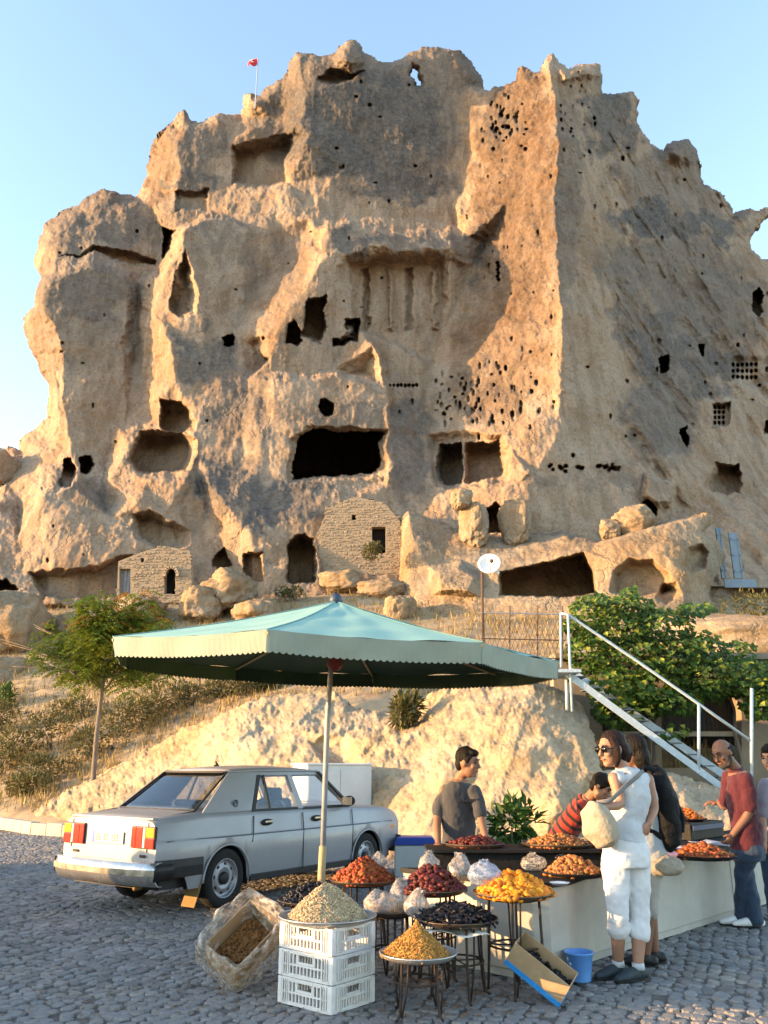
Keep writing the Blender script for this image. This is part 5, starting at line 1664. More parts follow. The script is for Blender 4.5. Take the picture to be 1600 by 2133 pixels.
# pillars and roof
for sy in (-1, 1):
    def panel(name, pts, m, th=.02, off=0.0):
        bm = bmesh.new()
        vs = [bm.verts.new(side(x, z, sy, off)) for x, z in pts]
        f = bm.faces.new(vs if sy < 0 else vs[::-1])
        bm.normal_update()
        me = bpy.data.meshes.new(name); bm.to_mesh(me); bm.free()
        o = link_mesh(name, me, m, car)
        md = o.modifiers.new('solid', 'SOLIDIFY'); md.thickness = th; md.offset = -1
        return o
    panel('rear_pillar', [(-.36, .935), (.40, .935), (.44, 1.0), (.64, 1.30), (.62, 1.345), (.22, 1.345), (.17, 1.33)], M_CAR, .05)
    panel('roof_rail', [(.26, 1.30), (1.86, 1.30), (1.74, 1.355), (.22, 1.355)], M_CAR, .05, -.001)
    panel('centre_pillar', [(1.21, .925), (1.315, .925), (1.255, 1.31), (1.18, 1.31)], M_CAR, .05, .002)
    panel('windscreen_pillar', [(2.22, .92), (2.30, .92), (1.84, 1.34), (1.74, 1.335)], M_CAR, .05, .001)
    panel('window_trim', [(.40, .925), (.455, .925), (.695, 1.305), (.635, 1.305)], M_TRIM, .02, .006)
    panel('window_trim', [(.42, .925), (1.215, .925), (1.215, .945), (.43, .945)], M_TRIM, .02, .005)
    panel('window_trim', [(1.31, .92), (2.24, .915), (2.22, .938), (1.31, .94)], M_TRIM, .02, .005)
    panel('rear_side_window', [(.43, .94), (1.215, .94), (1.182, 1.305), (.665, 1.305)], M_GLASS, .006, -.012)
    panel('front_side_window', [(1.31, .935), (2.23, .93), (1.79, 1.305), (1.25, 1.305)], M_GLASS, .006, -.012)
    panel('quarter_light_bar', [(.70, .94), (.735, .94), (.765, 1.305), (.73, 1.305)], M_TRIM, .02, .0)
    panel('window_trim', [(1.76, 1.325), (1.80, 1.33), (2.26, .93), (2.20, .935)], M_TRIM, .02, .008)
    # seams, handles, crease strip
    for x0, x1 in ((.40, .40), (1.262, 1.262), (2.26, 2.26)):
        mb = MB(); 
        pts = [(x0, sy * (half(x0) - .004 - (.0 if z < .7 else .03 * (z - .7) / .22)), z) for z in (.27, .45, .60, .69, .72, .80, .88)]
        if x0 == .40: pts = [(.36 + .04 * i / 6, p[1], max(p[2], .62)) for i, p in enumerate(pts)]
        mb.tube([Vector(p) + Vector((0, sy * .002, 0)) for p in pts], .0065, 5); mb.build('door_seam', M_TRIM, car)
    mb = MB(); mb.tube([(x, sy * (half(x) - .004), .695) for x in (-.85, 0, .6, 1.2, 1.9, 2.5, 3.2)], .008, 5); mb.build('side_moulding', mat('grey_moulding', (0.16, 0.165, 0.17), rough=.5), car)
    for x in (.62, 1.52):
        mb = MB(); mb.ball((x, sy * .800, .805), (.10, .022, .036), 14, 8)
        h = mb.build('door_handle', M_TRIM, car, smooth=True)
        mb = MB(); mb.box((x, sy * .824, .812), (.12, .012, .018)); mb.build('pull', M_CHROME, h)
    # wheel arch lips
    for xw in (0, WB):
        mb = MB()
        mb.tube([(xw + (RA + .004) * math.cos(a), sy * (.812), .275 + (RA + .004) * .98 * math.sin(a)) for a in [math.pi * i / 20 for i in range(21)]], .013, 6)
        mb.build('arch_lip', M_CAR, car, smooth=True)
    # black sill and lower rear quarter
    mb = MB(); mb.box((1.3, sy * .785, .255), (1.85, .03, .07)); mb.build('sill_strip', M_TRIM, car, bevel=.008)
    rows = []
    for x in (-.98, -.8, -.6, -.45, -.37):
        rows.append([(x, sy * (half(x) + .004), .53), (x, sy * (half(x) + .012), .46), (x, sy * (half(x) + .004), .37), (x, sy * (half(x) - .06), .35)])
    mb = MB(); mb.grid(rows); mb.build('quarter_guard', M_TRIM, car, solid=.008)
    # badge on the rear pillar
    mb = MB()
    c = side(.16, 1.015, sy, .012)
    mb.lathe([(0, 0), (.034, 0), (.04, .004), (.034, .008), (.026, .004), (0, .003)], n=16)
    o = mb.build('pillar_badge', mat('badge_blue_black', (0.03, 0.045, 0.09), (0.05, 0.06, 0.1), scale=20, rough=.3), car)
    o.location = c; o.rotation_euler = (math.radians(90 if sy < 0 else -90) , 0, 0)
    # mirrors
    mb = MB(); mb.ball((2.06, sy * .90, .985), (.05, .095, .062), 12, 8); mb.tube([(2.10, sy * .77, .94), (2.07, sy * .86, .965)], .02, 6)
    mr_ = mb.build('mirror', M_TRIM, car, smooth=True)
    mb = MB(); mb.box((2.010, sy * .90, .985), (.006, .15, .09)); mb.build('mirror_glass', M_CHROME, mr_)

# roof skin, glass front and rear
rows = []
for i in range(13):
    x = .19 + (1.80 - .19) * i / 12
    e = math.sin(math.pi * i / 12) ** .5
    rows.append([(x + (.02 * (1 - (j / 4 - 1) ** 2) * (-1 if i < 2 else 1 if i > 10 else 0)), .575 * (j / 4 - 1) , 1.338 + .012 * e + .045 * e * (1 - (j / 4 - 1) ** 2) + .006 * (1 - (j / 4 - 1) ** 4)) for j in range(9)])
mb = MB(); mb.grid(rows); mb.build('roof', M_CAR, car, smooth=True, solid=.02)


def crosspane(name, lo, hi, m, bow):
    (x0, z0, y0), (x1, z1, y1) = lo, hi
    rows = []
    for i in range(7):
        u = i / 6
        y = y0 + (y1 - y0) * u
        rows.append([(x0 + (x1 - x0) * u + bow * (1 - (j / 5 - 1) ** 2), y * (j / 5 - 1), z0 + (z1 - z0) * u) for j in range(11)])
    mb = MB(); mb.grid(rows); return mb.build(name, m, car, smooth=True, solid=.005)


crosspane('rear_window', (-.36, .958, .635), (.19, 1.335, .535), M_GLASSR, -.05)
crosspane('windscreen', (2.34, .93, .64), (1.80, 1.34, .54), M_GLASS, .05)
# rubber frame of the rear window
rr_ = []
for (x0, z0, y0), (x1, z1, y1) in ((((-.36, .958, .635)), ((.19, 1.335, .535))),):
    pts = [(x0 - .05 * (1 - t * t) - .004, y0 * t, z0 + .004) for t in [k / 8 - 1 for k in range(17)]]
    pts += [(x0 + (x1 - x0) * u - .004, y0 + (y1 - y0) * u, z0 + (z1 - z0) * u + .004) for u in (.25, .5, .75, 1)]
    pts += [(x1 - .05 * (1 - t * t) - .004, y1 * -t, z1 + .004) for t in [k / 8 - 1 for k in range(17)]]
    pts += [(x1 + (x0 - x1) * u - .004, -y1 - (y0 - y1) * u, z1 + (z0 - z1) * u + .004) for u in (.25, .5, .75, 1)]
    mb = MB(); mb.tube(pts, .012, 6); mb.build('rear_window_seal', M_TRIM, car)
# boot: lid seam and rear panel lip
mb = MB()
pts = [(-.975, .63, .60), (-.975, .63, .87), (-.94, .63, .905), (-.38, .66, .955)]
mb.tube(pts, .005, 4); mb.tube([(a, -b, c) for a, b, c in pts], .005, 4); mb.build('boot_seam', M_TRIM, car)
mb = MB(); mb.box((-.93, 0, .905), (.07, 1.36, .02)); mb.build('boot_lip', M_CAR, car, bevel=.008)
mb = MB(); mb.box((-.978, 0, .505), (.02, 1.50, .02)); mb.build('bumper_gap', M_TRIM, car)
# tail lamps
for sy in (-1, 1):
    lampo = MB(); lampo.box((-.972, sy * .575, .735), (.03, .36, .205)); lm = lampo.build('tail_light', M_TRIM, car, bevel=.006)
    for y0, y1, z0, z1, m, nm in ((.40, .475, .64, .83, M_REDL, 'brake_lens'), (.475, .575, .64, .83, M_REDL, 'brake_lens'), (.58, .615, .64, .83, M_CLEARL, 'reversing_lens'), (.62, .752, .735, .83, M_AMBER, 'indicator_lens'), (.62, .752, .64, .732, M_REDL, 'reflector_lens')):
        mb = MB(); mb.box((-.990, sy * (y0 + y1) / 2, (z0 + z1) / 2), (.022, y1 - y0 - .004, z1 - z0 - .004)); mb.build(nm, m, lm, bevel=.004)
# plate with faint characters, badges
mb = MB(); mb.box((-.981, .0, .715), (.010, .52, .115)); pl = mb.build('number_plate', M_PLATE, car, bevel=.003)
mb = MB(); mb.box((-.9868, .24, .715), (.003, .035, .112)); mb.build('plate_band', M_PBLUE, pl)
mb = MB()
for k, w_ in enumerate((.03, .03, 0, .034, .03, 0, .028, .032, .03)):
    if w_:
        y_ = .17 - k * .043
        for dz_, h_ in ((.026, .008), (-.026, .008), (0, .006)): mb.box((-.9868, y_, .715 + dz_), (.003, w_ * .8, h_))
        mb.box((-.9868, y_ + w_ * .4, .715), (.0028, .006, .056))
mb.build('plate_characters', mat('faded_plate_ink', (0.09, 0.06, 0.05), (0.14, 0.10, 0.085), scale=30, rough=.6), pl)
for y, s in ((.27, .1), (-.55, .1)):
    mb = MB()
    for k in range(4): mb.box((-.986, y * 1.0 - .0 + (.42 if y > 0 else 0) * .7 - k * .022, .565), (.008, .014, .026))
    mb.build('boot_badge', M_TRIM, car)
# bumpers
def bumper(x, sgn, name):
    rows = []
    for j in range(17):
        t = j / 8 - 1
        y = .82 * t
        bow = sgn * (.03 + .10 * (1 - t ** 4))
        prof = [(-.02, .515), (.05, .505), (.08, .44), (.065, .36), (.02, .305), (-.03, .30)]
        rows.append([(x + bow + sgn * a - sgn * .06, y, z) for a, z in prof])
    mb = MB(); mb.grid(rows)
    o = mb.build(name, M_CHROME, car, smooth=True, solid=.01)
    rows = [[(x + sgn * (.03 + .10 * (1 - (j / 8 - 1) ** 4)) + sgn * .022, .825 * (j / 8 - 1), z) for z in (.455, .40)] for j in range(17)]
    mb = MB(); mb.grid(rows); mb.build('rubbing_strip', mat('scuffed_rubber', (0.10, 0.085, 0.06), (0.40, 0.34, 0.24), scale=6, rough=.6, bump=.2), o, solid=.012)
    return o


rb = bumper(-.97, -1, 'rear_bumper')
for sy in (-1, 1):
    mb = MB(); rows = [[(-.97 + .26 * i / 5 - .05, sy * (.82 + .012), .495), (-.97 + .26 * i / 5 - .05, sy * .838, .44), (-.97 + .26 * i / 5 - .05, sy * .815, .35)] for i in range(6)]
    mb.grid(rows); mb.build('bumper_corner', M_TRIM, rb, smooth=True, solid=.01)
bumper(3.36, 1, 'front_bumper')
mb = MB(); mb.box((3.395, 0, .66), (.03, 1.3, .17)); gr2 = mb.build('grille', M_TRIM, car, bevel=.01)
for sy in (-1, 1):
    mb = MB(); mb.lathe([(0, .012), (.05, .01), (.08, 0)], n=16); o = mb.build('headlight', M_CLEARL, car, smooth=True); o.location = (3.412, sy * .52, .67); o.rotation_euler = (0, math.pi / 2, 0)
    mb = MB(); mb.box((3.22, sy * .792, .63), (.07, .012, .035)); mb.build('side_repeater', M_AMBER, car, bevel=.004)
# wheels
for xw in (0, WB):
    for sy in (-1, 1):
        w = bpy.data.objects.new('wheel', None); COL.objects.link(w); w.parent = car; w.location = (xw, sy * .70, WR); w.rotation_euler = (math.pi / 2 * (1 if sy < 0 else -1), random.Random(int(xw * 9 + sy)).uniform(0, 1), 0)
        mb = MB(); mb.lathe([(.178, -.075), (.19, -.085), (.24, -.092), (.275, -.085), (.287, -.066), (.288, 0), (.287, .066), (.275, .085), (.24, .092), (.19, .085), (.178, .072)], n=40)
        mb.build('tyre', M_RUBBER, w, smooth=True)
        mb = MB(); mb.lathe([(.192, .084), (.184, .088), (.176, .07), (.168, .045), (.14, .05), (.12, .064), (.095, .066), (.07, .05), (.02, .05)], n=36)
        mb.lathe([(.185, -.08), (.0, -.08)], n=20)
        rim = mb.build('rim', M_RIM, w, smooth=True)
        mb = MB(); mb.lathe([(.062, .05), (.06, .082), (.045, .09), (0, .092)], n=20); mb.build('hub_cap', M_TRIM, w, smooth=True)
        mb = MB()
        for k in range(8):
            a = k * math.pi / 4
            mb.ball((.132 * math.cos(a), .132 * math.sin(a), .054), (.022, .022, .006), 8, 5)
        mb.build('vent_holes', M_TRIM, rim)
# mud flaps, exhaust, aerial stub
for sy in (-1,):
    mb = MB(); rows = [[(-.34 - .10 * (i / 5) ** 1.4, sy * y, .36 - .30 * i / 5) for y in (.60, .80)] for i in range(6)]
    mb.grid(rows); mb.build('mud_flap', M_FLAP, car, solid=.008)
mb = MB(); mb.tube([(-.3, -.38, .27), (-.75, -.42, .27), (-.93, -.43, .265)], .026, 10); mb.build('exhaust', mat('rusty_exhaust', (0.30, 0.18, 0.06), (0.20, 0.12, 0.05), scale=20, rough=.7, metallic=.4), car, smooth=True)
mb = MB(); mb.ball((.62, .1, 1.405), (.05, .02, .014), 8, 5); mb.tube([(.64, .1, 1.41), (.60, .1, 1.455)], [.016, .008], 6); mb.build('roof_aerial', M_TRIM, car)
# inside
mb = MB(); mb.box((1.0, 0, .40), (2.3, 1.36, .06)); mb.build('cabin_floor', M_TRIM, car)
def seat(x, y, w):
    s_ = bpy.data.objects.new('seat', None); COL.objects.link(s_); s_.parent = car; s_.location = (x, y, .34)
    mb = MB(); mb.box((.25, 0, .16), (.5, w, .18)); mb.build('cushion', M_SEAT, s_, bevel=.04)
    mb = MB(); mb.box((-.03, 0, .42), (.14, w, .56), rot=(0, -.22, 0)); mb.build('backrest', M_SEAT, s_, bevel=.05)
    if w < .7:
        mb = MB(); mb.box((-.11, 0, .73), (.08, .27, .17)); mb.build('headrest', M_SEAT, s_, bevel=.03)
seat(1.28, .36, .5); seat(1.28, -.36, .5); seat(.28, 0, 1.25)
mb = MB(); mb.box((2.15, 0, .82), (.35, 1.30, .16)); mb.build('dashboard', M_TRIM, car, bevel=.04)
mb = MB(); 
ring = [(.185 * math.cos(2 * math.pi * k / 24), .185 * math.sin(2 * math.pi * k / 24), 0) for k in range(25)]
mb.tube(ring, .014, 6, cap=False); mb.box((0, 0, 0), (.36, .04, .02)); o = mb.build('steering_wheel', M_TRIM, car, smooth=True); o.location = (1.92, .36, .92); o.rotation_euler = (0, math.radians(-62), 0)
mb = MB(); mb.box((-.15, 0, .90), (.5, 1.2, .02)); mb.build('parcel_shelf', M_TRIM, car)

# ------------------------------------------------------------------ parasol
M_CANOPY = mat('sea_green_canvas', (0.27, 0.475, 0.42), (0.235, 0.43, 0.385), scale=1.6, rough=.85, c3=(0.29, 0.47, 0.40), bump=.12, bump_scale=300)
nt = M_CANOPY.node_tree; bs = nt.nodes['Principled BSDF']
src = bs.inputs['Base Color'].links[0].from_socket
inner_shade = nt.nodes.new('ShaderNodeMix'); inner_shade.data_type = 'RGBA'; inner_shade.inputs['B'].default_value = (.022, .040, .018, 1)      # inner side painted darker green, as shade under the canopy
gq = nt.nodes.new('ShaderNodeNewGeometry'); nt.links.new(gq.outputs['Backfacing'], inner_shade.inputs['Factor']); nt.links.new(src, inner_shade.inputs['A'])
nt.links.new(inner_shade.outputs['Result'], bs.inputs['Base Color']); src = inner_shade.outputs['Result']
tl = nt.nodes.new('ShaderNodeBsdfTranslucent'); msx = nt.nodes.new('ShaderNodeMixShader'); msx.inputs[0].default_value = .09
nt.links.new(src, tl.inputs['Color']); nt.links.new(bs.outputs[0], msx.inputs[1]); nt.links.new(tl.outputs[0], msx.inputs[2])
nt.links.new(msx.outputs[0], nt.nodes['Material Output'].inputs['Surface'])
M_VAL = M_CANOPY.copy(); M_VAL.name = 'grey_valance_canvas'  # valance canvas greyer and darker than the panels
for e_, c_ in zip([x_ for x_ in M_VAL.node_tree.nodes if x_.type == 'VALTORGB'][0].color_ramp.elements, ((.27, .31, .26), (.24, .28, .235), (.29, .32, .26))): e_.color = (*c_, 1)
M_SEAM = mat('seam_tape', (0.20, 0.38, 0.345), (0.17, 0.33, 0.30), scale=12, rough=.9)
M_POLE = mat('painted_pole', (0.36, 0.37, 0.39), (0.29, 0.30, 0.32), scale=12, rough=.5, metallic=.1, bump=.1)
M_WOOD = mat('pale_wood', (0.50, 0.36, 0.19), (0.42, 0.29, 0.15), scale=7, rough=.7, stretch=(1, 1, .15), bump=.3)
UC = Vector((-.551, 8.906, 2.555)); UR, UROT, UTX, UTY, URISE = 2.393, 3.763, -.033, .035, .61
foot = PV(672, 1842, 8.85); foot = Vector((foot.x - .005, 8.86, 0))
pa = thing('parasol', 'large sea-green market parasol with scalloped edge over the spice stands', 'parasol', foot)


def up(r, a, dz=0.0):
    x, y = r * math.cos(a), r * math.sin(a)
    return UC + Vector((x, y, UTX * x + UTY * y + dz)) - foot


apex = UC + Vector((-UTX * URISE, -UTY * URISE, URISE)) - foot
NP = 8
for k in range(NP):
    a0, a1 = UROT + 2 * math.pi * k / NP, UROT + 2 * math.pi * (k + 1) / NP
    A, B = up(UR, a0), up(UR, a1)
    rows = []
    for i in range(25):
        u = i / 24
        row = []
        for j in range(17):
            w = j / 16
            e = A.lerp(B, w)
            p = apex.lerp(e, u)
            sag = -.025 * math.sin(math.pi * w) * u - .035 * math.sin(math.pi * u) + .010 * math.sin(w * 17 + k * 2 + u * 5) * u * math.sin(math.pi * w) + .008 * math.sin(u * 21 + w * 6 + k) * math.sin(math.pi * w)
            row.append(p + Vector((0, 0, sag)))
        rows.append(row)
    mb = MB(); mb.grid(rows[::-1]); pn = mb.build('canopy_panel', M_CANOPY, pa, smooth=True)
    # hanging valance with a scalloped hem
    n = 132
    top, bot = [], []
    nrm = ((A + B) / 2 - Vector((apex.x, apex.y, A.z))).normalized()
    for j in range(n + 1):
        w = j / n
        e = A.lerp(B, w) + Vector((0, 0, -.025 * math.sin(math.pi * w)))
        sc_ = abs(math.sin(math.pi * w * 33))
        top.append(e)
        bot.append(e + Vector((0, 0, -.165 - .016 * sc_)) - nrm * (.03 - .010 * math.sin(w * 13 + k)))
    mid = [t_.lerp(b_, .5) + nrm * .010 * math.sin(j * .17) for j, (t_, b_) in enumerate(zip(top, bot))]
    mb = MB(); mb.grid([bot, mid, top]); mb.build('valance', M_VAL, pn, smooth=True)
    mb = MB(); mb.tube([apex.lerp(A, i_ / 10) + Vector((0, 0, .004 - .035 * math.sin(math.pi * i_ / 10))) for i_ in range(11)], [(.012, .004)] * 11, 6, up=(0, 0, 1)); mb.build('seam_tape', M_SEAM, pn)
    mb = MB(); mb.tube([apex + Vector((0, 0, -.14)), apex.lerp(A, .5) + Vector((0, 0, -.09)), A + Vector((0, 0, -.03))], .014, 6); rb_ = mb.build('rib', M_WOOD, pa)
    mb = MB(); mb.tube([Vector((apex.x, apex.y, apex.z - .62)), apex.lerp(A, .5) + Vector((0, 0, -.10))], .010, 6); mb.build('strut', M_WOOD, rb_)
mb = MB(); mb.tube([Vector((0, 0, .60)), Vector((.02, 0, 1.9)), Vector((apex.x * .94, apex.y * .94, apex.z - .05))], .028, 12); mb.build('pole', M_POLE, pa, smooth=True)
mb = MB(); mb.tube([Vector((-.02, 0, 0)), Vector((-.01, 0, .35)), Vector((0, 0, .66))], .038, 12); mb.build('lower_pole', M_WOOD, pa, smooth=True)
mb = MB(); mb.lathe([(.0, -.16), (.05, -.15), (.085, -.10), (.07, -.02), (.055, .02), (0, .03)], n=14); hb_ = mb.build('hub', mat('rust_red_hub', (0.30, 0.06, 0.04), (0.22, 0.05, 0.035), rough=.6), pa, smooth=True)
hb_.location = (apex.x, apex.y, apex.z - .6)
mb = MB(); mb.lathe([(.06, -.02), (.075, .01), (.06, .06), (.035, .085), (0, .09)], n=14); f_ = mb.build('finial', mat('dark_blue_cap', (0.02, 0.035, 0.07), (0.03, 0.045, 0.08), rough=.5), pa, smooth=True); f_.location = apex
mb = MB(); mb.lathe([(.22, 0), (.24, .03), (.22, .06), (.06, .09), (.045, .2)], n=20, cap=True); mb.build('base', mat('cast_base', (0.16, 0.155, 0.15), (0.12, 0.115, 0.11), rough=.9, bump=.3), pa, smooth=False)

# ------------------------------------------------------------------ white counter
M_CREAM = mat('cream_painted_plaster', (0.43, 0.415, 0.37), (0.36, 0.345, 0.31), scale=1.6, rough=.6, bump=.15, c3=(0.46, 0.44, 0.395))
M_TRAYBLK = mat('black_enamel_tray', (0.007, 0.0065, 0.007), (0.013, 0.012, 0.012), scale=8, rough=.6, bump=.15, spec=.2)
path = [Vector(p) for p in ((.16, 7.28), (.45, 6.97), (.75, 6.65), (.95, 6.45), (1.06, 6.39), (1.18, 6.40), (1.34, 6.55), (1.63, 7.02), (2.10, 7.52), (2.72, 8.15), (3.54, 9.02), (4.6, 10.2), (5.6, 11.4))]


def offset_path(pts, d):
    out = []
    for i, p in enumerate(pts):
        t = (pts[min(i + 1, len(pts) - 1)] - pts[max(i - 1, 0)]).normalized()
        out.append(p + Vector((-t.y, t.x)) * d)
    return out


ct = thing('stall_counter', 'long cream counter curving round the stall, crowded with trays', 'counter', (1.2, 7.4, 0))
cb0 = Vector((1.2, 7.4, 0))
inner = [Vector(p) for p in ((.44, 7.29), (.60, 7.285), (.80, 7.28), (.95, 7.275), (1.05, 7.27), (1.13, 7.28), (1.22, 7.32), (1.34, 7.50))] + offset_path(path[7:], .80)[1:]
pth = [(p.x, p.y) for p in path]
rows = []
for z, o_ in ((0, .02), (.05, .02), (.06, 0), (.585, 0), (.60, -.005)):
    q = offset_path(path, o_)
    rows.append([(p.x - cb0.x, p.y - cb0.y, z) for p in q])
mb = MB(); mb.grid(rows)
q = offset_path(path, 0)
mb.build('counter_front', M_CREAM, ct)
mb = MB()
for i in range(len(path) - 1):
    mb.add([(path[i].x - cb0.x, path[i].y - cb0.y, .6), (path[i + 1].x - cb0.x, path[i + 1].y - cb0.y, .6), (inner[i + 1].x - cb0.x, inner[i + 1].y - cb0.y, .6), (inner[i].x - cb0.x, inner[i].y - cb0.y, .6)], [(0, 1, 2, 3)])
    mb.add([(inner[i].x - cb0.x, inner[i].y - cb0.y, .6), (inner[i + 1].x - cb0.x, inner[i + 1].y - cb0.y, .6), (inner[i + 1].x - cb0.x, inner[i + 1].y - cb0.y, 0), (inner[i].x - cb0.x, inner[i].y - cb0.y, 0)], [(0, 1, 2, 3)])
mb.add([(path[0].x - cb0.x, path[0].y - cb0.y, 0), (path[0].x - cb0.x, path[0].y - cb0.y, .6), (inner[0].x - cb0.x, inner[0].y - cb0.y, .6), (inner[0].x - cb0.x, inner[0].y - cb0.y, 0)], [(0, 1, 2, 3)])
mb.build('counter_body', M_CREAM, ct)
of, oi = offset_path(path, -.035), None
mb = MB()
for i in range(len(path) - 1):
    a, b, c, d = of[i], of[i + 1], inner[i + 1], inner[i]
    for z0, flip in ((.604, 0), (.64, 1)):
        vs = [(a.x - cb0.x, a.y - cb0.y, z0), (b.x - cb0.x, b.y - cb0.y, z0), (c.x - cb0.x, c.y - cb0.y, z0), (d.x - cb0.x, d.y - cb0.y, z0)]
        mb.add(vs, [(0, 1, 2, 3) if flip else (3, 2, 1, 0)])
    mb.add([(a.x - cb0.x, a.y - cb0.y, .604), (b.x - cb0.x, b.y - cb0.y, .604), (b.x - cb0.x, b.y - cb0.y, .64), (a.x - cb0.x, a.y - cb0.y, .64)], [(0, 1, 2, 3)])
mb.build('counter_top', M_TRAYBLK, ct)
mb = MB(); p = path[10] - Vector((cb0.x, cb0.y)); mb.tube([(p.x - .02, p.y - .02, .0), (p.x - .02, p.y - .02, .6)], .006, 5)
mb.build('panel_joint', mat('joint_grey', (0.2, 0.19, 0.17), rough=.9), ct)  # grey joint line between counter panels

# black bench where the boy stands
bt = thing('black_bench', 'black draped bench of trays in front of the boy in grey', 'bench', (1.18, 7.38, 0))
mb = MB(); mb.box((-.02, .22, .37), (1.52, .42, .74)); mb.build('drape', mat('black_drape', (0.005, 0.005, 0.0055), (0.009, 0.009, 0.010), scale=6, rough=.85, bump=.4), bt, bevel=.02)
mb = MB(); mb.box((-.02, .20, .757), (1.60, .52, .03)); mb.build('bench_top', M_TRAYBLK, bt, bevel=.006)

# ------------------------------------------------------------------ trays, stands and heaps
M_TRAYBR = mat('browned_tin_tray', (0.075, 0.055, 0.04), (0.12, 0.085, 0.055), scale=10, rough=.5, metallic=.5, bump=.2)
M_TIN = mat('bright_tin_tray', (0.50, 0.50, 0.49), (0.38, 0.37, 0.35), scale=9, rough=.38, metallic=.7, bump=.2)
M_IRON = mat('stand_iron', (0.035, 0.028, 0.024), (0.07, 0.042, 0.028), scale=18, rough=.7, metallic=.4, bump=.3)


def tray(c, r, m, label, name='round_tray', dish=.025, group=None):
    t = thing(name, label, 'tray', c, 0, group)
    mb = MB(); mb.lathe([(0, 0), (r * .86, .002), (r * .95, dish * .6), (r, dish), (r * 1.02, dish + .002), (r * 1.015, dish - .006), (r * .96, dish * .3), (r * .87, -.008), (0, -.01)], n=40)
    mb.build('tray_plate', m, t, smooth=True)
    mb = MB(); mb.tube([(r * 1.015 * math.cos(a), r * 1.015 * math.sin(a), dish) for a in [2 * math.pi * k / 40 for k in range(41)]], .005, 5, cap=False); mb.build('rolled_rim', m, t, smooth=True)
    return t


def stand(c, r, label, legs=4, a0=.4, ring=.45, loop=True):
    """Bent-rod iron stand under a tray; c is the tray centre."""
    t = thing('iron_stand', label, 'stand', (c.x, c.y, 0), 0, None)
    H = c.z - .012
    rt = r * .62
    for k in range(legs):
        a = a0 + 2 * math.pi * k / legs
        d = Vector((math.cos(a), math.sin(a), 0)); s = Vector((-d.y, d.x, 0))
        mb = MB()
        pts = [d * rt + Vector((0, 0, H)), d * rt * 1.04 + Vector((0, 0, H * .5)), d * (rt * 1.14) + Vector((0, 0, .03)), d * (rt * 1.14 + .03) + Vector((0, 0, .008))]
        mb.tube(pts, .009, 7)
        if loop:    # hairpin second rod of the leg
            mb.tube([d * rt + s * .055 + Vector((0, 0, H)), d * rt * 1.05 + s * .045 + Vector((0, 0, H * .5)), d * rt * 1.13 + s * .012 + Vector((0, 0, .02))], .007, 6)
        mb.build('leg', M_IRON, t, smooth=True)
    for z, rr2, nm in ((H - .004, rt, 'top_ring'), (H * ring, rt * 1.03, 'brace_ring')):
        mb = MB(); mb.tube([(rr2 * math.cos(a), rr2 * math.sin(a), z) for a in [2 * math.pi * k / 32 for k in range(33)]], .007, 6, cap=False); mb.build(nm, M_IRON, t, smooth=True)
    mb = MB()
    for k in range(2): 
        a = a0 + math.pi * k / 2
        mb.tube([(rt * math.cos(a), rt * math.sin(a), H * ring), (-rt * math.cos(a), -rt * math.sin(a), H * ring)], .005, 5)
    mb.build('cross_brace', M_IRON, t)
    return t


def heap(name, label, c, r, h, m, n, size, kind='lump', seed=0, flat=1.0, power=1.0, squash=.55, base=None, sy=1.0):
    """A mound of loose pieces: a core and many separate pieces lying over it, as one mass."""
    rd = random.Random(seed)
    h *= .84
    mb = MB()
    prof = [(r * (1 - (i / 8) ** power) if i else r, h * (i / 8) * .93) for i in range(9)]
    ph = rd.uniform(0, 6)

    def hz(q):   # height of the mound at radius fraction q
        return h * (1 - q ** power)
    rows = []
    for i in range(11):
        q = i / 10
        rows.append([(r * q * math.cos(a) * (1 + .05 * math.sin(3 * a + ph)), r * sy * q * math.sin(a) * (1 + .05 * math.sin(3 * a + ph)), max(0, hz(q) * (1 + .12 * math.sin(2 * a + ph)) - size * .35)) for a in [2 * math.pi * k / 28 for k in range(28)]])
    mb.grid(rows, closed=True)
    for i in range(n):
        q = math.sqrt(rd.random()); a = rd.uniform(0, 6.2832)
        rq = r * q * (1 + .05 * math.sin(3 * a + ph))
        z = hz(q) * (1 + .12 * math.sin(2 * a + ph)) + rd.uniform(-.2, .35) * size
        if rd.random() < .03: rq *= 1.06
        s = size * rd.uniform(.55, 1.35)
        p = Vector((rq * math.cos(a), rq * sy * math.sin(a), max(size * .2, z)))
        R = Euler((rd.uniform(-.8, .8), rd.uniform(-.8, .8), rd.uniform(0, 6.28))).to_matrix()
        if kind == 'lump':
            mb.ball(p, (s * .62, s * .5, s * squash * .6), 6, 4, rot=R)
        elif kind == 'grain':
            mb.ball(p, (s * .7, s * .35, s * .3), 5, 3, rot=R)
        elif kind == 'stick':
            mb.tube([p - R @ Vector((s, 0, 0)), p + R @ Vector((0, 0, s * .25)), p + R @ Vector((s, 0, 0))], [s * .16, s * .22, s * .12], 5)
        else:       # flake, folded scrap
            leaf(mb, p, R @ Vector((1, 0, .2)), R @ Vector((0, 0, 1)), s * 1.6, s, .3)
    o = mb.build(name, m, None, smooth=(kind == 'lump'))
    o.location = c
    tag(o, label, 'heap', kind='stuff')
    o['category'] = 'heap'
    return o


def fruit(name, a, b, c, rough=.6, island=.3, spec=.3):
    return mat(name, a, b, scale=30, rough=rough, c3=c, island=island, spec=spec)


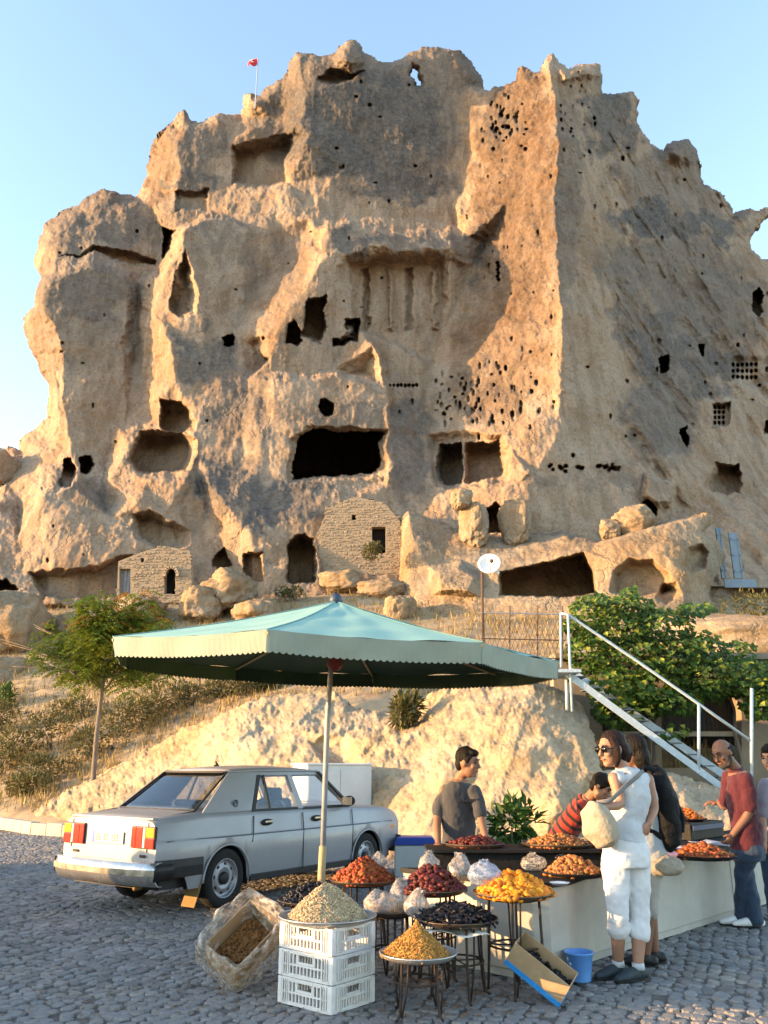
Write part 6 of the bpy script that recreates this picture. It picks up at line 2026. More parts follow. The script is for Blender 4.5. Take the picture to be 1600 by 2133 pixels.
M_APR = fruit('red_apricot', (0.32, 0.075, 0.016), (0.24, 0.045, 0.012), (0.40, 0.12, 0.025))
M_DRED = fruit('dark_red_fruit', (0.13, 0.022, 0.012), (0.085, 0.012, 0.010), (0.18, 0.04, 0.018))
M_YEL = fruit('golden_apricot', (0.70, 0.25, 0.012), (0.58, 0.18, 0.010), (0.76, 0.32, 0.02))
M_BLK = fruit('black_raisin', (0.006, 0.0055, 0.007), (0.011, 0.009, 0.010), (0.016, 0.012, 0.012), rough=.4)
M_BRN = fruit('gold_brown_spice', (0.42, 0.22, 0.05), (0.33, 0.16, 0.035), (0.50, 0.28, 0.075), rough=.8)
M_SEED = fruit('pale_seed', (0.46, 0.35, 0.20), (0.36, 0.27, 0.16), (0.52, 0.42, 0.27), rough=.75)
M_NUT = fruit('orange_brown_nut', (0.34, 0.14, 0.04), (0.26, 0.10, 0.03), (0.42, 0.19, 0.06), rough=.6)
M_ORG = fruit('orange_fruit', (0.50, 0.15, 0.02), (0.42, 0.10, 0.015), (0.56, 0.20, 0.03))


def film_mat(name, a=(0.85, 0.83, 0.80), clear=.55):
    m = bpy.data.materials.new(name); m.use_nodes = True
    nt = m.node_tree; b = nt.nodes['Principled BSDF']
    b.inputs['Base Color'].default_value = (*a, 1); b.inputs['Roughness'].default_value = .30; b.inputs['Specular IOR Level'].default_value = .5
    n = nt.nodes.new('ShaderNodeTexNoise'); n.inputs['Scale'].default_value = 11; n.inputs['Detail'].default_value = 3
    bp = nt.nodes.new('ShaderNodeBump'); bp.inputs['Strength'].default_value = .35; bp.inputs['Distance'].default_value = .015
    nt.links.new(n.outputs['Fac'], bp.inputs['Height']); nt.links.new(bp.outputs[0], b.inputs['Normal'])
    tr = nt.nodes.new('ShaderNodeBsdfTransparent'); tr.inputs[0].default_value = (.96, .95, .93, 1)
    mx = nt.nodes.new('ShaderNodeMixShader'); 
    mr = nt.nodes.new('ShaderNodeMapRange'); mr.inputs['To Min'].default_value = max(0, clear - .3); mr.inputs['To Max'].default_value = min(1, clear + .3); mr.inputs['From Min'].default_value = .35; mr.inputs['From Max'].default_value = .65
    nt.links.new(n.outputs['Fac'], mr.inputs['Value']); nt.links.new(mr.outputs[0], mx.inputs[0])
    nt.links.new(b.outputs[0], mx.inputs[1]); nt.links.new(tr.outputs[0], mx.inputs[2])
    nt.links.new(mx.outputs[0], nt.nodes['Material Output'].inputs['Surface'])
    return m


M_FILM = film_mat('clear_plastic_film', (0.62, 0.55, 0.46), clear=.72)
M_BAG = film_mat('milky_plastic_bag', (0.38, 0.335, 0.30), clear=.36)
M_BLUEBAG = film_mat('bluish_plastic_bag', (0.30, 0.36, 0.46), clear=.4)


def bag(name, label, c, rx, ry, rz, m, seed, knot=True, rot=(0, 0, 0), cat='bag'):
    """A tied, crumpled plastic bag."""
    n, k = 30, 20
    th, ph = np.meshgrid(np.arange(n) * 2 * math.pi / n, -math.pi / 2 + math.pi * np.arange(k + 1) / k)
    x, y, z = np.cos(ph) * np.cos(th), np.cos(ph) * np.sin(th), np.sin(ph)
    s = 1 + .16 * fbm(x * 1.3 + seed, y * 1.3, z * 1.3, octaves=2) + .07 * np.abs(pnoise(x * 3 + seed, y * 3, z * 1.2))
    zz = np.where(z > .55, z * (1 + (.55 if knot else 0) * (z - .55)), z)
    nar = np.where(z > .6, 1 - .25 * (z - .6), 1)
    zz = np.maximum(zz, -.72)
    pts = np.stack([x * s * rx * nar, y * s * ry * nar, (zz + .72) * s * rz * .62], -1)
    mb = MB(); mb.grid([[tuple(v) for v in row] for row in pts], closed=True)
    if knot:
        top = rz * .62 * 1.9
        r_ = random.Random(seed)
        for q in range(7):
            a = q * .9
            leaf(mb, (0, 0, top * .85), Vector((math.cos(a), math.sin(a), 1.4)), rvec(r_), rz * .45, rz * .3, .4)
    o = mb.build(name, m, None, smooth=True); o.location = c; o.rotation_euler = rot
    return tag(o, label, cat)


# crates, nearest stack
M_CRATE = mat('white_crate_plastic', (0.72, 0.70, 0.66), (0.62, 0.60, 0.56), scale=6, rough=.5, bump=.12, c3=(0.76, 0.74, 0.71))
near_c = G(690, 2116); ang = math.radians(50)
ux_, uy_ = Vector((math.cos(ang), math.sin(ang), 0)), Vector((-math.sin(ang), math.cos(ang), 0))
CW, CD, CH = .40, .47, .158


def crate(z, rz_, label):
    c = near_c + ux_ * CW / 2 + uy_ * CD / 2
    t = thing('plastic_crate', label, 'crate', (c.x, c.y, z), ang + rz_, 'white crates stacked under the seed tray')
    hx, hy = CW / 2, CD / 2
    for sx in (-1, 1):
        for sy in (-1, 1):
            mb = MB(); mb.box((sx * (hx - .014), sy * (hy - .014), CH / 2 - .002), (.034, .034, CH - .006)); mb.build('corner_post', M_CRATE, t, bevel=.004)
    for horiz, L, half_ in (('x', CW, hy), ('y', CD, hx)):
        for sg in (-1, 1):
            w = MB()
            T = .012

            def b(a, z0, z1, wd):
                if horiz == 'x': w.box((a, sg * (half_ - T / 2), (z0 + z1) / 2), (wd, T, z1 - z0))
                else: w.box((sg * (half_ - T / 2), a, (z0 + z1) / 2), (T, wd, z1 - z0))
            inner_ = L - .066
            b(0, .0, .022, inner_); b(0, CH - .026, CH - .004, inner_); b(0, .066, .078, inner_)
            n = 13
            for i in range(n + 1):
                a = -inner_ / 2 + inner_ * i / n
                mid_ = abs(a) < .062
                b(a, .0222, .0655, .010)
                if not mid_: b(a, .0785, CH - .0265, .0115)
            b(-.068, .079, CH - .027, .013); b(.068, .079, CH - .027, .013)
            b(0, .079, CH - .064, .125)
            if horiz == 'x': w.box((0, sg * (half_ - .004), CH - .015), (.15, .014, .02))
            else: w.box((sg * (half_ - .004), 0, CH - .015), (.014, .15, .02))
            # outer ribs by the corners
            for e in (-1, 1):
                for q in range(3):
                    a = e * (inner_ / 2 - .012 - q * .020)
                    if horiz == 'x': w.box((a, sg * (half_ + .002), CH / 2), (.006, .01, CH - .03))
                    else: w.box((sg * (half_ + .002), a, CH / 2), (.01, .006, CH - .03))
            w.build('slatted_side', M_CRATE, t)
    mb = MB(); mb.box((0, 0, .008), (CW - .03, CD - .03, .008)); mb.build('bottom', M_CRATE, t)
    return t


crate(0, 0, 'lowest of the three white plastic crates, its foot in shade on the cobbles')
crate(CH, .012, 'middle one of three stacked white plastic crates beside the cardboard box')
crate(2 * CH, -.01, 'topmost white plastic crate, directly under the tin tray of seeds')
cc = near_c + ux_ * CW / 2 + uy_ * CD / 2
cc.z = 3 * CH + .006
tray(cc, .315, M_TIN, 'bright tin tray lying on the stack of white crates')
heap('seed_heap', 'tall cone of pale seeds on tin tray above the white crates', cc + Vector((-.01, 0, .004)), .265, .225, M_SEED, 2600, .016, 'grain', 1, power=1.35)

defs = [
    # px, py, Y, r, tray mat, tray label, stand label
    (757, 1838, 7.4, .275, M_TRAYBR, 'dark round tray of red apricots beside the parasol pole', 'iron stand under the tray of red apricots by the parasol pole'),
    (902, 1857, 6.5, .245, M_TRAYBR, 'dark round tray of deep red fruit in front of the white bags', 'iron stand under the deep red fruit'),
    (1070, 1866, 6.1, .272, M_TRAYBR, 'dark round tray of golden apricots above the tilted cardboard box', 'tall iron stand under the golden apricots'),
    (952, 1920, 6.0, .265, M_TRAYBR, 'dark tray of black raisins with white paper under it', 'iron stand under the black raisins'),
    (872, 1992, 5.6, .235, M_TIN, 'small bright tray holding the golden brown spice cone', 'short splayed iron stand nearest the camera under the golden brown spice'),
    (655, 1880, 6.75, .27, M_TRAYBR, 'dark tray of black fruit behind the seed cone', 'low iron stand behind the crates under the black fruit'),
    (815, 1902, 6.4, .19, M_TRAYBR, 'dark tray of milky plastic bags between seeds and raisins', 'iron stand under the milky plastic bags'),
]
TC = []
for i, (px, py, Y, r, m, tl_, sl_) in enumerate(defs):
    c = PV(px, py, Y); TC.append(c)
    tray(c, r, m, tl_)
    stand(c, r, sl_, legs=4, a0=.35 + i * .5, ring=.5 if i != 4 else .62)
heap('apricot_heap', 'mound of dried red apricots beside the parasol pole', TC[0] + Vector((0, 0, .004)), .255, .19, M_APR, 620, .042, 'lump', 2, power=1.5)
heap('fruit_heap', 'cone of deep red dried fruit in front of two white bags', TC[1] + Vector((-.01, 0, .004)), .235, .19, M_DRED, 560, .040, 'lump', 3, power=1.25)
heap('apricot_heap', 'bright golden heap of dried apricots above the tilted cardboard box', TC[2] + Vector((0, 0, .004)), .265, .16, M_YEL, 560, .042, 'lump', 4, power=1.3)
heap('raisin_heap', 'low black heap of raisins on the tray over the white counter end', TC[3] + Vector((0, 0, .004)), .25, .085, M_BLK, 520, .042, 'stick', 5, power=2.6)
heap('spice_heap', 'golden brown spice cone on the nearest short stand', TC[4] + Vector((-.01, 0, .004)), .215, .215, M_BRN, 2400, .014, 'grain', 6, power=1.15)
heap('fruit_heap', 'flat black mound behind the pale seed cone', TC[5] + Vector((0, 0, .004)), .25, .13, M_BLK, 560, .036, 'lump', 7, power=1.7)
bag('plastic_bag', 'open milky bag of white puffs lying left on its tray', TC[6] + Vector((-.07, -.02, .004)), .125, .10, .13, M_BAG, 3, knot=False)
bag('plastic_bag', 'knotted milky bag standing right of the white puffs', TC[6] + Vector((.075, .02, .004)), .10, .09, .17, M_BAG, 8)
bag('plastic_bag', 'milky bag drooping over the edge behind the raisins', PV(862, 1908, 6.2), .085, .07, .14, M_BAG, 12, rot=(.2, .35, 0))
bag('plastic_bag', 'small white bag on top of the red apricot mound', TC[0] + Vector((.13, .08, .11)), .06, .06, .09, M_BAG, 15)
bag('plastic_bag', 'white knotted bag behind the left of the deep red cone', PV(895, 1822, 6.85), .085, .07, .13, M_BAG, 17)
bag('plastic_bag', 'plump pinkish white bag behind right of the deep red cone', PV(958, 1838, 6.85), .10, .08, .16, M_BAG, 21)
bag('plastic_bag', 'bluish clear bag on the counter end behind the golden apricots', G(1010, 1842, .66), .12, .10, .12, M_BLUEBAG, 23)
# white paper under the raisin tray
mb = MB(); mb.grid([[(x * .26, -.16 + y * .3 * 1, -.02 - .03 * abs(x) - .02 * math.sin(x * 5 + y * 4)) for x in [k / 6 - 1 for k in range(13)]] for y in [k / 5 for k in range(6)]])
o = mb.build('paper_sheet', mat('white_paper', (0.75, 0.74, 0.70), (0.68, 0.67, 0.63), rough=.8), None, smooth=True, solid=.002); o.location = TC[3] + Vector((-.06, -.03, -.012)); tag(o, 'crumpled white paper tucked under the tray of black raisins', 'paper')

# things on counter and bench
def ctray(px, py, z, r, label, m=M_TRAYBLK, sx=1):
    c = G(px, py, z); tray(c, r, m, label); return c


c = ctray(1195, 1822, .645, .24, 'black tray of red-brown fruit left of the woman in white'); heap('fruit_heap', 'red-brown mound on the counter left of the woman in white', c, .22, .14, M_NUT, 380, .038, 'lump', 9, power=1.5)
c = ctray(1462, 1786, .645, .30, 'black tray of dark orange fruit in front of man in maroon'); heap('fruit_heap', 'dark orange mound on the counter beside the man in maroon', c, .27, .13, fruit('brick_red_nut', (0.30, 0.085, 0.02), (0.22, 0.055, 0.015), (0.36, 0.12, 0.03)), 420, .04, 'lump', 10, power=1.4)
for (px, py, nm, lab) in ((1440, 1745, 'rear_tier', 'black raised box at the back of counter right of the backpack'),):
    c = G(px, py, .64)
    t = thing('display_box', lab, 'box', (c.x, c.y, .641), math.radians(45))
    mb = MB(); mb.box((0, 0, .09), (.85, .42, .18)); mb.build('box_body', M_TRAYBLK, t, bevel=.01)
    mb = MB(); mb.box((0, -.222, .13), (.80, .012, .05)); mb.build('blue_strip', mat('navy_strip', (0.015, 0.03, 0.10), (0.02, 0.035, 0.11), rough=.5), t)
    cz = Vector((c.x, c.y, .825))
c2 = cz + Vector((-.05, .0, 0)); tray(c2, .24, M_TRAYBLK, 'black tray of orange fruit raised behind the counter'); heap('fruit_heap', 'peaked orange mound raised at back of the counter by the backpack', c2, .215, .15, M_ORG, 380, .036, 'lump', 11, power=1.3)
c = ctray(1606, 1768, .645, .20, 'black tray of orange fruit cut by the right edge'); heap('fruit_heap', 'orange heap cut by the right edge beside the jeans', c, .18, .13, M_YEL, 260, .04, 'lump', 12)
c = Vector((1.50, 7.60, .775)); tray(c, .30, M_TRAYBR, 'wide tray of orange-brown nuts on the black bench'); heap('nut_heap', 'wide flat mound of orange-brown nuts on the black bench', c, .28, .10, M_NUT, 500, .032, 'lump', 13, power=1.5)
c = Vector((.78, 7.58, .775)); tray(c, .25, M_TRAYBR, 'tray of mixed red fruit in front of the boy in grey'); heap('fruit_heap', 'low mixed red and brown heap in front of the boy in grey', c, .23, .07, M_DRED, 360, .04, 'lump', 14, power=2)
bag('plastic_bag', 'red plastic bag lying at the right end of the black bench', Vector((1.86, 7.62, .775)), .09, .09, .08, film_mat('red_plastic_bag', (0.55, 0.03, 0.03), .05), 31, knot=False)
bag('plastic_bag', 'clear crumpled bag on counter in front of the black bench', G(1112, 1812, .645), .10, .08, .10, M_FILM, 33)
bag('plastic_bag', 'clear crumpled bag just left of the red-brown mound', G(1170, 1800, .645), .10, .08, .10, M_FILM, 35)
bag('cloth_sack', 'beige open sack on counter beside the backpack', G(1388, 1822, .645), .14, .12, .12, mat('sack_cloth', (0.30, 0.255, 0.19), (0.24, 0.20, 0.15), scale=20, rough=.9, bump=.5), 37, knot=False, cat='sack')
bag('plastic_bag', 'pink and white bag on top of the beige sack', G(1388, 1790, .70), .09, .07, .07, film_mat('pink_bag', (0.62, 0.30, 0.36), .1), 39)
# black sheet with a white dish on the counter bend
mb = MB(); mb.lathe([(0, .004), (.05, .004), (.07, .014), (.072, .016), (.05, 0), (0, 0)], n=20); o = mb.build('saucer', mat('white_saucer', (0.75, 0.75, 0.74), rough=.3), None, smooth=True); o.location = G(1185, 1836, .645) + Vector((-.1, -.17, 0)); tag(o, 'small white saucer on front edge of the black counter', 'saucer')
# flat packets near the man
M_PACK = mat('foil_packet', (0.55, 0.57, 0.62), (0.30, 0.33, 0.42), scale=26, rough=.35, c3=(0.65, 0.62, 0.64))
for i, (px, py, a) in enumerate([(1400, 1764, .3), (1428, 1768, .9), (1456, 1760, .1), (1484, 1758, .7), (1504, 1764, 1.2), (1412, 1775, 1.6)]):
    mb = MB(); mb.grid([[(x * .07, y * .10, .012 * (1 - x * x) * (1 - y ** 4) + .004) for x in [k / 4 - 1 for k in range(9)]] for y in [k / 4 - 1 for k in range(9)]])
    o = mb.build('packet', M_PACK, None, smooth=True, solid=.003); o.location = G(px, py, .66) + Vector((0, 0, .004 * i)); o.rotation_euler = (.1, .12 * (i % 3 - 1), a)
    tag(o, ['shiny foil packet leaning near the beige sack', 'foil packet turned askew between sack and raised box', 'foil packet lying straight below the raised black box', 'foil packet closest to the hand of the man in maroon', 'foil packet farthest right beside the dark orange tray', 'foil packet at the front edge beside the sack, turned sideways'][i], 'packet', 'foil packets on the counter')

# ------------------------------------------------------------------ boxes on the ground
M_CARD = mat('brown_cardboard', (0.40, 0.275, 0.15), (0.34, 0.23, 0.125), scale=5, rough=.85, bump=.15, c3=(0.44, 0.31, 0.18))
M_CARDIN = mat('cardboard_inside', (0.30, 0.20, 0.11), (0.24, 0.16, 0.09), scale=5, rough=.9)
M_TAPE = mat('blue_tape', (0.03, 0.26, 0.62), (0.03, 0.22, 0.55), scale=12, rough=.35)


def frame_obj(name, label, cat, o, e1, e2):
    e1 = Vector(e1).normalized(); n = e1.cross(Vector(e2)).normalized(); e2 = n.cross(e1).normalized()
    t = thing(name, label, cat, o)
    t.matrix_world = Matrix.Translation(o) @ Matrix((e1, e2, n)).transposed().to_4x4()
    return t


def open_box(t, L, W, D, th=.006, m=M_CARD):
    for nm, c, d in (('bottom', (L / 2, W / 2, -D + th / 2), (L, W, th)), ('long_side', (L / 2, th / 2, -D / 2), (L, th, D - .013)), ('long_side', (L / 2, W - th / 2, -D / 2), (L, th, D - .013)),
                     ('end_side', (th / 2, W / 2, -D / 2), (th, W - 2 * th - .001, D - .013)), ('end_side', (L - th / 2, W / 2, -D / 2), (th, W - 2 * th - .001, D - .013))):
        mb = MB(); mb.box(c, d); mb.build(nm, m, t)


A_, B_ = PV(1074, 1962, 5.84), PV(1189, 2054, 5.72)
n_ = Vector((.38, -.42, .82))
bx = frame_obj('cardboard_box', 'long cardboard box tipped against a stand, blue tape along its edge', 'box', A_, B_ - A_, n_.cross(B_ - A_))
Lb = (B_ - A_).length
open_box(bx, Lb, .19, .17)
mb = MB(); mb.box((Lb / 2, -.0015, -.155), (Lb, .004, .034)); mb.box((Lb + .002, .095, -.158), (.004, .19, .03)); mb.build('blue_tape', M_TAPE, bx)
rd = random.Random(9)
mb = MB()
mb.box((Lb * .6, .095, -.13), (Lb * .76, .17, .05))
for i in range(260):
    mb.ball((Lb * rd.uniform(.22, .97), .095 + rd.uniform(-.08, .08), -.10 + rd.uniform(-.01, .03)), (.02, .014, .011), 6, 4, rot=(rd.uniform(0, 3), rd.uniform(0, 3), 0))
o = mb.build('dried_contents', M_BLK, bx); o['kind'] = 'stuff'

# box with a plastic liner, lying on its back edge
oo = PV(515, 2010, 6.22); oo.z = .22
o2 = Vector((-.985, 6.08, .15)); e1_ = Vector((.45, .45, .42)); n2_ = Vector((.10, -.62, .78))
bx2 = frame_obj('cardboard_box', 'open cardboard box wrapped in loose clear plastic beside the white crates', 'box', o2, e1_, n2_.cross(e1_))
open_box(bx2, .44, .30, .22)
mb = MB(); mb.box((.22, .15, -.18), (.41, .27, .05))
for i in range(200): mb.ball((rd.uniform(.04, .40), rd.uniform(.03, .27), -.15 + rd.uniform(-.01, .02)), (.02, .012, .01), 6, 4, rot=(rd.uniform(0, 3), rd.uniform(0, 3), 0))
o = mb.build('brown_contents', mat('brown_husks', (0.24, 0.11, 0.03), (0.16, 0.07, 0.02), scale=20, rough=.8), bx2); o['kind'] = 'stuff'
# liner: a loose skin round the outside, folded over the rim
rows = []
rect = []
for k in range(64):
    a = 2 * math.pi * k / 64
    c_, s_ = math.cos(a), math.sin(a)
    e = 1 / max(abs(c_) / .27, abs(s_) / .19) * .55 + .45 * .225
    rect.append((c_ * e, s_ * e))
lr = random.Random(4)
for i, (k, z) in enumerate(((.74, -.12), (.84, -.04), (.92, .05), (1.04, .085), (1.16, .05), (1.22, -.05), (1.22, -.14), (1.14, -.21), (.96, -.24), (.5, -.245))):
    row = []
    for j, (x, y) in enumerate(rect):
        q = 1 + .07 * float(pnoise(np.array([j * .45]), np.array([i * .9]))[0]) + .03 * math.sin(j * 1.3 + i)
        row.append((.22 + x * k * q, .15 + y * k * q, z + .02 * math.sin(j * .7 + i * .8)))
    rows.append(row)
mb = MB(); mb.grid(rows, closed=True); mb.build('plastic_liner', M_FILM, bx2, smooth=True, subdiv=1)

# bucket
bk = thing('bucket', 'small blue plastic bucket against the counter behind the tipped box', 'bucket', (1.375, 6.425, 0))
bk.scale = (.92, .92, .92)
M_BUCK = mat('blue_bucket_plastic', (0.10, 0.26, 0.62), (0.12, 0.30, 0.66), scale=8, rough=.4)
mb = MB(); mb.lathe([(0, .004), (.078, .004), (.08, .01), (.105, .19), (.115, .195), (.113, .205), (.104, .203), (.076, .014), (0, .012)], n=28); mb.build('bucket_body', M_BUCK, bk, smooth=True)
mb = MB(); mb.tube([(.108 * math.cos(a), .02 + .05 * abs(math.sin(a)) ** 1, .19 - .06 * math.sin(a)) for a in [math.pi * k / 14 for k in range(15)]], .004, 6); mb.build('handle', M_WHITEP, bk)

# ------------------------------------------------------------------ behind the stall
cab = thing('metal_cabinet', 'pale grey metal cabinet standing behind the front of the parked car', 'cabinet', PV(715, 1770, 15.2) * 1.0, math.radians(28))
cab.location.z = 0
M_CAB = mat('pale_cabinet_paint', (0.50, 0.53, 0.53), (0.44, 0.47, 0.47), scale=3, rough=.5, bump=.1)
mb = MB(); mb.box((-.1, .3, .74), (1.25, .7, 1.40)); mb.build('cabinet_body', M_CAB, cab, bevel=.015)
mb = MB(); mb.box((-.1, .3, 1.455), (1.30, .75, .03)); mb.build('cabinet_lid', M_WHITEP, cab, bevel=.008)
for x in (-.405, .205):
    mb = MB(); mb.box((x, -.056, .72), (.60, .012, 1.28)); d_ = mb.build('cabinet_door', M_CAB, cab, bevel=.004)
    mb = MB(); mb.box((x + (.24 if x < 0 else -.24), -.07, .8), (.02, .02, .16)); mb.build('door_handle', M_CHROME, d_)
for x in (-.6, .4):
    for y in (.05, .55): 
        mb = MB(); mb.box((x, y, .02), (.06, .06, .04)); mb.build('foot', M_TRIM, cab)

tro = thing('hand_trolley', 'thin rusty hand trolley frame leaning before the pale outcrop', 'trolley', G(852, 1772))
tb = tro.location; YT = tb.y


def tp(px, py): return PV(px, py, YT) - tb


mb = MB(); mb.tube([tp(838, 1770), tp(838, 1676), tp(842, 1672), tp(864, 1672), tp(868, 1676), tp(866, 1770)], .013, 6); mb.build('tube_frame', M_RUST, tro)
for y in (1700, 1708, 1740):
    mb = MB(); mb.tube([tp(838, y), tp(867, y)], .009, 6); mb.build('cross_bar', M_RUST, tro)
for x in (836, 869):
    mb = MB(); mb.lathe([(.05, -.02), (.11, -.025), (.12, 0), (.11, .025), (.05, .02)], n=18); o = mb.build('wheel', M_RUBBER, tro); o.location = tp(x, 1770) + Vector((0, .1, .12)); o.rotation_euler = (0, math.pi / 2, 0)
mb = MB(); mb.box(tp(852, 1768) + Vector((0, -.12, .04)), (.32, .25, .015)); mb.build('toe_plate', M_RUST, tro)

cl_ = thing('cool_box', 'pale grey box with a blue lid behind the red apricots', 'box', G(866, 1828))
kk = cl_.location.y / F
mb = MB(); mb.box((0, .2, .20), (.56, .42, .40)); mb.build('box_body', M_CAB, cl_, bevel=.02)
mb = MB(); mb.box((0, .2, .45), (.60, .46, .10), taper=.82); mb.build('lid', mat('deep_blue_lid', (0.02, 0.05, 0.26), (0.025, 0.06, 0.30), rough=.4), cl_, bevel=.02)

pb = shrub('potted_bush', 'glossy green bush behind the black bench right of the boy', Vector((1.53, 10.4, .25)), .68, .82, .6, 300, M_LEAF_POT, 61, ln=.19, wd=.08, cat='bush', up=.1)
mb = MB(); mb.lathe([(0, -.25), (.16, -.25), (.20, .02), (.22, .03), (.21, .05), (.18, .03), (0, .02)], n=20); mb.build('pot', mat('terracotta_pot', (0.30, 0.12, 0.06), (0.25, 0.10, 0.05), rough=.8), pb, smooth=True)

# a few stones and litter on the paving
M_LIT = mat('dry_litter', (0.26, 0.15, 0.055), (0.18, 0.10, 0.04), scale=30, rough=.9, island=.3)
mb = MB()
for i in range(2200):
    u = rd.random()
    if u < .35: p = G(rd.uniform(490, 700), 1838 + rd.uniform(-14, 22))
    elif u < .6: p = G(rd.gauss(950, 120), rd.uniform(1960, 2120))
    else: p = G(rd.uniform(0, 800), rd.uniform(1880, 2120))
    a = rd.uniform(0, 6.28)
    leaf(mb, p + Vector((0, 0, .006)), (math.cos(a), math.sin(a), rd.uniform(0, .25)), (0, 0, 1), rd.uniform(.02, .045), rd.uniform(.008, .02), .2)
o = mb.build('leaf_litter', M_LIT); tag(o, 'dry leaf scraps scattered over the cobbles', 'litter', kind='stuff')

# ------------------------------------------------------------------ people
def skin_mat(name, c):
    return mat(name, c, tuple(v * .86 for v in c), scale=10, rough=.55, bump=.06, bump_scale=90, subsurf=.12, spec=.35)


SK_TAN = skin_mat('tanned_skin', (0.25, 0.125, 0.075))
SK_MID = skin_mat('light_skin', (0.34, 0.18, 0.115))
SK_DARK = skin_mat('deep_tan_skin', (0.20, 0.098, 0.06))
M_HAIR = mat('dark_brown_hair', (0.006, 0.004, 0.003), (0.011, 0.007, 0.005), scale=30, rough=.6, bump=.8, bump_scale=80, stretch=(1, 1, .3), spec=.15)
M_EYE = mat('eye_dark', (0.02, 0.015, 0.012), rough=.2)
M_LIP = mat('lip', (0.26, 0.09, 0.075), rough=.5)


def cloth(name, a, b=None, c3=None, bump=.35):
    m = mat(name, a, b or tuple(v * .88 for v in a), scale=5, rough=.88, bump=bump, bump_scale=22, c3=c3, sheen=.15)
    return m


DISP = bpy.data.textures.new('fold_noise', 'CLOUDS'); DISP.noise_scale = .11; DISP.noise_depth = 2


def organic(mb, name, m, parent, voxel=.010, folds=0.0, smooth_it=3):
    o = mb.build(name, m, parent)
    r = o.modifiers.new('join', 'REMESH'); r.mode = 'VOXEL'; r.voxel_size = voxel; r.use_smooth_shade = True
    s = o.modifiers.new('smooth', 'SMOOTH'); s.iterations = smooth_it; s.factor = .5
    if folds:
        d = o.modifiers.new('folds', 'DISPLACE'); d.texture = DISP; d.strength = folds; d.mid_level = .5; d.texture_coords = 'LOCAL'
    return o


def basis(f, u=(0, 0, 1)):
    f = Vector(f).normalized(); s = f.cross(Vector(u)).normalized(); u = s.cross(f).normalized()
    return f, s, u


def ballf(mb, c, f, s, u, rf, rs, ru, n=16, m=12):
    """Ellipsoid with radii along forward, side, up."""
    R = Matrix((s, f, u)).transposed()
    mb.ball(c, (rs, rf, ru), n, m, rot=R)


def hand(mb, w, d, n, k=1.0, curl=.5, thumb=1):
    """Palm, four fingers and thumb; d points to the fingertips, n is the palm side."""
    d = Vector(d).normalized(); n = Vector(n); n = (n - d * n.dot(d)).normalized(); s = d.cross(n) * thumb
    R = Matrix((s, d, n)).transposed()
    mb.ball(w + d * .048 * k, (.040 * k, .054 * k, .017 * k), 14, 10, rot=R)
    for i, (off, L) in enumerate(((-.030, .066), (-.010, .078), (.011, .073), (.030, .058))):
        p0 = w + d * .075 * k + s * off * k
        a1, a2 = curl * .6, curl * 1.5
        p1 = p0 + (d * math.cos(a1) + n * math.sin(a1)) * L * .45 * k
        p2 = p1 + (d * math.cos(a2) + n * math.sin(a2)) * L * .32 * k
        p3 = p2 + (d * math.cos(a2 * 1.3) + n * math.sin(a2 * 1.3)) * L * .25 * k
        mb.tube([w + d * .04 * k + s * off * .8 * k, p0, p1, p2, p3], [.010 * k, .0105 * k, .0098 * k, .009 * k, .0075 * k], 8)
    q0 = w + d * .022 * k - s * .028 * k
    q1 = q0 + (d * .55 - s * .75 + n * .2).normalized() * .034 * k
    q2 = q1 + (d * .85 - s * .25 + n * .45).normalized() * .032 * k
    mb.tube([w + d * .012 * k, q0, q1, q2], [.013 * k, .013 * k, .0115 * k, .0085 * k], 8)


def face(mb, c, f, u0=(0, 0, 1), k=1.0):
    f, s, u = basis(f, u0)
    ballf(mb, c + u * .020 * k - f * .010 * k, f, s, u, .098 * k, .077 * k, .098 * k)
    ballf(mb, c + f * .022 * k - u * .045 * k, f, s, u, .070 * k, .060 * k, .075 * k)
    ballf(mb, c + f * .062 * k - u * .095 * k, f, s, u, .024 * k, .028 * k, .020 * k)            # chin
    ballf(mb, c + f * .080 * k + u * .030 * k, f, s, u, .016 * k, .052 * k, .014 * k)             # brow
    for q in (-1, 1):
        ballf(mb, c + f * .066 * k + s * q * .040 * k - u * .022 * k, f, s, u, .022 * k, .022 * k, .022 * k)   # cheeks
        ballf(mb, c + s * q * .080 * k - f * .006 * k - u * .005 * k, f, s, u, .020 * k, .009 * k, .032 * k, 10, 8)   # ears
    mb.tube([c + f * .088 * k + u * .020 * k, c + f * .104 * k - u * .012 * k, c + f * .112 * k - u * .024 * k, c + f * .090 * k - u * .034 * k], [.009 * k, .012 * k, .016 * k, .010 * k], 8)
    ballf(mb, c + f * .086 * k - u * .058 * k, f, s, u, .012 * k, .026 * k, .010 * k, 10, 8)     # lips
    return f, s, u


